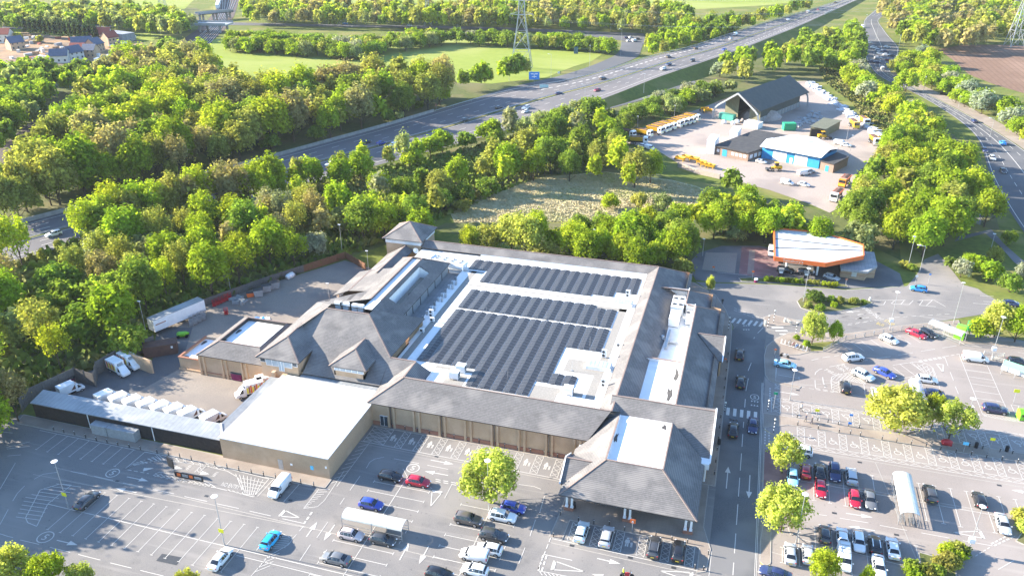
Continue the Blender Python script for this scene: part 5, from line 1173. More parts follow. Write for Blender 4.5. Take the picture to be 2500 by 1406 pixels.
for a in ((10,104,12,8,6,.35,M_rend,M_terr,'cream rendered house with a red roof at the left edge'),(40,121,9,8,5,1.2,M_brick,M_dslate,'brick house with a hipped grey roof on the left of the building site'),(150,152,10,8,4.5,.5,M_rend,M_dslate,'half built house with a grey roof nearest the wood'),(182,146,9,8,5,1.3,M_rend,M_dslate,'grey roofed house in front of the small red roof'),(196,137,9,7,5,.3,M_brick,M_terr,'small brick house with a faded red roof in the middle of the terrace'),(205,124,12,8,5.5,.6,M_brick,M_dslate,'brick house with a big blue grey roof'),(234,128,9,8,5.5,1.7,M_brick,M_dslate,'brick house with a steep blue grey gable'),(252,104,12,9,6,.5,M_rend,M_terr,'large house with a dark red roof at the top of the terrace'),(272,112,8,8,6,1.3,M_brick,M_terr,'red roofed house wing facing the railway'),(225,140,8,7,5,.2,M_brick,M_dslate,'low house with a grey roof at the foot of the terrace')):house(*a)
crate_shed('farm_shed','long pale blue metal shed at the end of the housing site',292,98,22,10,5,M_shed,-.25,'shed')
b=MB()
for i in range(90):x,y=rnd.uniform(20,330),rnd.uniform(92,150);c=g(x,y);k=rnd.uniform(.5,1.5);b.box(-1.6*k,1.6*k,-.9*k,.9,0,rnd.uniform(.3,2.4),i % 5,Matrix.Translation(c) @ Matrix.Rotation(rnd.uniform(0,3),4,'Z'))
tag(b.build('building_materials',[M_rend,M_earth,M_grey,M_terr,M_wht]),'pale stacks of building materials strewn over the housing site','building materials',kind='stuff')
# white train on the far line
e=empty('train',(0,0,0),0,'white train on the far railway line at the top of the picture','train')
tp=[g(538,-8),g(536,8),g(531,24)]
for a,c in zip(tp,tp[1:]):b=MB();b.beam(a+Vector((0,0,2.2)),c.lerp(a,.03)+Vector((0,0,2.2)),2.8,3.4);b.build('carriage',M_wht,e);b=MB();b.beam(a.lerp(c,.05)+Vector((0,0,2.9)),c.lerp(a,.08)+Vector((0,0,2.9)),2.86,.8);b.build('window_strip',M_glass,e)

# ------------------------------------------------------------------ vehicles
def lerp(a,b,t):return a+(b-a)*t
PROF={
 'hatch':(4.05,[(-2.02,.70,.36,.74,.80,.58),(-1.96,.80,.27,.90,.97,.66),(-1.80,.85,.22,.95,1.20,.64),(-1.42,.88,.19,.97,1.44,.60),(-.85,.885,.18,.95,1.49,.60),(-.1,.89,.18,.93,1.50,.60),(.35,.89,.18,.92,1.43,.59),(1.02,.885,.19,.92,.98,.72),(1.55,.87,.2,.82,.90,.68),(1.88,.80,.24,.66,.75,.60),(2.03,.64,.32,.54,.60,.5)],(2,3),(6,7),1.25,-1.25),
 'saloon':(4.6,[(-2.3,.70,.36,.78,.86,.62),(-2.22,.82,.27,.92,.98,.68),(-1.75,.88,.21,.97,1.03,.70),(-1.05,.90,.18,.96,1.38,.58),(-.6,.905,.18,.95,1.44,.60),(.0,.905,.18,.93,1.45,.60),(.45,.905,.18,.92,1.38,.59),(1.15,.90,.19,.91,.97,.74),(1.75,.88,.2,.82,.89,.70),(2.12,.80,.24,.66,.74,.60),(2.28,.62,.33,.54,.60,.5)],(2,3),(6,7),1.4,-1.4),
 'suv':(4.5,[(-2.24,.74,.42,.90,.98,.62),(-2.18,.86,.32,1.05,1.14,.70),(-2.0,.91,.27,1.08,1.42,.68),(-1.7,.93,.24,1.09,1.64,.65),(-1.0,.94,.24,1.07,1.69,.65),(-.1,.94,.24,1.05,1.69,.65),(.4,.94,.24,1.04,1.61,.64),(1.02,.935,.25,1.05,1.12,.78),(1.7,.92,.27,.98,1.06,.76),(2.1,.85,.30,.82,.90,.68),(2.25,.68,.40,.66,.72,.56)],(2,3),(6,7),1.4,-1.38),
 'van':(5.0,[(-2.5,.86,.38,1.0,1.80,.80),(-2.48,.90,.32,1.1,1.90,.82),(-2.3,.93,.28,1.15,1.94,.83),(-1.2,.95,.26,1.15,1.96,.83),(-.2,.95,.26,1.15,1.96,.82),(.75,.95,.26,1.15,1.94,.80),(1.1,.95,.26,1.14,1.80,.78),(1.72,.93,.27,1.14,1.22,.80),(2.15,.90,.29,1.0,1.08,.76),(2.4,.84,.32,.82,.90,.66),(2.5,.70,.40,.66,.72,.55)],None,(6,7),1.55,-1.5),
 'smallvan':(4.4,[(-2.2,.80,.38,.95,1.62,.74),(-2.18,.86,.30,1.0,1.76,.78),(-2.0,.88,.25,1.05,1.82,.78),(-1.0,.90,.22,1.05,1.84,.78),(-.1,.90,.22,1.04,1.84,.77),(.45,.90,.22,1.04,1.80,.74),(.8,.90,.22,1.04,1.66,.70),(1.4,.89,.24,1.04,1.12,.76),(1.85,.86,.26,.92,1.0,.70),(2.1,.80,.3,.74,.82,.62),(2.2,.66,.38,.6,.66,.52)],None,(6,7),1.35,-1.3),
}
def wheel_mesh(r=.32,wd=.21):
    b=MB();b.tube((0,-wd/2,0),(0,wd/2,0),r,r,14,0)
    for s in (-1,1):b.tube((0,s*(wd/2-.02),0),(0,s*(wd/2+.012),0),r*.64,r*.60,10,1)
    return b.mesh('wheel',[M_tyre,M_rim])
WHEEL=wheel_mesh();WHEELB=wheel_mesh(.36,.24);WHEELT=wheel_mesh(.5,.3)
def ring_pts(st):
    x,w_,s,b_,r,rw=st
    half=[(w_*.88,s),(w_,s+.16),(w_,(s+b_)/2+.05),(w_*.965,b_),(rw,r-.06),(rw*.72,r),(0,r+.012)]
    return [(x,y,z) for y,z in half]+[(x,-y,z) for y,z in reversed(half[:-1])]
def quadpatch(b,q,ins=.1,off=.012,mi=0):
    q=[Vector(p) for p in q];c=sum(q,Vector())/len(q);n=(q[1]-q[0]).cross(q[2]-q[0]).normalized()
    if n.dot(c-Vector((0,0,.7))) <0:n=-n;q=q[::-1]
    b.poly([p+(c-p)*ins+n*off for p in q],mi)
def make_vehicle(name,prof,wm=None):
    L,S,rear,front,fx,rx_=PROF[prof];wm=wm or WHEEL;wr=.32 if wm is WHEEL else .36
    e=empty(name,(0,0,0));b=MB();R=[ring_pts(s) for s in S];n=len(R[0])
    b.add([p for r in R for p in r],[(i*n+j,i*n+(j+1) % n,(i+1)*n+(j+1) % n,(i+1)*n+j) for i in range(len(R)-1) for j in range(n)])
    b.f=[f[::-1] for f in b.f]
    b.poly(R[0]);b.poly(R[-1][::-1])
    hw=S[5][1]
    for x in (fx,rx_):
        for s in (-1,1):
            k=14;c=[(x+(wr+.06)*math.cos(6.283*i/k),s*(hw+.004),max(S[5][2],wr+(wr+.06)*math.sin(6.283*i/k))) for i in range(k)];b.poly(c if s <0 else c[::-1],1)
    xm=S[front[1]][0]-.28;zb=S[front[1]][3]
    for s in (-1,1):b.box(xm-.07,xm+.07,s*(hw+.1)-.1,s*(hw+.1)+.1,zb,zb+.14)
    bo=b.build('body',[M_paint,M_black],e,smooth=False)
    for p in bo.data.polygons:p.use_smooth=len(p.vertices) ==4 and p.material_index ==0
    # glass
    def screen(b,i,j,t0,t1,off):
        n_=(Vector(R[j][4])-Vector(R[i][4])).cross(Vector(R[i][8])-Vector(R[i][4])).normalized();n_=n_ if n_.z >0 else -n_
        for k in range(4,8):
            A,B_,C_,D_=[Vector(p) for p in (R[i][k],R[i][k+1],R[j][k+1],R[j][k])];b.poly([q+n_*off for q in (A.lerp(D_,t0),B_.lerp(C_,t0),B_.lerp(C_,t1),A.lerp(D_,t1))])
    g_=MB();screen(g_,*front,.1,.93,.015);g_.build('windscreen',M_cglass,e)
    if rear:
        g_=MB();screen(g_,*rear,.08,.92,.015);g_.build('rear_window',M_cglass,e)
        i0=rear[0]+(1 if prof =='saloon' else 0)
    else:
        g_=MB();r0=R[0];y=S[0][5]*.82
        for s in (-1,1):g_.poly([(S[0][0]-.012,s*.06,1.1),(S[0][0]-.012,s*y,1.1),(S[0][0]-.012,s*y,1.6),(S[0][0]-.012,s*.06,1.6)])
        g_.build('rear_window',M_cglass,e);i0=front[0]-1
    for side in (0,1):
        g_=MB();a,c=((3,4) if side ==0 else (9,8))
        for i in range(i0,front[1]):
            A,B_,C_,D_=R[i][a],R[i][c],R[i+1][c],R[i+1][a]
            if i ==front[0]:C_=D_
            pts=[A,B_,C_,D_] if C_ is not D_ else [A,B_,D_]
            quadpatch(g_,pts,.1,.012)
        g_.build('side_window',M_cglass,e)
    for s in (-1,1):
        i=len(S)-2;h=MB();x,w_,_,b_,r,_=S[i];x2,w2,_,b2,_,_=S[i+1]
        h.ball(((x+x2)/2+.01,s*w_*.80,(b_+b2)/2+.0),.16,.17,.085,0,8,4);h.build('headlight',M_lamp,e)
        t=MB();x0,w0,_,b0,_,_=S[1]
        if rear:t.ball((x0-.0,s*w0*.86,b0-.07),.08,.16,.09,0,8,4)
        else:t.box(x0-.04,x0+.1,s*w0*.94-.06,s*w0*.94+.06,.75,1.25)
        t.build('tail_light',M_red,e)
    pl=MB();x0=S[0][0];pl.box(x0-.03,x0+.02,-.26,.26,.6,.72);pl.build('rear_plate',M_plate,e)
    pl=MB();x1=S[-1][0];pl.box(x1-.02,x1+.03,-.26,.26,.42,.53);pl.build('front_plate',M_plw,e)
    for x in (fx,rx_):
        for s in (-1,1):link('wheel',wm,e,(x,s*(hw-.08),wr))
    e['_n']=1
    return e,R,front,rear
PROTO={}
for k,nm,wm in (('hatch','parked_car',None),('saloon','parked_car',None),('suv','parked_car',WHEELB),('van','parked_van',WHEELB),('smallvan','parked_van',None)):
    PROTO[k]=make_vehicle(nm,k,wm);PROTO[k][0].location=(0,0,-50)
USED=set()
COLS=dict(white=(.74,.74,.72),silver=(.42,.43,.44),grey=(.13,.135,.14),dgrey=(.05,.052,.056),black=(.012,.012,.014),red=(.42,.012,.035),dred=(.22,.012,.02),blue=(.03,.06,.34),lblue=(.27,.55,.66),cyan=(.02,.42,.72),mblue=(.03,.25,.62),navy=(.02,.03,.09),pink=(.55,.47,.45),pale=(.58,.66,.66),brown=(.10,.085,.075),yellow=(.68,.42,.01),orange=(.7,.25,.02),lime=(.2,.6,.03))
def heading(h,p):
    if isinstance(h,(int,float)):return math.radians(h)
    if h in 'ENWS' and len(h) ==1:return {'E':0,'N':math.pi/2,'W':math.pi,'S':-math.pi/2}[h]
    tr={'M':[mpt(i,.5) for i in range(NS+1)],'A':[a.lerp(b_,.5) for a,b_ in zip(W_,E_)]}[h[0]]
    i=min(range(len(tr)),key=lambda k:(tr[k].xy-p.xy).length);a,c=tr[max(0,i-2)],tr[min(len(tr)-1,i+2)];d=c-a
    r=math.atan2(d.y,d.x);return r+(math.pi if h[1] =='-' else 0)
def vehicle(px,py,h,kind,colr,label,cat=None,group=None,z=0.0,name=None,roofc=None,rails=False,sc=1.0,open_door=False):
    e,R,front,rear=PROTO[kind];c=COLS[colr]+(1,)
    p=g(px,py,z+.7);p.z=z+.0
    o=copy_tree(e,None,c);o.location=p+Vector((0,0,.03));o.rotation_euler=(0,0,heading(h,p));o.scale=(sc,sc,sc)
    if name:o.name=name
    tag(o,label,cat or ('van' if 'van' in kind else 'car'),group)
    if roofc:
        q=MB();i0=(rear[1] if rear else 1)
        for i in range(i0,front[0]):quadpatch(q,[R[i][4],R[i][8],R[i+1][8],R[i+1][4]],.03,.05)
        r_=q.build('roof_panel',M_obj,o);r_.color=COLS[roofc]+(1,)
    if rails:
        q=MB()
        for s in (4,8):
            for i in range((rear[1] if rear else 1),front[0]):q.beam(Vector(R[i][s])+Vector((0,0,.1)),Vector(R[i+1][s])+Vector((0,0,.1)),.05)
        q.build('roof_rail',M_galv,o)
    if open_door:
        q=MB();q.box(.25,1.15,.9,.98,.35,1.05);q2=MB();q.v=[(x-.0,.94+(x-1.15)*0,z_) if False else (1.15-(1.15-x)*.4,y+(1.15-x)*.85,z_) for x,y,z_ in q.v];d_=q.build('open_door',M_paint,o);d_.color=c
    return o

G1,G2,G3='cars parked in front of the store','cars parked in the east car park','cars driving on the store road'
for a in (
 (212,1219,'N','saloon','dgrey','dark grey saloon alone in the shaded left car park',None,G1),(660,1316,'N','hatch','cyan','bright blue hatchback with a black roof beside the hatched corner',None,G1),
 (538,1362,'N','saloon','white','white saloon parked alone at the foot of a tall lamp post',None,G1),(683,1189,'S','van','white','white panel van parked beside the flat roofed extension',None,G1),
 (953,1161,'E','hatch','black','small black hatchback nose to tail with the red hatchback',None,G1),(1021,1174,'E','hatch','red','red hatchback in front of the small black hatchback',None,G1),
 (906,1229,'E','hatch','blue','deep blue hatchback behind the trolley shelter',None,G1),(857,1303,'E','hatch','pink','pale pinkish hatchback with a black roof below the trolley shelter',None,G1),
 (935,1315,'E','hatch','dgrey','dark grey hatchback in front of the pinkish hatchback',None,G1),(820,1361,'W','saloon','grey','mid grey car near the bottom, facing left',None,G1),
 (1143,1266,'E','suv','brown','grey brown hatchback left of the lime tree',None,G1),(1227,1259,'E','suv','white','white crossover with black glass at the foot of the lime tree',None,G1),
 (1253,1237,'E','hatch','blue','blue car half hidden by the lime tree',None,G1),(1205,1306,'E','suv','dgrey','dark crossover parked above the white hatchback and van',None,G1),
 (1195,1338,'W','hatch','white','white hatchback parked just above the small white van',None,G1),(1158,1354,'W','smallvan','white','small white van with lettering on its side',None,G1),
 (1160,1389,'W','hatch','white','white hatchback parked just below the small white van',None,G1),(1072,1399,'E','hatch','black','black car cut off by the bottom edge of the picture',None,G1),
 (1420,1297,'N','suv','pale','pale silver crossover, leftmost in the bays by the entrance',None,G1),(1481,1309,'N','suv','silver','silver people carrier with roof rails by the entrance',None,G1),
 (1597,1335,'N','suv','dgrey','dark grey car with silver roof rails by the entrance',None,G1),(1657,1344,'N','suv','black','black car, rightmost in the bays by the entrance',None,G1),
 (1806,864,'N','saloon','black','black sports saloon farthest up the store road',None,G3),(1808,931,'N','saloon','black','black car with lit looking red tail lights in the middle of the store road',None,G3),
 (1790,1048,'N','saloon','black','black saloon with a yellow plate below the zebra crossing',None,G3),(1838,1037,'S','saloon','navy','dark car coming towards the camera over the zebra crossing',None,G3),
 (1917,888,-4,'saloon','lblue','pale blue saloon beside the parked motorcycle',None,G2),(2083,872,28,'suv','white','white crossover with a dark glass roof driving through the upper lot',None,G3),
 (2171,827,-38,'hatch','white','white hatchback alone beside the pedestrian railing',None,G2),(2238,813,-38,'saloon','red','bright red car beside the clear trolley shelter',None,G2),
 (2266,812,-38,'hatch','black','black hatchback squeezed beside the bright red car',None,G2),(2108,915,-38,'suv','pale','pale mint white car beside the deep blue car',None,G2),
 (2160,908,-38,'saloon','blue','deep blue car in the diagonal bays of the upper lot',None,G2),(2382,874,'E','van','white','long white panel van on the right of the upper lot',None,G2),
 (2263,925,'E','hatch','white','white hatchback with dark windows at the tip of the diagonal bays',None,G2),(2275,958,'W','saloon','navy','dark blue grey saloon beside the clear plastic shelter',None,G2),
 (2065,944,'N','suv','black','black car with red tail lights beside the lattice hatching',None,G2),(2430,998,'E','suv','navy','dark blue estate car at the right of the upper lot',None,G2),
 (2488,884,'E','suv','black','black car cut off by the right edge beside the green canopy',None,G2),(2140,958,'N','hatch','silver','silver car hidden behind the big lime tree',None,G2),
 (1952,1100,'W','suv','white','white car driving past the disabled bays behind a small tree',None,G3),(1967,1148,'N','hatch','dred','dark red hatchback partly under a small tree',None,G2),
 (2002,1150,'N','saloon','black','black car between the dark red hatchback and the big dark crossover',None,G2),(2038,1152,'S','suv','navy','big dark crossover with silver roof rails in the shaded bays',None,G2),
 (2079,1162,'N','suv','silver','silver crossover with its driver side door open',None,G2),(1936,1164,'S','hatch','lblue','pale blue car almost hidden under the trees',None,G2),
 (2004,1192,'S','hatch','red','red hatchback facing the camera behind the black car',None,G2),(2087,1216,'S','hatch','red','red hatchback facing the camera beside the grey saloon',None,G2),
 (2124,1217,'S','saloon','grey','grey saloon facing the camera left of the arched trolley shelter',None,G2),(2271,1204,'N','suv','dgrey','charcoal crossover just right of the arched trolley shelter',None,G2),
 (2392,1218,'N','hatch','black','black hatchback with bright red tail lights behind a lamp head',None,G2),(2449,1277,'S','saloon','silver','silver grey saloon at the right edge beside a yellow shrub',None,G2),
 (2014,1302,'N','hatch','dgrey','dark hatchback with red tail lights next to the round tree',None,G2),(2057,1311,'N','saloon','white','white saloon nose to nose with the white van with a roof rack',None,G2),
 (2061,1362,'S','van','white','white van with a ladder rack on its roof',None,G2),(2097,1321,'S','hatch','white','small white hatchback facing the camera right of the white saloon',None,G2),
 (2137,1328,'N','hatch','black','black hatchback with a white roof',None,G2),(2180,1336,'N','saloon','white','white car with a black rear window, rightmost of its row',None,G2),
 (2146,1381,'S','saloon','white','white saloon facing the camera at the bottom beside the hedge',None,G2),(1930,1349,'N','saloon','silver','champagne silver saloon under the round tree',None,G2),
 (1973,1351,'N','hatch','silver','silver hatchback beside the champagne saloon',None,G2),(1893,1398,172,'saloon','navy','dark blue car crossing at the bottom edge',None,G3),
 (2243,704,172,'hatch','mblue','bright blue hatchback leaving the filling station',None,G3),(2462,739,175,'saloon','navy','dark blue car on the road at the right edge, beside the shrubs',None,G3),
 (2030,676,-28,'hatch','silver','silver hatchback in front of the filling station kiosk',None,'cars at the filling station'),(1918,659,'E','suv','black','black car at the left fuel pump',None,'cars at the filling station'),(1966,663,'E','hatch','dgrey','dark car at the right fuel pump',None,'cars at the filling station'),(1884,615,'S','van','white','white van half hidden behind the filling station canopy',None,'cars at the filling station'),
):
    kw={}
    if 'black roof' in a[5]:kw['roofc']='black'
    if 'white roof' in a[5]:kw['roofc']='white'
    if 'dark glass roof' in a[5]:kw['roofc']='black'
    if 'roof rails' in a[5]:kw['rails']=True
    if 'door open' in a[5]:kw['open_door']=True
    o=vehicle(*a,**kw)
    if a[7] ==G3:o.name='moving_car'
    if 'ladder rack' in a[5]:
        q=MB()
        for x in (-2.2,-1.4,-.6,.2):q.beam((x,-.8,2.05),(x,.8,2.05),.07)
        for y in (-.7,.7):q.beam((-2.3,y,2.08),(.4,y,2.08),.05)
        q.build('roof_rack',M_galv,o)
# traffic on the motorway
GM='cars on the motorway'
for px,py,h,k,c,l in (
 (131,571,'M-','suv','white','white car on the motorway at the far left beside the trees'),(893,346,'M+','suv','dgrey','dark four by four with a pale roof beside the blue car on the motorway'),(931,349,'M+','hatch','blue','blue car beside the dark four by four on the motorway'),
 (961,354,'M-','smallvan','white','white car on the motorway behind a thin pale tree'),(806,400,'M-','hatch','white','white hatchback above another white car on the motorway'),(814,411,'M-','hatch','white','white hatchback below another white car on the motorway'),
 (1135,293,'M+','suv','dgrey','dark car on the far lanes beside the chevron hatching'),(1219,262,'M+','hatch','dgrey','dark hatchback on the far lanes near the slip road nose'),(1284,263,'M-','suv','white','white car beside another white car on the near lanes'),(1283,272,'M-','hatch','white','white hatchback just below another white car on the near lanes'),
 (1364,228,'M+','saloon','navy','dark blue car beside the central reserve of the motorway'),(1458,220,'M-','hatch','dred','dark red car on the near lanes of the motorway'),(1472,191,'M+','saloon','dgrey','dark saloon alone on the far lanes of the motorway'),
 (1619,168,'M-','suv','white','white car near the dark bridge opening'),(1632,138,'M+','hatch','dgrey','grey hatchback on the far lanes above the central reserve'),(1633,157,'M-','saloon','navy','navy car close to the central reserve'),(1690,147,'M-','hatch','dgrey','dark hatchback on the near lanes left of the bridge'),
 (1699,117,'M+','hatch','dgrey','small dark car far along the motorway'),(1768,121,'M-','saloon','blue','blue car above the dark bridge opening'),(1784,95,'M+','hatch','silver','silver car just behind the white lorry like van'),(1796,84,'M+','van','white','white van on the far lanes below the blue sign'),(1924,48,'M+','hatch','white','white car far up the motorway'),(1973,30,'M+','van','silver','silver van far up the motorway'),(1998,24,'M-','hatch','dred','dark red car near the top of the motorway'),(2040,6,'M+','saloon','dgrey','dark car at the very top of the motorway')):
    vehicle(px,py,h,k,c,l,None,GM,z=mz(px),name='motorway_car')
GA='cars on the main road and roundabout'
for px,py,h,k,c,l in (
 (2378,295,'A-','saloon','navy','dark car coming down the main road at right'),(2448,349,'A-','suv','mblue','blue grey car on the right lanes of the main road'),(2423,386,'A+','suv','silver','silver car on the left lanes of the main road'),(2449,417,'A+','hatch','dgrey','dark grey car behind the silver car on the main road'),(2404,366,'A+','hatch','navy','dark car beside the bushes of the main road'),
 (2154,168,'A-','van','white','white van leaving the roundabout'),(2121,104,20,'hatch','white','white car at the left of the roundabout queue'),(2133,116,10,'hatch','white','white car in the second row of the roundabout queue'),(2145,124,0,'suv','silver','silver car in the middle of the roundabout queue'),(2148,131,0,'hatch','white','white hatchback near the front of the queue'),(2161,125,0,'saloon','navy','navy car in the roundabout queue'),(2166,115,-10,'hatch','white','white car at the right rear of the queue'),(2164,134,0,'hatch','white','white car at the right front of the queue'),(2178,136,0,'saloon','dgrey','dark grey car rightmost in the queue'),(2144,142,5,'suv','silver','silver car in front of the queue'),(2128,150,5,'saloon','navy','dark blue car at the left front of the queue'),(2142,152,5,'saloon','navy','dark blue car beside the other at the front'),(2170,147,-20,'hatch','dred','dark red car turning at the roundabout'),(2106,66,'A+','van','white','white van on the road above the roundabout'),
 (1529,92,60,'saloon','navy','dark car at the far roundabout beyond the motorway'),(1540,92,60,'hatch','white','white car at the far roundabout'),(1549,100,60,'van','white','white van at the far roundabout'),(1535,100,60,'hatch','silver','silver car at the far roundabout'),(1556,95,60,'hatch','dgrey','grey car at the far roundabout'),(843,58,5,'hatch','mblue','blue car on the far road'),(1000,63,5,'hatch','white','white car on the far road'),(455,52,5,'van','silver','silver van on the bridge over the railway')):
    z=5.9 if px ==455 else 0
    vehicle(px,py,h,k,c,l,None,GA,z=z,name='road_car')
# depot vans
GD='vans and cars in the depot'
for px,py,h,k,c,l in ((1859,394,-28,'hatch','white','white car parked against the brick office'),(1922,446,-20,'smallvan','white','white van on the open depot yard'),(1963,450,-20,'hatch','white','white car behind the white van on the depot yard'),(1963,423,35,'van','white','white van beside the bush in the depot yard'),(1977,418,35,'hatch','silver','silver car beside the bush in the depot yard'),(2052,350,-20,'van','white','white van behind the workshop'),(2066,354,-20,'hatch','white','white car behind the workshop'),(1586,361,-30,'smallvan','white','white van beside the leftmost spreader'),(1570,356,-30,'hatch','white','white car beside the yellow tipper')):
    vehicle(px,py,h,k,c,l,None,GD,name='depot_van')

# ---- delivery box vans
def box_van(px,py,h,label,group,stripes=True,cover=0):
    p=g(px,py,1.2);e=empty('box_van',(p.x,p.y+cover,.03),heading(h,p),label,'delivery van',group)
    b=MB();b.box(-3.0,.55,-1.02,1.02,.95,3.0);b.build('cargo_box',M_wht,e)
    if stripes:
        for s in (-1,1):
            q=MB();y0,y1=sorted((s*1.02,s*1.035))
            for k in range(9):q.box(-2.8+k*.36,-2.8+k*.36+.3,y0,y1,1.1,2.75-.2*(k % 3),k % 3)
            q.build('side_graphic',[M_orange,M_brick2,M_signy],e)
        q=MB();q.box(-3.02,-3.0,-.9,.9,1.1,2.8);q.build('rear_door',M_orange,e)
    else:
        q=MB();q.add([(-.6,-1.03,1.4),(.5,-1.03,1.4),(.5,-1.03,2.6)],[(0,1,2)]);q.build('side_graphic',M_rust,e)
    S=[(.5,.95,.4,1.2,2.2,.82),(1.0,.97,.35,1.25,2.25,.82),(1.25,.97,.34,1.25,2.18,.80),(1.95,.95,.35,1.2,1.32,.82),(2.5,.9,.38,1.0,1.1,.7),(2.65,.7,.45,.8,.85,.55)];R=[ring_pts(s) for s in S];n=13
    b=MB();b.add([q for r in R for q in r],[(i*n+(j+1) % n,i*n+j,(i+1)*n+j,(i+1)*n+(j+1) % n) for i in range(5) for j in range(n)]);b.poly(R[0]);b.poly(R[-1][::-1]);c=b.build('cab',M_paint,e);c.color=(.74,.74,.72,1)
    q=MB();quadpatch(q,[R[2][4],R[2][8],R[3][9],R[3][3]],.06);q.build('windscreen',M_cglass,e)
    for a,d in ((3,4),(9,8)):q=MB();quadpatch(q,[R[1][a],R[1][d],R[2][d],R[3][a]],.1);q.build('side_window',M_cglass,e)
    b=MB();b.box(-3.0,1.6,-.8,.8,.45,.95);b.build('chassis',M_black,e);b=MB();b.box(.15,.9,-.5,.5,2.3,2.75);b.build('fridge_unit',M_grey,e)
    if cover:e.scale=(.86,.95,.84)
    for x in (1.7,-2.0):
        for s in (-1,1):link('wheel',WHEELB,e,(x,s*.86,.36))
    for s in (-1,1):h_=MB();h_.ball((2.5,s*.72,.86),.15,.17,.1);h_.build('headlight',M_lamp,e)
    return e
GB='white delivery box vans of the store'
box_van(291,900,-18,'white box van with striped side graphics, lower of the two by the brick wall',GB);box_van(318,884,-18,'white box van behind the other one, next to the brick wall',GB)
box_van(606,953,225,'white box van with orange rear, lower of the two beside the extension',GB);box_van(634,939,225,'white box van with orange rear, upper of the two beside the extension',GB)
for i,(x,y) in enumerate(((160,957),(253,977),(288,983),(322,991),(356,998),(390,1005),(424,1012),(458,1020),(512,1030))):
    box_van(x,y,68-0*i,'%s white box van from the left parked under the long shelter roof' % ordw[i],GB,False,1.6)

# ---- gritters, plant
def truck(px,py,h,label,group,tone=M_yel,bodyc='white',Lb=4.2,tip=0.0,cat='gritting lorry',z=0):
    p=g(px,py,1.2);e=empty('gritting_lorry',(p.x,p.y,z+.08),heading(h,p),label,cat,group)
    b=MB();b.box(1.7,3.4,-1.2,1.2,.9,2.9);b.box(3.4,3.55,-1.15,1.15,.6,1.5);b.box(1.9,3.2,-1.1,1.1,2.9,3.1);c=b.build('cab',M_paint,e);c.color=COLS[bodyc]+(1,)
    q=MB();q.box(3.4,3.43,-1.05,1.05,1.75,2.7);q.build('windscreen',M_cglass,e)
    for s in (-1,1):q=MB();y0,y1=sorted((s*1.2,s*1.22));q.box(2.3,3.2,y0,y1,1.8,2.6);q.build('side_window',M_cglass,e)
    q=MB();q.box(3.55,3.57,-1.0,1.0,1.0,1.25);q.build('front_stripe',M_signy,e)
    b=MB();w0,w1=.55,1.2
    b.add([(-3.6,-w0,1.3),(1.4,-w0,1.3),(1.4,w0,1.3),(-3.6,w0,1.3),(-3.6,-w1,2.9),(1.4,-w1,2.9),(1.4,w1,2.9),(-3.6,w1,2.9)],[(0,1,2,3),(0,1,5,4),(1,2,6,5),(2,3,7,6),(3,0,4,7)]);b.box(-3.7,1.5,-1.25,-1.1,2.8,3.0);b.box(-3.7,1.5,1.1,1.25,2.8,3.0);b.build('hopper',tone,e)
    b=MB();b.add([(-3.6,-1.15,2.92),(1.4,-1.15,2.92),(1.4,1.15,2.92),(-3.6,1.15,2.92),(-3.5,0,3.2),(1.3,0,3.2)],[(0,1,5,4),(2,3,4,5),(0,4,3),(1,2,5)]);b.build('hopper_cover',M_rust,e)
    b=MB();b.box(-3.7,3.3,-.5,.5,.7,1.2);b.box(-4.3,-3.6,-.6,.6,.6,1.6);b.build('chassis',M_black,e)
    for x in (2.5,-1.6,-2.8):
        for s in (-1,1):link('wheel',WHEELT,e,(x,s*1.02,.5))
    return e
GG='yellow gritting lorries of the depot'
P0,P1=g(1566,334,1.2),g(1692,292,1.2);hd=math.degrees(math.atan2((P1-P0).y,(P1-P0).x))-90+6
gl=[(1573,327),(1599,320),(1611,316),(1619,313),(1631,309),(1646,304),(1657,300),(1668,297),(1679,294),(1690,289)]
for i,(x,y) in enumerate(gl):truck(x,y,hd,'%s gritting lorry from the left in the slanting row by the trees' % ordw[i],GG)
truck(1560,345,hd+25,'yellow tipper lorry with a white cab at the left end of the row',GG);truck(1533,328,hd-10,'brown hopper spreader at the far left of the depot',GG,M_rust)
for i,(x,y,c) in enumerate(((2042,480,'white'),(2062,445,'orange'),(2110,298,'white'),(2135,345,'white'),(2085,305,'yellow'))):
    truck(x,y,-110 if i <2 else -75,['white and orange gritting lorry lowest in the depot','orange gritting lorry above the lowest one','yellow and white lorry beside the bank','white lorry with a red load nearest the bushes','yellow lorry farther up beside the bank'][i],GG,M_orange if i <2 else M_yel,c)
def spreader(px,py,h,label):
    p=g(px,py,.8);e=empty('hopper_spreader',(p.x,p.y,.08),heading(h,p),label,'spreader','yellow demountable spreaders');b=MB()
    b.add([(-1.8,-.4,.7),(1.8,-.4,.7),(1.8,.4,.7),(-1.8,.4,.7),(-1.8,-1.0,1.7),(1.8,-1.0,1.7),(1.8,1.0,1.7),(-1.8,1.0,1.7)],[(0,1,2,3),(0,1,5,4),(1,2,6,5),(2,3,7,6),(3,0,4,7)]);b.build('hopper',M_yel,e)
    b=MB()
    for x in (-1.5,1.5):
        for s in (-.8,.8):b.beam((x,s,0),(x,s*.6,1.2),.12)
    b.build('leg',M_yel,e);b=MB();b.box(-2.4,-1.8,-.4,.4,.3,.9);b.build('spinner_unit',M_dark,e);return e
for i,(x,y) in enumerate(((1661,389),(1677,386),(1695,390),(1712,398),(1733,407),(1722,404))):spreader(x,y,-25,'%s yellow spreader from the left in the row by the block wall' % ordw[i])
for i,(x,y) in enumerate(((1720,268),(1728,272))):spreader(x,y,20,['yellow spreader parked left of the barn','yellow trailer closest to the barn leg'][i])
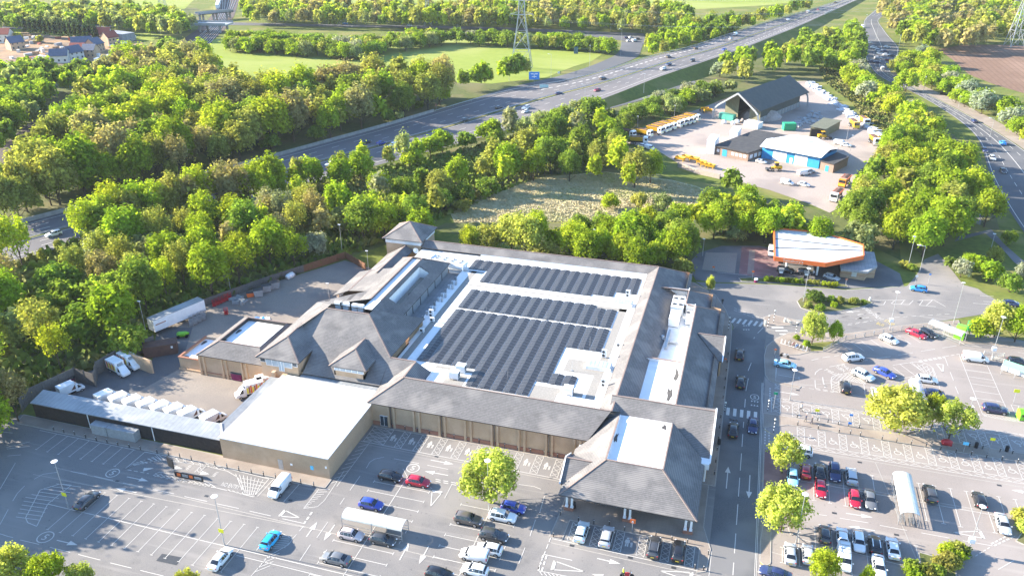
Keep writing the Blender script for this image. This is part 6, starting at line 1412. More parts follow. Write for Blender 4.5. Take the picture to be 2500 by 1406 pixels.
def loader(px,py,h,label):
    p=g(px,py,1);e=empty('loading_shovel',(p.x,p.y,.08),heading(h,p),label,'loader');b=MB();b.box(-2.2,.4,-.8,.8,.9,1.9);b.box(.4,1.4,-.6,.6,.8,1.4);b.build('body',M_yel,e)
    b=MB();b.box(-.9,.3,-.7,.7,1.9,3.0);b.build('cab',M_cglass,e);b=MB();b.box(-1,.4,-.75,.75,3.0,3.1);b.build('cab_roof',M_yel,e);b=MB();b.beam((1.2,-.5,1.3),(2.6,-.5,.6),.25);b.beam((1.2,.5,1.3),(2.6,.5,.6),.25);b.box(2.5,3.3,-1.2,1.2,.2,.9);b.build('bucket',M_dark,e)
    for x in (-1.4,1.1):
        for s in (-1,1):link('wheel',WHEELT,e,(x,s*.95,.6))
    return e
loader(1893,411,195,'yellow loading shovel in front of the blue workshop');loader(2010,334,20,'yellow loader at the mouth of the olive shed')
# bagged salt and odds and ends
def bag(px,py,k,mat,label,name='bulk_bag',group='white bulk bags of the depot',cat='bulk bag'):
    c=g(px,py,.4);b=MB();b.ball((0,0,.45*k),.8*k,.75*k,.55*k,0,9,5,.25);b.box(-.6*k,.6*k,-.55*k,.55*k,0,.5*k)
    o=b.build(name,mat,None,True,(c.x,c.y,.08));o.rotation_euler.z=rnd.uniform(0,3);tag(o,label,cat,group)
b=MB()
for i in range(70):
    t=rnd.random();x=lerp(1935,2000,t)+rnd.uniform(-18,18);y=lerp(306,282,t)+rnd.uniform(-8,10);c=g(x,y);k=rnd.uniform(.5,1.1);b.ball((c.x,c.y,.4*k),.9*k,.8*k,.6*k,0,7,4,.4)
tag(b.build('bagged_materials',M_grey),'sprawl of grey sacks and rubble between the barn and the olive shed','sacks',kind='stuff')
b=MB()
for i in range(150):
    t=rnd.random();x=(lerp(1975,2035,t/.4) if t <.4 else lerp(2035,2150,(t-.4)/.6));y=(lerp(205,250,t/.4) if t <.4 else lerp(250,335,(t-.4)/.6));c=g(x+rnd.uniform(-9,9),y+rnd.uniform(-5,5));k=rnd.uniform(.5,1.2)
    if rnd.random() <.6:b.ball((c.x,c.y,.5*k),1.2*k,1.0*k,.8*k,0,7,4,.4)
    else:b.box(-1.8,1.8,-.5,.5,0,rnd.uniform(.4,1.4),0,Matrix.Translation(c) @ Matrix.Rotation(rnd.uniform(0,3),4,'Z'))
tag(b.build('stored_materials',pm('mixed_white_stock',(.62,.63,.64),(.30,.33,.38),.5,.7,.3)),'long jumble of white wrapped stock and signs along the foot of the bank','stored materials',kind='stuff')
for i,(x,y) in enumerate(((1768,300),(1790,302),(1800,298),(1812,296),(1842,312))):bag(x,y,1.5,M_wht if i != 3 else M_salt,['white sack left of the teal container','white sack below the teal container','brownish white sack right of the teal container','brown heap bag in front of the barn opening','white sack beside the white box store'][i])

for k in PROTO:
    r_=PROTO[k][0]
    for ch in list(r_.children):bpy.data.objects.remove(ch)
    bpy.data.objects.remove(r_)

# ------------------------------------------------------------------ lamps, signs and other street furniture
def zat(base,top):
    p=g(*base);lo,hi=0.0,70.0
    for _ in range(40):
        m=(lo+hi)/2
        if proj((p.x,p.y,m))[1] >top[1]:lo=m
        else:hi=m
    return p,lo
def lamp(bx,by,tx,ty,kind,label,group,box=None,h=None):
    p,hh=zat((bx,by),(tx,ty));h=h or min(16,max(5,hh));e=empty('street_lamp',p,0,label,'lamp post',group)
    b=MB();b.tube((0,0,0),(0,0,1.4),.11,.09,8);b.tube((0,0,1.4),(0,0,h),.07,.045,8);b.build('pole',M_galv,e)
    q=MB()
    if kind =='disc':q.tube((0,0,h-.05),(0,0,h+.1),.22,.5,16);q.tube((0,0,h+.1),(0,0,h+.17),.5,.22,16)
    elif kind =='arm':q.beam((0,0,h-.1),(-1.2,0,h+.1),.08);q.box(-2.0,-1.1,-.16,.16,h+.02,h+.18)
    elif kind =='twin':q.beam((-1.6,0,h),(1.6,0,h),.08);q.box(-2.3,-1.4,-.16,.16,h-.05,h+.1);q.box(1.4,2.3,-.16,.16,h-.05,h+.1)
    else:q.box(-.45,.25,-.14,.14,h-.03,h+.12)
    q.build('lamp_head',M_wht,e)
    if box =='y':s=MB();s.box(-.45,.45,-.14,-.1,2.6,3.3);s.build('notice',M_signy,e)
    if box =='w':s=MB();s.box(-.4,.4,-.3,.3,2.2,3.0);s.build('camera_box',M_wht,e)
    return e
LG='car park lamp posts'
for a in ((168,1240,133,1127,'disc','tall white lamp post with a disc head beside the shaded dark saloon',LG,'y'),(548,1330,522,1212,'disc','tall white lamp post with a disc head above the lone white saloon',LG,'y'),(1193,1252,1191,1125,'disc','tall white lamp post in front of the lime tree',LG),(2363,1350,2399,1237,'disc','tall white lamp post with a box on it beside the planted bed',LG,'w'),(1928,977,1942,904,'disc','white lamp post in front of the pale blue saloon',LG),(2420,877,2450,775,'disc','white lamp post with a box behind the long white van',LG,'w'),(2350,1062,2376,974,'disc','white lamp post behind the second lime tree',LG),(2171,806,2193,714,'disc','white lamp post with boxes beside the pedestrian railing',LG,'w'),(1961,737,1976,656,'disc','white lamp post on the left tip of the shrub island',LG),(1943,1325,1929,1207,'disc','lamp post whose head pokes out of the round tree',LG),
          (2327,791,2353,691,'stub','lamp post behind the clear trolley shelter',LG),(1715,625,1720,586,'stub','lamp post among the trees left of the forecourt',LG),(2245,665,2261,601,'arm','lamp post with an arm behind the filling station exit',LG),(2216,655,2231,578,'stub','lamp post without an arm right of the kiosk',LG),(2418,612,2424,572,'stub','lamp post on the grass beside the footpath',LG),(1762,570,1766,523,'stub','lamp post in the trees behind the forecourt',LG)):
    lamp(*a)
YG='service yard and rear lamp posts'
for a in ((358,816,339,736,'stub','lamp post beside the white trailer',YG),(564,715,551,641,'stub','lamp post behind the red roll cages',YG),(836,620,829,549,'stub','lamp post at the far corner of the service yard fence',YG),(805,737,797,695,'stub','lamp post beside the loading canopy',YG),(900,661,894,613,'stub','lamp post beside the yard gates',YG),(1223,610,1223,542,'stub','lamp post left of centre behind the solar roof',YG),(1449,632,1452,561,'stub','lamp post right of centre behind the solar roof',YG),(1011,545,1011,507,'stub','lamp post behind the square tower',YG)):
    lamp(*a)
MGp='lamp posts along the motorway'
for i,a in enumerate(((1428,244,1428,207),(1571,233,1573,181),(1439,168,1440,112),(1345,190,1344,133),(1243,198,1243,161),(1566,79,1571,24),(1515,138,1517,37),(1491,76,1492,40),(1117,67,1117,36),(1001,60,1001,32),(1826,156,1833,97),(1800,175,1804,136),(1971,139,1976,102),(2110,79,2116,37),(2187,151,2199,87),(2108,148,2113,112),(2206,114,2214,70),(2253,228,2260,188),(2416,336,2429,289),(2340,262,2345,240),(2138,100,2145,46),(1636,53,1640,22),(1866,100,1870,60))):
    W=['beside the dark red motorway car','above the spreaders on the motorway verge','at the right end of the big field','left of the blue motorway sign','at the foot of the large pylon','at the far roundabout, farther one','at the far roundabout, taller one','beyond the field near the far roundabout','beside the far road behind the pylon','beside the far road left of the pylon','right of the motorway bridge opening','in the bushes below the motorway bridge','behind the salt barn ridge','on the road above the roundabout','right of the queue at the roundabout','left of the queue at the roundabout','in the hedge right of the roundabout','on the verge where the main road straightens','at the nearer end of the main road','on the main road verge beside the black sign','in the wood above the roundabout','in the wood above the far motorway lanes','between the motorway and the roundabout trees'][i]
    lamp(*a,'stub' if i % 3 else 'arm','slim grey lamp post '+W,MGp)
for a in ((2073,383,2079,331,'stub','lamp post in front of the low brick depot store',MGp),(1646,288,1648,258,'stub','lamp post behind the middle of the gritter row',MGp),(1556,313,1558,287,'stub','lamp post behind the left end of the gritter row',MGp),(2066,345,2072,288,'stub','pair of slim masts behind the olive shed',MGp)):lamp(*a)

def bollard(p,label,group,h=1.0):
    b=MB();b.tube((0,0,0),(0,0,h),.085,.085,8,0);b.tube((0,0,h*.82),(0,0,h*.9),.09,.09,8,1);return b
BM=bollard(None,None,None).mesh('bollard',[M_dark,M_wht])
def bollards(pts,label,group,k):
    n=len(pts)
    for i,p in enumerate(pts):
        p=Vector(p);o=link('bollard',BM,None,(p.x,p.y,.08));tag(o,('%s bollard from the left ' % (ordw[i] if i <20 else ['twenty first','twenty second','twenty third','twenty fourth'][i-20]))+label,'bollard',group)
qm=lambda x,y:g(860+x/4.31,900+y/4.31)
qn=lambda x,y:g(1840+x/5.857,960+y/5.857)
ql=lambda x,y:g(1320+x/5,1130+y/5)
bollards([q1(x,y+12) for x,y in ((390,345),(462,362),(540,378),(620,400),(697,420),(775,437),(853,455),(935,470),(1015,485),(1135,510),(1218,528),(1300,545),(1383,562),(1553,602),(1640,618),(1725,637),(1815,657),(1903,673),(1990,690),(2080,708),(2172,730),(2265,750))],'along the pavement before the timber shelter and extension','black bollards of the left pavement',0)
bollards([qm(x,y) for x,y in ((430,618),(557,645),(685,668),(812,692),(942,714),(1073,736),(1203,762),(1335,786),(1470,806),(1605,832),(1740,862),(1875,888),(2020,912),(2160,940))],'along the foot of the long brick wall','black bollards at the brick wall',0)
bollards([ql(x,y) for x,y in ((155,905),(240,640),(460,715),(647,750),(835,760),(1022,828),(1210,866),(1405,893),(1600,944),(1790,980),(1880,1292),(1988,1312),(2045,1120))],'round the entrance parking bays','black bollards at the entrance',0)
bollards([qn(x,y) for x,y in ((627,460),(920,515),(1218,565),(1380,588),(1522,615),(1832,668),(2040,704))]+[q6(x,y) for x,y in ((280,676),(512,714),(740,754),(980,798),(1218,838),(1455,880),(1697,920),(1942,960))],'on the near side of the tree lined walkway','black bollards of the walkway',0)
bollards([qn(x,y) for x,y in ((620,350),(910,398),(1060,418),(1208,452),(1355,475),(1510,495))]+[q6(x,y) for x,y in ((1187,712),(1390,745),(1665,790),(1860,818))],'on the far side of the tree lined walkway','black bollards of the walkway',0)
ob=[(1.1,y) for y in (116.5,120,123.5,127,130.5,134,141,144.5,148,151.5,155,158.5)]
bollards(ob[::-1],'along the store side of the road, far to near','dark green topped posts along the store road',0)
def sign(name,px,py,tx,ty,label,w_,h_,mat,cat='sign',pole=M_galv,face=-1,back=None,group=None,rz=0,thick=.05):
    p,hh=zat((px,py),(tx,ty));e=empty(name,p,rz,label,cat,group);b=MB();b.tube((0,0,0),(0,0,hh),.05,.05,6);b.build('pole',pole,e)
    q=MB();q.box(-w_/2,w_/2,-thick-.06,-.06,hh-h_,hh);q.build('panel',mat,e);return e,hh
def figure_on(e,hh,txt,w_,h_,mat,x0=0,z0=None):
    P_=Paint();P_.text(txt,(-w_/2+x0,-.125,(hh-h_*.75) if z0 is None else z0),(w_,0,0),(0,0,h_*.5));P_.build('lettering',mat,e)
e,hh=sign('crossing_sign',1543,1298,1546,1266,'square orange sign with a white walking figure by the entrance pillars',.9,.8,M_orange)
b=MB();b.box(-.1,.1,-.13,-.115,hh-.55,hh-.3);b.box(-.16,-.06,-.13,-.115,hh-.72,hh-.5);b.box(.04,.14,-.13,-.115,hh-.72,hh-.5);b.build('symbol',M_wht,e)
for a in ((2473,985,2482,950,'yellow car park notice on a post near the green bin at right',M_signy,1.0),(1992,1020,1991,998,'yellow notice standing behind the three walkers',M_signy,.8),(2415,1100,2421,1068,'yellow notice at the far end of the disabled bays',M_signy,.8),(2075,1030,2078,1010,'upper blue disc sign between disabled bays',M_signb,.6),(2073,1042,2082,1030,'lower blue disc sign between disabled bays',M_signb,.6),(2352,1103,2358,1078,'pale blue square notice in the shade of the lime trees',M_signl,.9),(1891,868,1895,851,'orange topped post beside the parked motorcycle',M_orange,.5),(1887,1003,1886,957,'green sign plate beside the zebra crossing',M_signg,.7),(2063,703,2066,680,'round red and white no entry sign at the forecourt exit',M_brick2,.6),(2234,693,2237,672,'round sign on the right of the forecourt exit',M_wht,.6),(2265,695,2270,668,'blue and white signpost at the exit road',M_signb,.5),(1836,684,1839,661,'small orange sign in front of the forecourt',M_orange,.6),(1741,662,1742,650,'small orange sign among the dark trees',M_orange,.6),(1771,880,1772,874,'orange petal sign hanging on the store side wall',M_orange,.5)):
    sign('notice_sign',a[0],a[1],a[2],a[3],a[4],a[6],a[6]*.7,a[5])
# promotional boards by the collection bay
for px,py,tx,ty,w_,h_,l in ((423,1150,420,1116,1.7,2.0,'small dark upright board on a post beside the collection bay'),):
    e,hh=sign('advert_board',px,py,tx,ty,l,w_,h_,M_black,rz=-.35,thick=.2)
e=empty('advert_banner',g(428,1163),math.atan2((g(497,1176)-g(428,1163)).y,(g(497,1176)-g(428,1163)).x),'long dark banner board with two orange squares beside the collection bay','advert board')
Lb_=(g(497,1176)-g(428,1163)).length;b=MB();b.box(0,Lb_,-.05,.05,.1,1.15);b.build('panel',M_black,e);b=MB();b.box(.5,1.2,-.07,-.05,.35,.95);b.box(Lb_*.52,Lb_*.52+.7,-.07,-.05,.35,.95);b.build('orange_square',M_orange,e)
b=MB()
for k in range(3):b.box(1.5,Lb_*.48,-.065,-.05,.4+k*.2,.46+k*.2);b.box(Lb_*.52+1,Lb_-.3,-.065,-.05,.4+k*.2,.46+k*.2)
b.build('text_lines',M_wht,e)
# road signs
for a in ((1304,208,1304,176,'big blue motorway direction sign among the trees',5.5,4.0,M_signb),(1328,222,1328,207,'pale green and white direction sign at the slip road nose',4.5,3.4,pm('pale_green_sign',(.45,.62,.58),rough=.5)),(1784,84,1784,67,'blue sign beside the far lanes of the motorway',5.0,4.6,M_signb),(1406,132,1406,115,'dark sign with a white stripe standing in the crop field',2.6,4.2,pm('slate_sign',(.06,.12,.16),rough=.5)),(2301,233,2301,224,'black temporary sign on the main road verge',3.0,2.4,M_black),(1065,268,1065,254,'small red and white warning sign on the motorway verge',.9,1.2,M_brick2),(1364,183,1364,175,'white warning triangle sign on the slip road',1.2,1.1,M_wht)):
    e,hh=sign('road_sign',a[0],a[1],a[2],a[3],a[4],a[5],a[6],a[7],'road sign',M_galv,rz=.3)
    if a[7] is M_signb:
        b=MB();b.box(-1.8,-.3,-.125,-.11,hh-1.3,hh-.8);b.box(.3,1.8,-.125,-.11,hh-1.3,hh-.8);b.box(-.15,.15,-.125,-.11,hh-3.2,hh-1.0);b.box(-1.2,1.2,-.125,-.111,hh-2.7,hh-2.3);b.build('legend',M_wht,e)
# striped crossing beacons
def beacon(px,py,tx,ty,label):
    p,h=zat((px,py),(tx,ty));h=min(h,3.4);e=empty('crossing_beacon',p,0,label,'crossing beacon','striped beacons at the zebra crossings');b=MB();n=7
    for i in range(n):b.tube((0,0,h*.88*i/n),(0,0,h*.88*(i+1)/n),.07,.07,8,i % 2)
    b.build('pole',[M_black,M_wht],e);b=MB();b.ball((0,0,h-.15),.2,.2,.2,0,10,6);b.build('globe',M_tent,e)
for a in ((1874,1003,1877,976,'striped beacon at the right end of the middle zebra crossing'),(1769,1004,1770,981,'striped beacon at the left end of the middle zebra crossing'),(1874,800,1878,770,'striped beacon at the right end of the upper zebra crossing'),(1778,806,1782,757,'striped beacon at the left end of the upper zebra crossing'),(1942,816,1945,787,'striped beacon under the yellow green tree'),(1888,787,1892,757,'striped beacon with a dark top on the crossing island'),(1888,1055,1896,1022,'black and white striped post at the start of the walkway')):beacon(*a)
for px,py,l in ((1868,792,'cream bollard at the left tip of the crossing island'),(1916,786,'cream bollard in the middle of the crossing island'),(2123,735,'white keep left bollard at the tip of the shrub island')):
    c=g(px,py);b=MB();b.tube((0,0,0),(0,0,.9),.28,.25,10);b.ball((0,0,.9),.25,.25,.15);tag(b.build('traffic_bollard',M_tent,None,False,c),l,'bollard')
c=g(1845,689);b=MB();b.tube((0,0,0),(0,0,.75),.45,.45,12,0);b.tube((0,0,.75),(0,0,1.05),.5,.45,12,1);tag(b.build('litter_bin',[M_purp,M_wht],None,False,c),'round dark red bin with a white top at the forecourt entrance','bin')
for px,py,l in ((1401,1239,'black bin beside the left entrance pillar'),(2382,1093,'black bin in the shade beside the pale blue notice'),(2457,1102,'black bin at the far right of the walkway'),(1755,1085,'black bin on the store side pavement')):
    c=g(px,py);b=MB();b.tube((0,0,0),(0,0,1.0),.3,.32,10);b.ball((0,0,1.0),.33,.33,.22);tag(b.build('litter_bin',M_black,None,False,(c.x,c.y,.1)),l,'bin')
c=g(2310,1085);b=MB();b.ball((0,0,.55),1.0,.55,.55,0,12,6);b.box(-.8,.8,-.45,.45,0,.5);tag(b.build('ride_on_toy',M_redp,None,True,(c.x,c.y,.1)),'red rounded kiosk like box under the lime trees','red box')
# arched trolley shelters
def trolley(e,x,y):
    b=MB();b.beam((x-.3,y-.45,.35),(x-.3,y+.45,.35),.04);b.beam((x+.3,y-.45,.35),(x+.3,y+.45,.35),.04)
    for z_ in (.55,.75,.95):
        for p_,q_ in (((-.3,-.45),(.3,-.45)),((.3,-.45),(.25,.45)),((.25,.45),(-.25,.45)),((-.25,.45),(-.3,-.45))):b.beam((x+p_[0],y+p_[1],z_),(x+q_[0],y+q_[1],z_),.025)
    for sx in (-.28,.28):
        for sy in (-.4,.4):b.beam((x+sx,y+sy,.05),(x+sx,y+sy,.95),.03)
    b.beam((x-.3,y-.5,1.02),(x+.3,y-.5,1.02),.05);return b
def shelter(c,L,W,rz,label,rm=M_tent,clear=False,group='arched trolley shelters',n=4,hh=2.1):
    e=empty('trolley_shelter',c,rz,label,'trolley shelter',group);b=MB();k=10
    A=[(W/2*math.cos(math.pi*i/k),hh+.75*math.sin(math.pi*i/k)) for i in range(k+1)]
    for s in range(4):
        x0,x1=-L/2+L*s/4+.02,-L/2+L*(s+1)/4-.02
        for i in range(k):b.poly([(x0,A[i][0],A[i][1]),(x1,A[i][0],A[i][1]),(x1,A[i+1][0],A[i+1][1]),(x0,A[i+1][0],A[i+1][1])])
    b.build('roof',rm,e,True);b=MB()
    for x in (-L/2,0,L/2):
        for y in (-W/2,W/2):b.beam((x,y,0),(x,y,hh),.08)
        for i in range(k):b.beam((x,A[i][0],A[i][1]-.03),(x,A[i+1][0],A[i+1][1]-.03),.06)
    for y in (-W/2,W/2):
        for z_ in (.5,1.1,hh):b.beam((-L/2,y,z_),(L/2,y,z_),.05)
    b.build('frame',M_galv,e);return e
cs=g(917,1293);shelter(cs,10.2,2.5,0,'long cream arched trolley shelter in the middle car park')
cs2=g(2206,1232);shelter(cs2,10.4,2.9,math.pi/2,'long greenish arched trolley shelter in the east car park')
M_clear=pm('clear_sheet',(.75,.78,.80),rough=.1,spec=.5)
_n,_l,_b=mnodes(M_clear);_b.inputs['Alpha'].default_value=.35
shelter(g(2308,822),7.5,2.4,-.65,'clear plastic arched shelter beside the bright red car',M_clear,group='clear plastic arched shelters');shelter(g(2234,975),7.0,2.4,math.pi/2,'clear plastic arched shelter behind the lime trees',M_clear,group='clear plastic arched shelters')
for i,(c,dx,dy) in enumerate([(cs2,-.8,-4.6+k*.5) for k in range(3)]+[(cs2,.5,-4.7+k*.5) for k in range(3)]):
    e=empty('shopping_trolley',(c.x+dx,c.y+dy,0.02),0,'%s shopping trolley counting from the near end of the %s stack in the greenish shelter' % (ordw[i % 3],['left','right'][i // 3]),'trolley','trolleys in the east shelter');trolley(e,0,0).build('basket',M_galv,e)
for i in range(14):
    x=-18.2+i*.42;e=empty('shopping_trolley',(x,103.6+(i % 2)*.2,.12),math.pi/2,'%s shopping trolley from the left in the long row under the entrance roof' % ordw[i],'trolley','trolleys under the entrance roof');trolley(e,0,0).build('basket',M_galv,e)
# recycling bins, green canopy, rack of cycles, motorcycle
def bank(px,py,w_,d_,h_,rz,mat,label):
    e=empty('recycling_bank',g(px,py)+Vector((0,0,.1)),rz,label,'recycling bank','green recycling banks');b=MB();b.add([(-w_/2,-d_/2,0),(w_/2,-d_/2,0),(w_/2,d_/2,0),(-w_/2,d_/2,0),(-w_/2,-d_/2,h_*.7),(w_/2,-d_/2,h_*.7),(w_/2,d_/2,h_*.9),(-w_/2,d_/2,h_*.9),(-w_/2,0,h_),(w_/2,0,h_)],[(0,1,5,4),(1,2,6,9,5),(2,3,7,6),(3,0,4,8,7),(4,5,9,8),(8,9,6,7)]);b.build('body',mat,e)
    q=MB()
    for k in (-.25,.25):q.box(w_*k-.25,w_*k+.25,-d_/2-.03,-d_/2,h_*.4,h_*.62)
    q.build('hatch',M_dark,e)
bank(2342,822,2.0,3.4,2.6,-.35,M_lime,'tall lime green recycling bank in two sections beside the clear shelter');bank(2375,806,2.4,1.8,2.0,-.1,M_green,'darker green recycling bank beside the bushes')
e=empty('collection_canopy',g(2478,920),-.5,'green and white collection point canopy at the right edge','canopy');b=MB();b.add([(-2.6,-.9,2.3),(2.6,-.9,2.3),(2.6,.5,2.8),(-2.6,.5,2.8)],[(0,1,2,3)]);b.beam((-2.6,-.9,2.3),(2.6,-.9,2.3),.1,.5);b.build('roof',pm('sea_green_sheet',(.22,.48,.36),rough=.4),e)
b=MB()
for x in (-2.5,0,2.5):
    for y in (-.85,.45):b.beam((x,y,0),(x,y,2.5),.1)
b.build('post',M_galv,e);b=MB();b.box(-3.0,3.0,.9,1.0,.2,1.5);b.build('side_panel',M_wht,e)
bank(2498,1022,2.2,1.6,2.0,.2,M_lime,'lime green bank cut off by the right edge')
def bicycle(p,rz,mat,label):
    e=empty('bicycle',p,rz,label,'bicycle','bicycles at the rack');b=MB();F=[((-.5,0,.34),(-.1,0,.34)),((-.1,0,.34),(-.2,0,.85)),((-.5,0,.34),(-.17,0,.75)),((-.17,0,.75),(.4,0,.8)),((-.1,0,.34),(.4,0,.75)),((.4,0,.95),(.55,0,.34))]
    for a,c in F:b.tube(a,c,.03,.03,5)
    b.build('frame',mat,e);b=MB();b.beam((.38,-.25,.98),(.38,.25,.98),.04);b.build('handlebar',M_black,e);b=MB();b.box(-.32,-.08,-.06,.06,.85,.9);b.build('saddle',M_black,e)
    for x in (-.5,.55):
        b=MB();
        for i in range(12):a0,a1=6.283*i/12,6.283*(i+1)/12;b.tube((x+.32*math.cos(a0),0,.34+.32*math.sin(a0)),(x+.32*math.cos(a1),0,.34+.32*math.sin(a1)),.025,.025,4,0,False)
        b.build('wheel',M_tyre,e)
for i in range(4):p=g(1926+i*9,842+i*4);bicycle(p+Vector((0,0,.1)),.9,[M_galv,M_redp,M_signb,M_black][i],['grey','red','blue','black'][i]+' bicycle standing in the white rack under the yellow green tree')
e=empty('bicycle_rack',g(1940,848)+Vector((0,0,.1)),-.35,'white tubular cycle rack on the corner pavement','cycle rack');b=MB()
for i in range(8):x=-3+i*.8;b.tube((x,-.3,0),(x,-.3,.9),.04,.04,6);b.tube((x,.3,0),(x,.3,.9),.04,.04,6);b.tube((x,-.3,.9),(x,.3,.9),.04,.04,6)
b.beam((-3.1,-.3,.1),(2.7,-.3,.1),.06);b.build('hoop',M_wht,e)
def motorbike(p,rz,label,bodym=M_galv):
    e=empty('motorcycle',p,rz,label,'motorcycle');b=MB();b.ball((.05,0,.75),.5,.17,.2,0,8,5);b.box(-.3,.35,-.16,.16,.35,.7);b.build('body',bodym,e);b=MB();b.ball((-.45,0,.82),.4,.15,.09);b.build('saddle',M_black,e);b=MB();b.beam((.5,-.35,1.05),(.5,.35,1.05),.05);b.tube((.5,0,1.05),(.75,0,.35),.05,.05,6);b.tube((-.1,0,.45),(-.72,0,.35),.05,.05,6);b.build('frame',M_dark,e)
    b=MB();b.ball((.6,0,.92),.1,.1,.12);b.build('headlight',M_lamp,e)
    for x in (-.72,.75):b=MB();b.tube((x,-.07,.32),(x,.07,.32),.32,.32,14);b.build('wheel',M_tyre,e)
motorbike(g(1915,872),-.3,'parked dark motorcycle with chrome parts beside the pale blue saloon')
# service yard clutter
c=g(437,790);e=empty('trailer',c,math.atan2((g(500,757)-g(372,812)).y,(g(500,757)-g(372,812)).x),'long white box trailer parked along the yard fence','trailer');Lt=(g(500,757,4)-g(372,812,4)).length
b=MB();b.box(-Lt/2,Lt/2,-1.27,1.27,1.1,3.9);b.build('body',M_wht,e);b=MB();b.box(-Lt/2,Lt/2,-1.3,1.3,3.9,3.98);b.build('roof',M_shed,e);b=MB();b.box(-Lt/2+.4,-Lt/2+3,-1.29,-1.27,2.6,2.85);b.build('side_mark',M_brick2,e);b=MB();b.box(-Lt/2+1,Lt/2-1,-.5,.5,.7,1.1)
b.build('chassis',M_black,e)
for x in (Lt/2-2.0,Lt/2-3.2):
    for s in (-1,1):link('wheel',WHEELT,e,(x,s*1.05,.5))
c=g(395,862);e=empty('storage_container',c,.62,'rusty brown steel container in the corner of the service yard','container');b=MB();b.box(-3.4,3.4,-1.4,1.4,0.05,2.5);b.box(-3.45,3.45,-1.45,1.45,2.5,2.6);b.build('body',M_rust,e);b=MB();b.box(2.2,2.6,-1.43,-1.4,1.6,2.1);b.build('notice',M_wht,e)
def skip(px,py,rz,w_,d_,h_,mat,label,group):
    e=empty('waste_skip',g(px,py),rz,label,'waste bin',group);b=MB();b.add([(-w_/2*.8,-d_/2,.15),(w_/2*.8,-d_/2,.15),(w_/2*.8,d_/2,.15),(-w_/2*.8,d_/2,.15),(-w_/2,-d_/2,h_),(w_/2,-d_/2,h_),(w_/2,d_/2,h_),(-w_/2,d_/2,h_)],[(3,2,1,0),(0,1,5,4),(1,2,6,5),(2,3,7,6),(3,0,4,7)]);b.build('body',mat,e)
    b=MB();b.add([(-w_/2-.05,-d_/2-.05,h_),(w_/2+.05,-d_/2-.05,h_),(w_/2+.05,d_/2+.05,h_),(-w_/2-.05,d_/2+.05,h_),(-w_/2,0,h_+.25),(w_/2,0,h_+.25)],[(0,1,5,4),(2,3,4,5),(1,2,5),(0,4,3)]);b.build('lid',M_dark,e)
for i,(x,y) in enumerate(((632,722),(652,711),(672,703))):skip(x,y,.62,2.4,1.8,1.8,M_grey,['nearest','middle','farthest'][i]+' of the three dark lidded waste bins along the yard fence','waste bins along the yard fence')
skip(612,724,.62,1.9,1.3,1.2,M_orange,'orange sided bin at the near end of the waste bins','waste bins along the yard fence')
skip(172,935,.5,2.0,1.3,1.3,M_purp,'maroon cage bin in the corner of the van yard','maroon bins');skip(581,928,0,2.6,.8,1.7,M_purp,'maroon bin against the brick wall of the west wing','maroon bins')
def cage(px,py,mat,label,group):
    e=empty('roll_cage',g(px,py),rnd.uniform(.4,.8),label,'roll cage',group);b=MB()
    for x in (-.4,.4):
        for y in (-.35,.35):b.beam((x,y,.1),(x,y,1.7),.05)
    for z_ in (.2,.6,1.0,1.4,1.7):
        for y in (-.35,.35):b.beam((-.4,y,z_),(.4,y,z_),.05)
        for x in (-.4,.4):b.beam((x,-.35,z_),(x,.35,z_),.05)
    b.build('frame',mat,e);b=MB();b.box(-.35,.35,-.3,.3,.15,.9);b.build('load',mat,e)
for i in range(6):cage(524+i*7.5,748-i*3.5,M_redp,'%s red roll cage from the left in the cluster by the fence' % ordw[i],'red roll cages in the yard')
cage(553,768,M_redp,'single red roll cage standing alone in the yard','red roll cages in the yard')
for i in range(8):cage(468+(i % 4)*10,788-(i % 4)*5+(i // 4)*8,M_galv,'%s silver cage of the %s row beside the trailer' % (ordw[i % 4],['back','front'][i // 4]),'silver roll cages by the trailer')
e=empty('green_machine',g(447,822),.5,'lime green machine heap with wheels beside the trailer','machine');b=MB();b.ball((0,0,.8),1.4,.8,.55,0,10,5,.3);b.box(-.9,.9,-.5,.5,.3,1.0);b.build('body',M_lime,e)
for x in (-.9,.9):b=MB();b.tube((x,-.8,.35),(x,.8,.35),.35,.35,10);b.build('wheel',M_tyre,e)
b=MB()
for i in range(16):c=g(578+rnd.uniform(-12,25),735+rnd.uniform(-8,8));b.box(-.8,.8,-.25,.25,0,rnd.uniform(.2,.8),0,Matrix.Translation(c) @ Matrix.Rotation(rnd.uniform(0,3),4,'Z'))
tag(b.build('scrap_shelving',M_grey),'heap of grey shelving scrap between the cages and the waste bins','scrap',kind='stuff')
b=MB()
for i in range(12):c=g(640+rnd.uniform(-16,16),778+rnd.uniform(-4,4));b.box(-.5,.5,-.3,.3,0,rnd.uniform(.1,.35),i % 2,Matrix.Translation(c) @ Matrix.Rotation(rnd.uniform(0,3),4,'Z'))
tag(b.build('flattened_packaging',[M_wht,M_signb]),'scraps of white and blue packaging behind the west wing roof','packaging',kind='stuff')
for i,(x,y,l) in enumerate(((712,672,'white bulk bag against the brown yard fence'),(705,676,'white bulk bag beside the waste bins'))):bag(x,y,1.2,M_wht,l,group='white bags in the service yard')
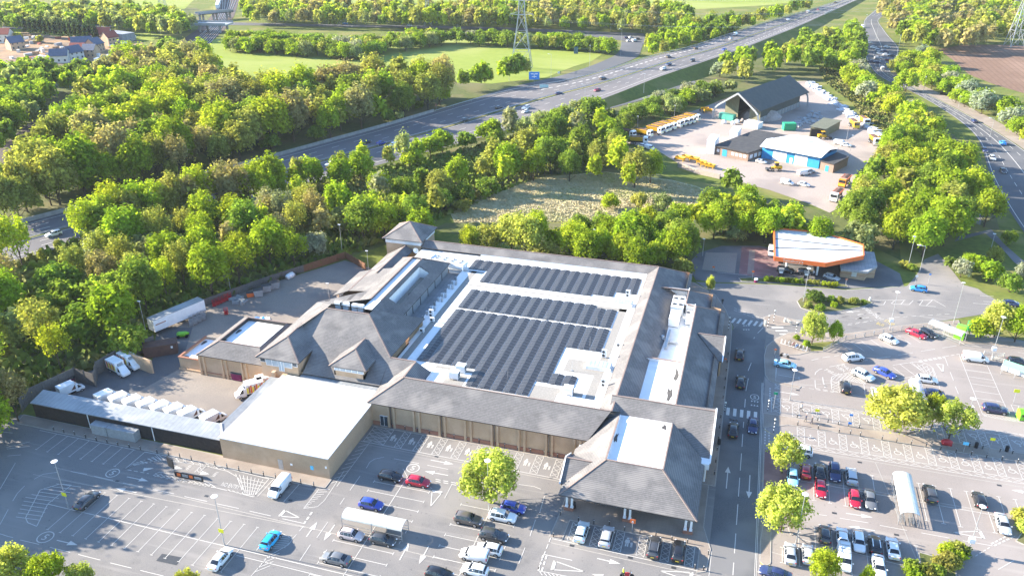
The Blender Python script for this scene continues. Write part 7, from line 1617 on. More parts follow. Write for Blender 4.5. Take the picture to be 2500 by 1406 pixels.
# pylons and wires
def pylon(c,H,wb,label,rz=0.25):
    e=empty('electricity_pylon',c,rz,label,'pylon','steel electricity pylons');b=MB();lv=[(0,wb),(H*.22,wb*.74),(H*.42,wb*.50),(H*.6,wb*.3),(H*.75,wb*.24),(H*.9,wb*.18),(H,.05)]
    for (z0,w0),(z1,w1) in zip(lv,lv[1:]):
        for sx,sy in ((-1,-1),(1,-1),(1,1),(-1,1)):
            b.beam((sx*w0/2,sy*w0/2,z0),(sx*w1/2,sy*w1/2,z1),.28)
        for (ax,ay),(cx,cy) in (((-1,-1),(1,-1)),((1,-1),(1,1)),((1,1),(-1,1)),((-1,1),(-1,-1))):
            b.beam((ax*w0/2,ay*w0/2,z0),(cx*w1/2,cy*w1/2,z1),.15);b.beam((cx*w0/2,cy*w0/2,z0),(ax*w1/2,ay*w1/2,z1),.15);b.beam((ax*w1/2,ay*w1/2,z1),(cx*w1/2,cy*w1/2,z1),.15)
    b.build('tower',M_galv,e)
    for k,(z_,a_) in enumerate(((H*.6,6.5),(H*.75,9),(H*.9,6))):
        q=MB()
        for s in (-1,1):
            q.beam((0,-.6,z_),(s*a_,0,z_+.3),.2);q.beam((0,.6,z_),(s*a_,0,z_+.3),.2);q.beam((0,0,z_+2.0),(s*a_,0,z_+.3),.2);q.beam((s*a_,0,z_+.3),(s*a_,0,z_-1.6),.16)
        q.build('cross_arm',M_galv,e)
    return e
c1=(g(1240,178)+g(1306,165))/2;pylon(c1,50,12,'large lattice pylon standing in the field behind the trees',.2)
c2=(g(2458,114)+g(2493,114))/2;pylon(c2,46,9,'lattice pylon beside the ploughed field at right',.25)
c3=g(1045,64);pylon(c3,32,6,'smaller distant pylon left of the large pylon',.4)
c4_=g(398,22);pylon(c4_,34,6,'distant pylon beside the far left field',.4)
def wire(a,c,sag,label,group='overhead power lines'):
    b=MB();n=16;pts=[Vector(a).lerp(Vector(c),i/n)-Vector((0,0,sag*(1-(2*i/n-1) ** 2))) for i in range(n+1)]
    for p_,q_ in zip(pts,pts[1:]):b.tube(p_,q_,.05,.05,4,0,False)
    tag(b.build('power_line',M_grey),label,'power line',group)
k=0
for z_,a_ in ((.6,6.5),(.75,9),(.9,6)):
    for s in (-1,1):
        A_=c1+Vector((s*a_*.98,s*a_*.2,50*z_-1.6));B_=c2+Vector((s*a_*.97,s*a_*.25,46*z_-1.6));wire(A_,B_,9,'%s wire of the line between the large pylon and the right pylon, %s side' % (['lowest','middle','topmost'][k // 2],['near left','far right'][k % 2]));k += 1
wire(c1+Vector((0,0,50)),c3+Vector((0,0,32)),6,'earth wire running left from the large pylon')
# people
def person(px,py,rz,tops,legs,hair,label,stride=.25,skin=(.45,.27,.2),z=.1,bag=False):
    c=g(px,py);me=bpy.data.meshes.new('person');s=stride
    J=[(0,0,.95),(0,0,1.2),(0,0,1.42),(.01,0,1.52),(.02,0,1.64),(.0,0,1.76),(.02,.1,.88),(s*.55,.1,.5),(s,.1,.08),(s+.14,.1,.04),(-.02,-.1,.88),(-s*.3,-.1,.5),(-s,-.1,.1),(-s+.13,-.1,.03),(0,.2,1.38),(-s*.4,.26,1.12),(s*.2,.25,.88),(s*.25,.25,.78),(0,-.2,1.38),(s*.4,-.26,1.12),(s*.7,-.24,.9),(s*.75,-.23,.8)]
    E_=[(0,1),(1,2),(2,3),(3,4),(4,5),(0,6),(6,7),(7,8),(8,9),(0,10),(10,11),(11,12),(12,13),(2,14),(14,15),(15,16),(16,17),(2,18),(18,19),(19,20),(20,21)]
    R_=[.15,.15,.16,.06,.1,.085,.1,.07,.05,.04,.1,.07,.05,.04,.07,.05,.04,.035,.07,.05,.04,.035]
    me.from_pydata(J,E_,[]);o=bpy.data.objects.new('person',me);COL.objects.link(o);sk=o.modifiers.new('skin','SKIN');sk.use_smooth_shade=True
    me.skin_vertices.new() if not me.skin_vertices else None
    for i,v in enumerate(me.skin_vertices[0].data):v.radius=(R_[i]*(1.15 if i <3 else 1),R_[i])
    me.skin_vertices[0].data[0].use_root=True
    sb=o.modifiers.new('sub','SUBSURF');sb.levels=1;sb.render_levels=1
    m=bpy.data.materials.new('clothing');m.use_nodes=True;n_,L_,b_=mnodes(m);tc=n_.new('ShaderNodeTexCoord');sp=n_.new('ShaderNodeSeparateXYZ');L_.new(tc.outputs['Object'],sp.inputs[0]);mr=n_.new('ShaderNodeMapRange');mr.inputs[2].default_value=2.0;L_.new(sp.outputs[2],mr.inputs[0]);cr=n_.new('ShaderNodeValToRGB');cr.color_ramp.interpolation='CONSTANT';L_.new(mr.outputs[0],cr.inputs[0])
    el=cr.color_ramp.elements;el[0].position=0;el[0].color=(.02,.02,.02,1);el[1].position=.05;el[1].color=legs+(1,)
    for p_,c_ in ((.48,tops),(.745,skin),(.845,hair)):x=el.new(p_);x.color=c_+(1,)
    L_.new(cr.outputs[0],b_.inputs['Base Color']);b_.inputs['Roughness'].default_value=.85;me.materials.append(m)
    o.location=(c.x,c.y,z);o.rotation_euler=(0,0,rz);tag(o,label,'person')
    f=MB();f.ball((.1,0,1.64),.03,.02,.03);f.ball((.085,.04,1.67),.015,.015,.015,1);f.ball((.085,-.04,1.67),.015,.015,.015,1);f.build('face_features',[M_skin,M_black],o)
    if bag:q=MB();q.box(s*.75-.12,s*.75+.12,-.32,-.18,.45,.8);q.build('carrier_bag',M_wht,o)
    return o
person(1955,1004,2.6,(.55,.55,.55),(.03,.03,.035),(.05,.03,.02),'person in a white top and dark trousers striding across the disabled bays',.3)
person(1966,1030,3.0,(.05,.06,.1),(.1,.09,.08),(.3,.3,.3),'person in dark clothes on the left of the walking pair',.2);person(1981,1035,3.0,(.10,.08,.08),(.03,.03,.05),(.06,.04,.03),'person in dark clothes on the right of the walking pair',.2)
person(1985,675,2.0,(.55,.55,.58),(.05,.05,.08),(.05,.03,.02),'person in a light top standing at the fuel pump',.08)
person(1779,461,1.0,(.5,.1,.08),(.05,.05,.06),(.04,.03,.02),'person crossing the depot yard in a red top',.2,z=.09)
person(1763,744,1.5,(.03,.03,.035),(.02,.02,.025),(.02,.02,.02),'person in black walking on the pavement beside the dark store roof',.2)
motorbike(g(1530,1408),0.2,'motorcycle at the bottom edge below the parking bays',M_redp)
person(1521,1410,.2,(.55,.60,.03),(.03,.03,.03),(.5,.5,.5),'rider in a yellow high visibility jacket at the bottom edge',.1,z=.3)

# ------------------------------------------------------------------ trees and shrubs
import numpy as np
def leaf_cloud(seed,nl,R,Hc,z0,nleaf,size,flat=1.0,spread=.62,lr=(.30,.46),core=.12):
    """many leaf clumps set through the volume of overlapping lobes"""
    r=np.random.RandomState(seed);lob=[]
    for i in range(nl):
        t=2*math.pi*(i*.618+r.rand()*.2);v=(i+.5)/nl;up_z=-0.35+1.3*v;rad=math.sqrt(max(.05,1-min(1,up_z) ** 2))*spread*(.75+.4*r.rand())
        lob.append((rad*math.cos(t),rad*math.sin(t),.5+.36*up_z*(.85+.3*r.rand()),lr[0]+(lr[1]-lr[0])*r.rand()))
    lob.append((0,0,.52,.5));lob=np.array(lob);wt=lob[:,3] ** 2;wt /=wt.sum()
    idx=r.choice(len(lob),nleaf,p=wt);d=r.randn(nleaf,3);d /=np.linalg.norm(d,axis=1)[:,None];d[:,2]=np.where(d[:,2] <-.5,-d[:,2],d[:,2])
    rr=np.clip(.9+r.randn(nleaf)*.24,.1,1.5);rr=np.where(r.rand(nleaf) <core,r.rand(nleaf) ** .5,rr)
    q=lob[idx,:3]+d*(lob[idx,3]*rr)[:,None]*np.array([1,1,.8])
    c=q*np.array([R,R,Hc])+np.array([0,0,z0])
    nrm=d+np.array([0,0,.25])+r.randn(nleaf,3)*.45;nrm /=np.linalg.norm(nrm,axis=1)[:,None]
    a=np.cross(nrm,r.randn(nleaf,3));a /=np.linalg.norm(a,axis=1)[:,None];b=np.cross(nrm,a)
    s=(size*(.6+.8*r.rand(nleaf)))[:,None]
    k1=(.7+.6*r.rand(nleaf))[:,None];bend=nrm*s*.25
    V=np.stack([c-a*s-b*s*.55*k1-bend,c+a*s*.2-b*s*k1,c+a*s+b*s*.45-bend,c-a*s*.1+b*s*k1],1)
    return V.reshape(-1,3)
def cloud_mesh(name,V,mat=None):
    n=len(V) // 4;me=bpy.data.meshes.new(name);me.vertices.add(len(V));me.vertices.foreach_set('co',V.astype(np.float32).ravel());me.loops.add(4*n);me.loops.foreach_set('vertex_index',np.arange(4*n,dtype=np.int32));me.polygons.add(n);me.polygons.foreach_set('loop_start',np.arange(0,4*n,4,dtype=np.int32));me.polygons.foreach_set('loop_total',np.full(n,4,np.int32));me.update(calc_edges=True);me.materials.append(mat or M_leaf);return me
def trunk_mesh(name,seed,H,R,Hc,z0,rb,limbs=9,twigs=2):
    r=random.Random(seed);b=MB();top=z0+Hc*.55
    b.tube((0,0,-.2),(r.uniform(-.2,.2),r.uniform(-.2,.2),z0+.5),rb,rb*.7,7);b.tube((0,0,z0+.4),(0,0,top),rb*.7,rb*.3,6)
    for i in range(limbs):
        t=6.283*(i*.618);h0=lerp(z0*.8,top*.9,i/limbs);rr=R*r.uniform(.55,.9);p=Vector((0,0,h0));q=Vector((rr*math.cos(t)*.6,rr*math.sin(t)*.6,h0+Hc*.16));e=Vector((rr*math.cos(t),rr*math.sin(t),min(z0+Hc*.92,h0+Hc*.38)))
        b.tube(p,q,rb*.38,rb*.24,5,0,False);b.tube(q,e,rb*.24,rb*.08,4,0,False)
        for k in range(twigs):e2=q+Vector((r.uniform(-1,1),r.uniform(-1,1),r.uniform(.4,1.2)))*(R*.38);b.tube(q,e2,rb*.16,rb*.05,4,0,False)
    return b.mesh(name,M_bark)
KIND={}
def reg(k,H,R,Hc,z0,rb,var,nleaf,size,nl=16,**kw):
    KIND[k]=dict(H=H,R=R,tr=[trunk_mesh('trunk',s*7+1,H,R,Hc,z0,rb) for s in range(2)],cr=[cloud_mesh('crown',leaf_cloud(s*31+hash_(k),nl,R,Hc,z0,nleaf,size,**kw)) for s in range(var)])
def hash_(k):return sum(ord(c)*(i+3) for i,c in enumerate(k))
reg('round',14,5.8,12.6,1.2,.35,5,4200,.34,nl=24,lr=(.2,.42),spread=.66)
reg('tall',17,5.0,15.2,1.8,.32,4,3800,.34,nl=26,spread=.7,lr=(.18,.36))
reg('thin',15,4.8,12.6,2.2,.26,4,1900,.26,nl=24,lr=(.18,.34),core=.35,spread=.7)
reg('bushy',6,3.8,5.9,.0,.16,4,2000,.28,nl=16,lr=(.2,.42),spread=.68)
reg('near',8.5,4.8,8.0,.6,.22,4,6200,.18,nl=34,lr=(.15,.31),core=.3,spread=.72)
reg('nearthin',8,4.1,7.2,.9,.18,2,3200,.18,nl=28,lr=(.14,.28),core=.3,spread=.74)
reg('shrub',1.6,1.5,1.7,-.1,.08,3,900,.15,nl=9)
reg('cone',12,2.6,12.5,.2,.2,2,1500,.36,nl=14,spread=.42,lr=(.24,.36))
LC=dict(lime=(.385,.44,.035),bright=(.305,.395,.03),green=(.22,.30,.042),deep=(.15,.205,.04),olive=(.365,.365,.08),brown=(.385,.33,.14),pale=(.33,.36,.14),grey=(.34,.34,.19),blossom=(.37,.39,.28),yellow=(.47,.49,.10),dark=(.05,.075,.035))
CN=dict(lime='lime green',bright='bright green',green='mid green',deep='deep green',olive='olive green',brown='brownish',pale='pale grey green',grey='greyish',blossom='white flowering',yellow='yellow green',dark='very dark green')
LAND=[((435,785),'the white trailer'),((640,700),'the waste bins'),((800,640),'the brown yard fence'),((1000,560),'the square tower'),((1223,560),'the left rear lamp post'),((1450,580),'the right rear lamp post'),((1680,600),'the north east store corner'),((1770,560),'the forecourt corner'),((2000,600),'the filling station canopy'),((2110,610),'the kiosk'),((130,571),'the far left motorway car'),((170,515),'the concrete parapet'),((450,470),'the hidden stretch of motorway'),((810,405),'the two white motorway cars'),((910,347),'the blue motorway car'),((1135,293),'the chevron hatching'),((1283,268),'the pair of white motorway cars'),((1272,160),'the large pylon'),((1304,184),'the blue motorway sign'),((1440,140),'the right end of the field'),((700,200),'the near edge of the left field'),((870,140),'the gap between the fields'),((560,160),'the corner of the left field'),((480,110),'the railway bridge'),((200,150),'the housing site'),((60,150),'the left end of the housing site'),((190,260),'the shaded railway gap'),((60,340),'the left edge of the wood'),((330,330),'the middle of the wood'),((1300,480),'the reed bed'),((1120,500),'the reed bed fence'),((1600,360),'the yellow gritters'),((1700,405),'the block wall'),((1640,280),'the back of the gritter row'),((1760,240),'the barn end'),((1900,190),'the barn ridge'),((1780,140),'the motorway bridge'),((2010,100),'the far lanes of the motorway'),((2150,130),'the roundabout queue'),((2100,210),'the top of the bank'),((2160,300),'the foot of the bank'),((2120,420),'the depot gate corner'),((2060,500),'the lowest gritting lorry'),((2400,380),'the main road cars'),((2300,250),'the black road sign'),((2400,160),'the ploughed field'),((2480,90),'the right pylon'),((2300,40),'the top right corner'),((1570,90),'the far roundabout'),((1700,50),'the far right field'),((1050,40),'the distant pylon'),((800,60),'the far road'),((300,40),'the far left field'),((60,1000),'the tall fence corner'),((1760,450),'the white depot vans'),((2300,560),'the filling station exit'),((2440,600),'the footpath'),((2430,790),'the recycling banks'),((40,1330),'the bottom left corner')]
TREES=[]   # (importance, px, py, kind, colour, height, spread, zone)
def add(px,py,kind,col,h,wz=None,zone='',c_at=.58):
    TREES.append([px,py,kind,col,h,wz,zone,g(px,py,h*c_at)])
def inside(p,poly):
    x,y=p;c=False;n=len(poly)
    for i in range(n):
        (x0,y0),(x1,y1)=poly[i],poly[i-1]
        if (y0 >y) != (y1 >y) and x <(x1-x0)*(y-y0)/(y1-y0)+x0:c=not c
    return c
TR=random.Random(5)
def scatter(poly,spacing,mix,hr,zone,excl=(),zc=8,maxn=400):
    Wp=[g(x,y,zc).xy for x,y in poly];xs=[p.x for p in Wp];ys=[p.y for p in Wp];pts=[]
    W2=[(p.x,p.y) for p in Wp];tries=int(18*(max(xs)-min(xs))*(max(ys)-min(ys))/spacing ** 2);cell={}
    for _ in range(min(tries,60000)):
        p=(TR.uniform(min(xs),max(xs)),TR.uniform(min(ys),max(ys)))
        if not inside(p,W2):continue
        k=(int(p[0] // spacing),int(p[1] // spacing))
        if any((q[0]-p[0]) ** 2+(q[1]-p[1]) ** 2 <spacing ** 2 for i in (-1,0,1) for j in (-1,0,1) for q in cell.get((k[0]+i,k[1]+j),())):continue
        pp=proj((p[0],p[1],zc))
        if any(inside(pp,e) for e in excl):continue
        cell.setdefault(k,[]).append(p);pts.append(p)
        if len(pts) >= maxn:break
    ks=[m[0] for m in mix];ws=[m[2] for m in mix]
    for p in pts:
        m=TR.choices(mix,ws)[0];h=TR.uniform(*hr)*(m[3] if len(m) >3 else 1)*(.6 if m[0] =='bushy' and hr[1] >9.6 else 1)
        TREES.append([*proj((p[0],p[1],h*.58)),m[0],m[1],h,None,zone,Vector((p[0],p[1],0))])
OAK=[('round','olive',3),('round','bright',2),('round','brown',1.5),('tall','olive',1),('round','green',1),('round','lime',1),('thin','brown',1)]
DEEP=[('round','green',3),('round','bright',2),('round','deep',1),('round','pale',.3)]
BELT=[('round','bright',2.2),('tall','lime',1.2),('round','green',2),('thin','olive',1.5),('thin','grey',.5),('bushy','green',1.5),('bushy','blossom',.3),('round','olive',1.2)]
SHR=[('bushy','green',2),('bushy','pale',1.2),('bushy','blossom',.5),('bushy','deep',1),('bushy','bright',1)]
HEDGE=[('bushy','bright',3),('bushy','lime',2.2),('bushy','olive',1),('bushy','blossom',.5),('round','bright',1)]
RB=[('round','bright',3),('round','lime',2),('round','green',2),('bushy','pale',.8),('round','olive',1),('bushy','blossom',.25)]
gap=[(120,195),(215,200),(245,222),(200,262),(140,330),(70,392),(-40,430),(-40,370),(50,320),(105,260)]
scatter([(-40,172),(60,160),(150,172),(222,172),(215,205),(120,215),(60,300),(-40,380)],8.2,DEEP,(11,15),'the shaded wood above the railway gap',[gap])
scatter([(222,205),(300,160),(350,145),(430,138),(520,160),(578,218),(690,225),(850,192),(1000,190),(1120,200),(1225,210),(1165,238),(1050,262),(950,290),(850,326),(760,350),(640,374),(560,398),(480,418),(380,448),(280,466),(150,500),(60,520),(-40,545),(-40,450),(60,400),(150,320)],9.0,OAK,(13.5,19),'the big wood left of the motorway',[gap])
scatter([(-40,668),(40,640),(110,655),(180,610),(250,530),(310,488),(420,455),(540,425),(620,408),(690,440),(760,462),(830,480),(900,520),(830,590),(760,632),(660,668),(560,700),(470,730),(380,785),(300,830),(230,868),(150,905),(60,950),(0,985),(-80,1010)],7.0,[('thin','olive',3),('thin','lime',2.2),('thin','brown',.8),('bushy','green',2.2),('round','green',1.2),('bushy','pale',.7),('round','bright',1.4),('bushy','blossom',.3)],(10,14),'the strip between motorway and service yard')
scatter([(900,440),(960,425),(1040,410),(1130,392),(1200,378),(1260,352),(1330,322),(1420,292),(1500,282),(1500,345),(1520,385),(1570,412),(1540,425),(1440,398),(1330,388),(1240,412),(1140,448),(1060,500),(980,515),(920,520)],7.2,BELT,(9,13.5),'the belt between motorway and reed bed')
scatter([(830,540),(900,505),(1000,500),(1070,515),(1050,545),(960,552),(900,580),(850,600)],7.5,[('round','bright',2),('round','lime',2),('round','green',2)],(9,12),'the trees behind the square tower')
scatter([(1490,275),(1560,240),(1640,210),(1720,188),(1800,182),(1880,172),(1970,158),(2000,170),(1930,186),(1860,190),(1790,210),(1745,225),(1700,242),(1640,262),(1560,288),(1505,310)],5.0,SHR,(5,8),'the hawthorn belt behind the gritters',maxn=90)
scatter([(1745,148),(1850,128),(1950,98),(2020,78),(2090,70),(2108,115),(2085,148),(2000,152),(1900,168),(1800,178)],9.5,[('round','bright',3),('round','green',2),('round','olive',1),('bushy','blossom',.5)],(10,14),'the clump between motorway and roundabout')
scatter([(1072,566),(1150,548),(1250,540),(1350,538),(1450,528),(1540,520),(1620,512),(1640,540),(1700,600),(1740,620),(1690,632),(1600,612),(1450,598),(1300,584),(1150,574)],4.7,[('round','lime',2.2,.9),('round','bright',2),('round','green',1.4),('round','yellow',1.2),('bushy','olive',1)],(8,11.5),'the bright tree belt behind the store')
scatter([(1640,505),(1700,490),(1770,480),(1840,490),(1900,500),(1960,525),(2030,545),(1990,552),(1900,548),(1840,558),(1770,580),(1740,600),(1680,570)],6.6,[('round','bright',3),('round','green',2),('round','lime',1),('bushy','pale',.6)],(8,11.5),'the trees behind the filling station')
scatter([(1760,470),(1800,462),(1880,485),(1950,515),(2030,540),(2060,560),(2040,575),(1900,540),(1800,560),(1740,560)],4.6,[('round','bright',2),('bushy','pale',1),('bushy','bright',2),('round','lime',1.2),('round','green',1)],(6.5,10),'the thicket behind the forecourt')
scatter([(2160,385),(2195,322),(2232,292),(2270,292),(2310,322),(2350,370),(2378,420),(2385,480),(2340,530),(2280,565),(2210,590),(2130,572),(2065,545),(2068,500),(2110,462),(2125,400)],6.8,RB,(9,13),'the belt between depot and main road')
scatter([(2040,128),(2090,145),(2118,172),(2156,203),(2230,245),(2300,282),(2285,292),(2205,256),(2145,222),(2085,180)],5.6,HEDGE,(5.5,9),'the hedge between bank and main road',maxn=70)
scatter([(2196,150),(2218,122),(2260,112),(2300,150),(2360,192),(2430,222),(2520,262),(2560,380),(2480,318),(2400,272),(2325,236),(2262,205),(2210,180)],7.0,HEDGE,(6,9.5),'the hedge right of the main road',maxn=90)
scatter([(2120,50),(2150,20),(2210,-25),(2330,-60),(2480,-60),(2540,20),(2500,60),(2440,92),(2350,100),(2280,104),(2220,95),(2160,70)],8.5,OAK,(11,16),'the wood above the roundabout',maxn=330)
scatter([(590,8),(720,4),(860,14),(960,18),(1100,14),(1230,8),(1400,4),(1560,12),(1660,30),(1700,40),(1640,62),(1570,66),(1500,56),(1250,52),(1100,50),(900,48),(720,44),(610,42)],8.5,OAK+[('thin','pale',1)],(10,16),'the far wood beyond the far road',maxn=520)
scatter([(548,82),(640,76),(740,84),(840,92),(870,84),(930,88),(1010,76),(1100,74),(1250,78),(1400,84),(1490,96),(1500,112),(1450,98),(1250,86),(1090,82),(950,100),(870,116),(700,106),(560,98)],5.6,[('round','green',1),('bushy','blossom',.25),('bushy','bright',2),('bushy','green',3),('bushy','pale',.8),('round','olive',1)],(7,9.5),'the hedgerow between far road and fields',maxn=260)
scatter([(-40,25),(60,14),(200,18),(330,20),(430,35),(480,55),(430,72),(350,64),(240,56),(100,56),(-40,62)],8.8,[('round','pale',2),('round','green',1.5),('round','olive',1),('round','bright',.7)],(10,15),'the far left wood',maxn=330)
scatter([(1585,92),(1650,58),(1740,46),(1850,40),(1950,8),(2010,-6),(1985,15),(1850,52),(1740,88),(1640,112),(1588,122)],7.2,[('round','bright',2.5),('round','green',2),('round','olive',1)],(8,13),'the trees on the far verge of the motorway',maxn=190)
scatter([(340,120),(395,92),(430,88),(440,98),(400,118),(360,132)],7,[('round','green',2),('bushy','pale',1)],(6,9),'the railway embankment bushes',maxn=25)
nrow=0
for i in range(0,NS):
    x,y=proj(ne[i]);d=ne[min(i+1,NS)]-ne[max(0,i-1)];n_=Vector((d.y,-d.x,0)).normalized();n_=n_ if n_.y <0 else -n_;seg=d.length/2
    for k in range(max(1,int(seg/3.2))):
        if not -90 <x <1430 or (700 <x and TR.random() <.45):continue
        p=ne[i]+d*(k/max(1,int(seg/3.2))*.5)+n_*TR.uniform(3.4,9 if x <700 else 14);p.z=0;h=TR.uniform(3.5,5) if 60 <x <165 else TR.uniform(13,16.5) if x <640 else (TR.uniform(8,11) if x <960 else TR.uniform(6,9))
        m_=TR.choice([('thin','olive'),('thin','lime'),('tall','olive'),('thin','brown'),('round','bright'),('thin','lime')]) if x <960 else TR.choice([('bushy','green'),('bushy','bright'),('round','bright'),('bushy','pale')])
        TREES.append([*proj((p.x,p.y,h*.58)),m_[0],m_[1],h,None,'the near verge of the motorway',p])
for i in range(0,NS):
    x,y=proj(fa[i]);d=fa[min(i+1,NS)]-fa[max(0,i-1)];n_=Vector((d.y,-d.x,0)).normalized();n_=n_ if n_.y >0 else -n_
    for k in range(max(1,int(d.length/6.5))):
        if not 40 <x <1240:continue
        p=fa[i]+d*(k/max(1,int(d.length/6.5))*.5)+n_*TR.uniform(3.5,12);p.z=0;h=TR.uniform(7,13.5);m_=TR.choice([('round','olive'),('round','bright'),('tall','olive'),('thin','brown'),('bushy','green'),('round','lime'),('bushy','pale')])
        TREES.append([*proj((p.x,p.y,h*.58)),m_[0],m_[1],h*(.55 if m_[0] =='bushy' else 1),None,'the far verge of the motorway',p])
for i,a in enumerate(SA[0]):
    x,y=proj(a)
    if 1090 <x <1340:
        for k in range(3):
            d=SA[0][min(i+1,len(SA[0])-1)]-SA[0][i-1];n_=Vector((-d.y,d.x,0)).normalized();n_=n_ if n_.y >0 else -n_;p=a+d*TR.uniform(-.5,.5)+n_*TR.uniform(3,13);p.z=0;h=TR.uniform(8,13);m_=TR.choice([('round','olive'),('tall','lime'),('round','bright'),('round','green')]);TREES.append([*proj((p.x,p.y,h*.58)),*m_,h,None,'the verge of the slip road',p])
for i in range(15):add(62+i*12.2,66+i*1.3,'cone','dark',11,zone='the dark conifer row above the housing site')
for a in ((1290,180,'round','bright',12),(1225,192,'tall','lime',11),(1372,158,'round','olive',11),(1420,165,'bushy','brown',6),(1462,150,'bushy','olive',7),(1500,118,'bushy','pale',6),(1530,125,'bushy','yellow',6),(872,122,'bushy','green',6),(885,140,'bushy','pale',5),(895,152,'bushy','grey',4),(860,130,'bushy','bright',5),(1245,305,'tall','grey',13),(984,360,'thin','pale',12),(835,380,'thin','brown',11),(700,420,'thin','lime',12),(1590,405,'round','lime',11),(1790,445,'round','green',9.5),(1490,490,'bushy','lime',5),(1560,490,'bushy','olive',5),(1620,495,'bushy','pale',5),(1130,500,'bushy','olive',4),(2415,505,'round','bright',11),(2290,545,'bushy','blossom',5),(655,500,'thin','grey',12),(690,510,'thin','grey',12),(760,625,'bushy','blossom',4),(440,150,'round','pale',9),(265,155,'round','pale',9),(2350,655,'bushy','blossom',4.5),(2380,640,'bushy','bright',5),(2420,660,'bushy','bright',5),(2470,690,'bushy','green',4.5),(2500,660,'bushy','blossom',4),(2320,640,'bushy','deep',3),(2430,620,'bushy','olive',3.5),(2440,778,'round','yellow',8),(2490,790,'round','bright',8),(2400,800,'bushy','lime',4.5),(2465,580,'bushy','green',4),(90,55,'round','green',10),(45,90,'bushy','olive',6),(95,95,'bushy','olive',5)):
    add(*a,zone='')
# planted trees standing among the cars
NEARL=[]
for px,py,kind,col,h,w_,l in ((1196,1166,'near','yellow',8.8,1.05,'big yellow green lime tree in the middle car park before the brick wall'),(2196,1000,'near','yellow',8.4,1.35,'largest yellow green lime tree over the disabled bays'),(2330,1022,'nearthin','yellow',8,.95,'thinner lime tree right of the largest one, over the disabled bays'),(2285,1000,'nearthin','lime',7.5,.7,'slim lime tree between the two over the disabled bays'),(1918,1105,'nearthin','yellow',7.5,.95,'small leaning lime tree beside the store road'),(1916,1242,'near','yellow',7.8,1.15,'round lime tree beside the store road, above the champagne saloon'),(2012,1388,'near','lime',6.5,.85,'lime tree cut off by the bottom edge beside the white van'),(1990,798,'near','yellow',7.6,.95,'vivid yellow green tree beside the cycle rack'),(2040,810,'nearthin','bright',6.0,.8,'smaller dark leaved tree right of the vivid yellow green one'),(1735,694,'near','yellow',5.0,.75,'small vivid young tree at the corner of the store'),(22,1388,'near','yellow',7.5,1.0,'yellow green tree top in the bottom left corner'),(110,1400,'near','lime',7,1.0,'second tree top at the bottom left, right of the corner one'),(195,1412,'nearthin','yellow',6,.9,'third tree top at the bottom left edge'),(455,1428,'nearthin','yellow',6,.9,'tree twigs just showing at the bottom edge left of the white saloon'),(2118,1415,'nearthin','lime',5.5,.7,'bush top at the bottom edge right of the white van')):
    NEARL.append((px,py,kind,col,h,w_,l))
SHL=[]
def shr(px,py,col,s,l):SHL.append((px,py,col,s,l))
shr(1992,728,'deep',1.7,'tall round clipped bush on the shrub island');shr(1972,745,'olive',1.1,'low bush at the left tip of the shrub island');shr(2003,754,'green',1.2,'low spreading bush at the near edge of the shrub island');shr(2037,746,'bright',1.0,'round bright bush in the middle of the shrub island');shr(2030,733,'green',1.1,'dark bush behind the round bright one on the shrub island');shr(2052,735,'olive',1.1,'olive bush right of the middle of the shrub island');shr(2085,738,'olive',1.2,'wide olive bush on the right half of the shrub island');shr(2108,739,'green',.9,'small bush at the right tip of the shrub island')
for i in range(8):shr(1872+i*12,683+i*.9,'deep' if i % 3 else 'bright',1.0,'%s dark bush from the left in the forecourt hedge' % ordw[i])
for i in range(3):shr(1977+i*9,690+i,'olive',.9,'%s olive bush from the left in the middle of the forecourt strip' % ordw[i])
for i in range(4):shr(2012+i*10,695+i*.8,'lime',.9,'%s bright clipped bush from the left at the right end of the forecourt strip' % ordw[i])
for px,py,c,s,l in ((2315,1348,'lime',1.3,'bright yellow green bush in the planted bed'),(2342,1362,'lime',1.1,'smaller bright bush in the planted bed'),(2335,1342,'olive',1.3,'olive bush behind the bright ones in the planted bed'),(2352,1348,'deep',1.1,'dark bush at the lamp end of the planted bed'),(2308,1370,'olive',1.4,'brownish bush at the near side of the planted bed'),(2330,1376,'olive',1.2,'low bush at the near corner of the planted bed'),(2225,1386,'green',1.2,'left bush of the bottom right hedge'),(2245,1392,'green',1.2,'second bush of the bottom right hedge'),(2265,1396,'olive',1.2,'third bush of the bottom right hedge'),(2285,1398,'green',1.2,'fourth bush of the bottom right hedge'),(2230,1402,'bright',1.2,'lowest bush of the bottom right hedge'),(2493,1262,'yellow',1.3,'bright yellow green bush at the right edge beside the silver saloon'),(2501,1290,'yellow',1.2,'second bright bush at the right edge'),(1945,826,'bright',.9,'small bush beside the cycle rack'),(1970,842,'bright',1.0,'low bush under the vivid yellow green tree'),(2210,648,'olive',1.3,'bush below the lamp post right of the kiosk'),(2226,655,'green',1.2,'second bush right of the kiosk')):shr(px,py,c,s,l)
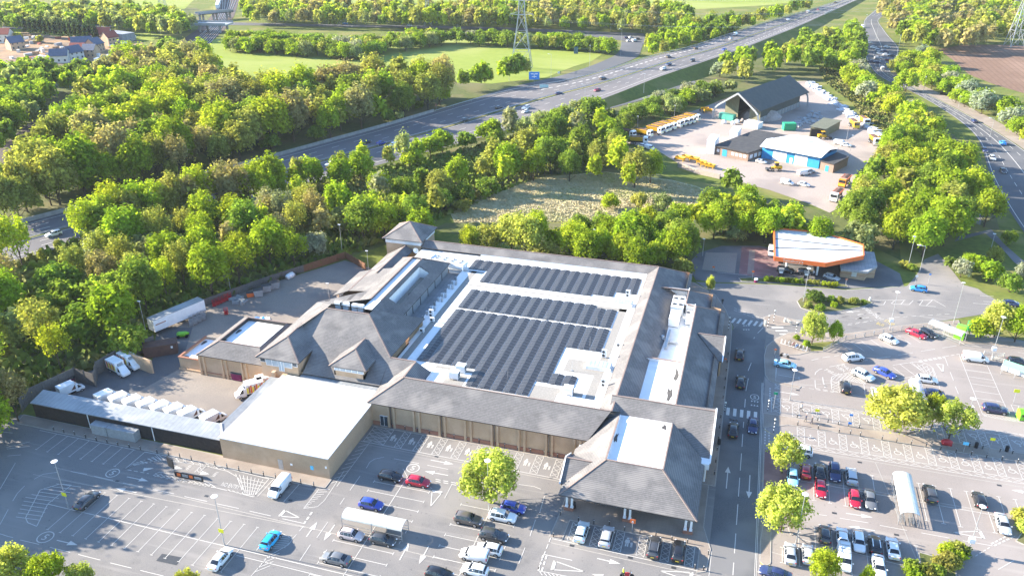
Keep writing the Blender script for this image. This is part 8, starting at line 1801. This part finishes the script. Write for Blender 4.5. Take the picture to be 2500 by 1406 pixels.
# the ones that show largest become things of their own, the far rest one mass
used={}
def put_tree(px,py,kind,col,h,base,label,cat,group,wsc=None,name=None,zb=0.0):
    K=KIND[kind];i=TR.randrange(len(K['cr']));sc=h/K['H'];wx=sc*(wsc or TR.uniform(.9,1.18))
    e=empty(name or ('tree' if kind not in ('bushy','shrub') else 'bush'),(base.x,base.y,zb),TR.uniform(0,6.28),label,cat,group);e.scale=(wx,wx,sc)
    c=LC[col];j=TR.uniform(.85,1.15);cl=(c[0]*j*TR.uniform(.92,1.08),c[1]*j,c[2]*j,1)
    link('trunk',K['tr'][i % 2],e);link('crown',K['cr'][i],e,color=cl)
for px,py,kind,col,h,w_,l in NEARL:put_tree(px,py,kind,col,h,g(px,py,h*.58),l,'tree',None,w_*h/KIND[kind]['H'])
for px,py,col,s,l in SHL:
    b_=g(px,py,.5*s);put_tree(px,py,'shrub',col,1.3*s,b_,l,'shrub','planted shrubs by the car park',s*.78,'shrub',.05)
for k in range(9):put_tree(0,0,'round','green',TR.uniform(14,17),Vector((-132-(k % 3)*5+TR.uniform(-1,1),60+k*4.6,0)),'%s nearest tree of the dark row along the left car park edge' % ordw[k],'tree','trees along the left edge of the car park',None)
def imp(t):
    P_=t[7];d=(Vector((P_.x,P_.y,6))-Vector((0,0,CAMH))).length;vis=(-60 <t[0] <2560) and (-60 <t[1] <1460)
    return (KIND[t[2]]['R']*t[4]/KIND[t[2]]['H'])/d*(1 if vis else .3)
NOGO=[[g(x,y).xy for x,y in p] for p in ([(1515,338),(1540,318),(1650,280),(1725,252),(1765,232),(1900,190),(1995,190),(2025,222),(2075,262),(2135,308),(2158,345),(2145,385),(2100,420),(2085,450),(2088,490),(2025,530),(1980,508),(1880,472),(1760,440),(1660,412),(1590,372)],[(500,742),(660,684),(845,628),(960,650),(1000,900),(560,1090),(76,962),(240,898),(372,880),(384,790)])]
MID=[(a.lerp(b_,.5).xy,(a-b_).length/2+2.5) for a,b_ in list(zip(fa,ne))+list(zip(W_,E_))+list(zip(*SA))]
def keep_clear(P_,r):
    x,y=P_.x,P_.y
    if -110 <x <8 and 94 <y <194 or (x <54 and 185 <y <224 and x >-12):return False
    if any(inside((x,y),q) for q in NOGO):return False
    return all((m-P_.xy).length >w_ for m,w_ in MID)
i1_=[t for t in TREES if keep_clear(t[7],3)]
i1_.sort(key=imp,reverse=True)
big=[t for t in i1_ if t[2] != 'bushy'][:280];bsh=[t for t in i1_ if t[2] =='bushy'][:240]
ids=set(map(id,big)) | set(map(id,bsh));rest=[t for t in i1_ if id(t) not in ids]
lab={}
for t in big+bsh:
    l,nm=min(LAND,key=lambda L:(L[0][0]-t[0]) ** 2+2*(L[0][1]-t[1]) ** 2);dx,dy=t[0]-l[0],t[1]-l[1]
    side=('right of' if dx >0 else 'left of') if abs(dx) >abs(dy) else ('below' if dy >0 else 'above')
    form={'round':'broad tree','tall':'tall tree','thin':'sparse tree','bushy':'bush','cone':'conifer'}[t[2]]
    lab.setdefault((CN[t[3]],form,side,nm),[]).append(t)
for (cn,form,side,nm),L in lab.items():
    L.sort(key=lambda t:(t[7].xy).length)
    for k,t in enumerate(L):
        pos='' if len(L) ==1 else (', nearest' if k ==0 else ', %s nearest' % (ordw[k] if k <20 else 'late'))
        put_tree(t[0],t[1],t[2],t[3],t[4],t[7],'%s %s %s %s%s' % (cn,form,side,nm,pos),'tree' if form != 'bush' else 'bush','trees and bushes of '+(t[6] or 'the verges'))
if rest:
    lowc={k:leaf_cloud(900+i,14,v[0],v[1],v[2],v[3],v[4]) for i,(k,v) in enumerate({'round':(5.6,11.5,2.4,520,.85),'tall':(4.8,13.5,3.6,480,.85),'thin':(4.6,11.5,3.4,420,.62),'bushy':(3.6,5.6,.2,260,.7),'cone':(2.6,12.5,.2,400,.6)}.items())}
    VV=[];CC=[]
    for t in rest:
        V=lowc[t[2]];s=t[4]/KIND[t[2]]['H'];a=TR.uniform(0,6.28);R_=np.array([[math.cos(a),-math.sin(a),0],[math.sin(a),math.cos(a),0],[0,0,1]])
        VV.append((V*s) @ R_.T+np.array([t[7].x,t[7].y,0]));j=TR.uniform(.85,1.15);CC.append(np.tile(np.array([*LC[t[3]],1/j])*j,(len(V),1)))
    VV=np.concatenate(VV);CC=np.concatenate(CC);ml=leaf_mat('far_leaves');n_,l_=ml.node_tree.nodes,ml.node_tree.links;at=n_.new('ShaderNodeAttribute');at.attribute_name='tint'
    for x in list(l_):
        if x.from_node.type =='OBJECT_INFO':s_=x.to_socket;l_.remove(x);l_.new(at.outputs['Color'],s_)
    me=cloud_mesh('far_woodland',VV,ml);ca=me.color_attributes.new('tint','FLOAT_COLOR','POINT');ca.data.foreach_set('color',CC.astype(np.float32).ravel())
    o=bpy.data.objects.new('far_woodland',me);COL.objects.link(o);tag(o,'far off woods and hedges reading as one mass of treetops','woodland',kind='stuff')
# undergrowth tufts: reeds and rough grass
def tufts(name,poly,n,size,hh,mat,label,cat,zc=0.3):
    Wp=[g(x,y,0) for x,y in poly];W2=[(p.x,p.y) for p in Wp];xs=[p[0] for p in W2];ys=[p[1] for p in W2];r=np.random.RandomState(len(name));b=[]
    while len(b) <n:
        p=(r.uniform(min(xs),max(xs)),r.uniform(min(ys),max(ys)))
        if inside(p,W2):b.append(p)
    b=np.array(b);a=r.rand(n)*6.28;d=np.stack([np.cos(a),np.sin(a)],1)*(size*(.5+r.rand(n)))[:,None];l=r.randn(n,2)*.5*hh;h=hh*(.5+.8*r.rand(n));z=np.zeros(n)
    V=np.stack([np.column_stack([b-d,z]),np.column_stack([b+d,z]),np.column_stack([b+d*.6+l,h]),np.column_stack([b-d*.6+l,h])],1).reshape(-1,3)
    o=bpy.data.objects.new(name,cloud_mesh(name,V,mat));COL.objects.link(o);tag(o,label,cat,kind='stuff')
M_reeds=pm('dry_reeds',(.5,.42,.26),(.4,.35,.19),.4,1,.1,c3=(.34,.34,.14),sc3=.06)
M_scrub=pm('bank_scrub',(.12,.14,.03),(.19,.17,.06),.3,1,.1,c3=(.06,.09,.02),sc3=.12)
tufts('reeds',[(1100,515),(1200,468),(1330,434),(1480,422),(1640,442),(1700,457),(1750,480),(1700,520),(1500,540),(1112,545)],30000,.3,.22,M_reeds,'bed of dry straw coloured reeds behind the store trees','reeds')
tufts('bank_grass',[(2000,165),(2060,178),(2160,270),(2190,330),(2180,400),(2140,330),(2080,250),(2020,205)],5000,.7,.9,M_scrub,'rough grass and scrub on the sloping bank beside the depot','scrub')
tufts('undergrowth',[(-60,690),(110,610),(300,545),(600,470),(900,420),(1100,375),(1500,270),(1500,345),(1330,425),(1060,540),(840,630),(484,748),(372,815),(240,893),(60,985),(-200,1100)],14000,.8,1.3,pm('undergrowth_leaves',(.15,.2,.03),(.1,.15,.025),.4,1,.1,c3=(.2,.2,.06),sc3=.1),'low undergrowth beneath the trees between motorway and yard','undergrowth')
# ------------------------------------------------------------------ air
b=MB();b.box(-1510,1410,-160,1710,-1,97);mh=bpy.data.materials.new('haze');mh.use_nodes=True;n_=mh.node_tree.nodes
for x in list(n_):
    if x.type != 'OUTPUT_MATERIAL':n_.remove(x)
pv=n_.new('ShaderNodeVolumePrincipled');pv.inputs['Color'].default_value=(.9,.95,1,1);pv.inputs['Density'].default_value=.00005;pv.inputs['Anisotropy'].default_value=.0
mh.node_tree.links.new(pv.outputs[0],[x for x in n_ if x.type =='OUTPUT_MATERIAL'][0].inputs['Volume'])
tag(b.build('haze',mh),'thin pale haze lying over the whole scene','haze',kind='stuff')
bpy.context.view_layer.update()
for o in bpy.data.objects:
    if 'label' in o and len(o['label'].split()) >16:print('LONG',o.name,o['label'])
print('TREES',len(TREES),'big',len(big),'bush',len(bsh),'rest',len(rest),'objects',len(bpy.data.objects))
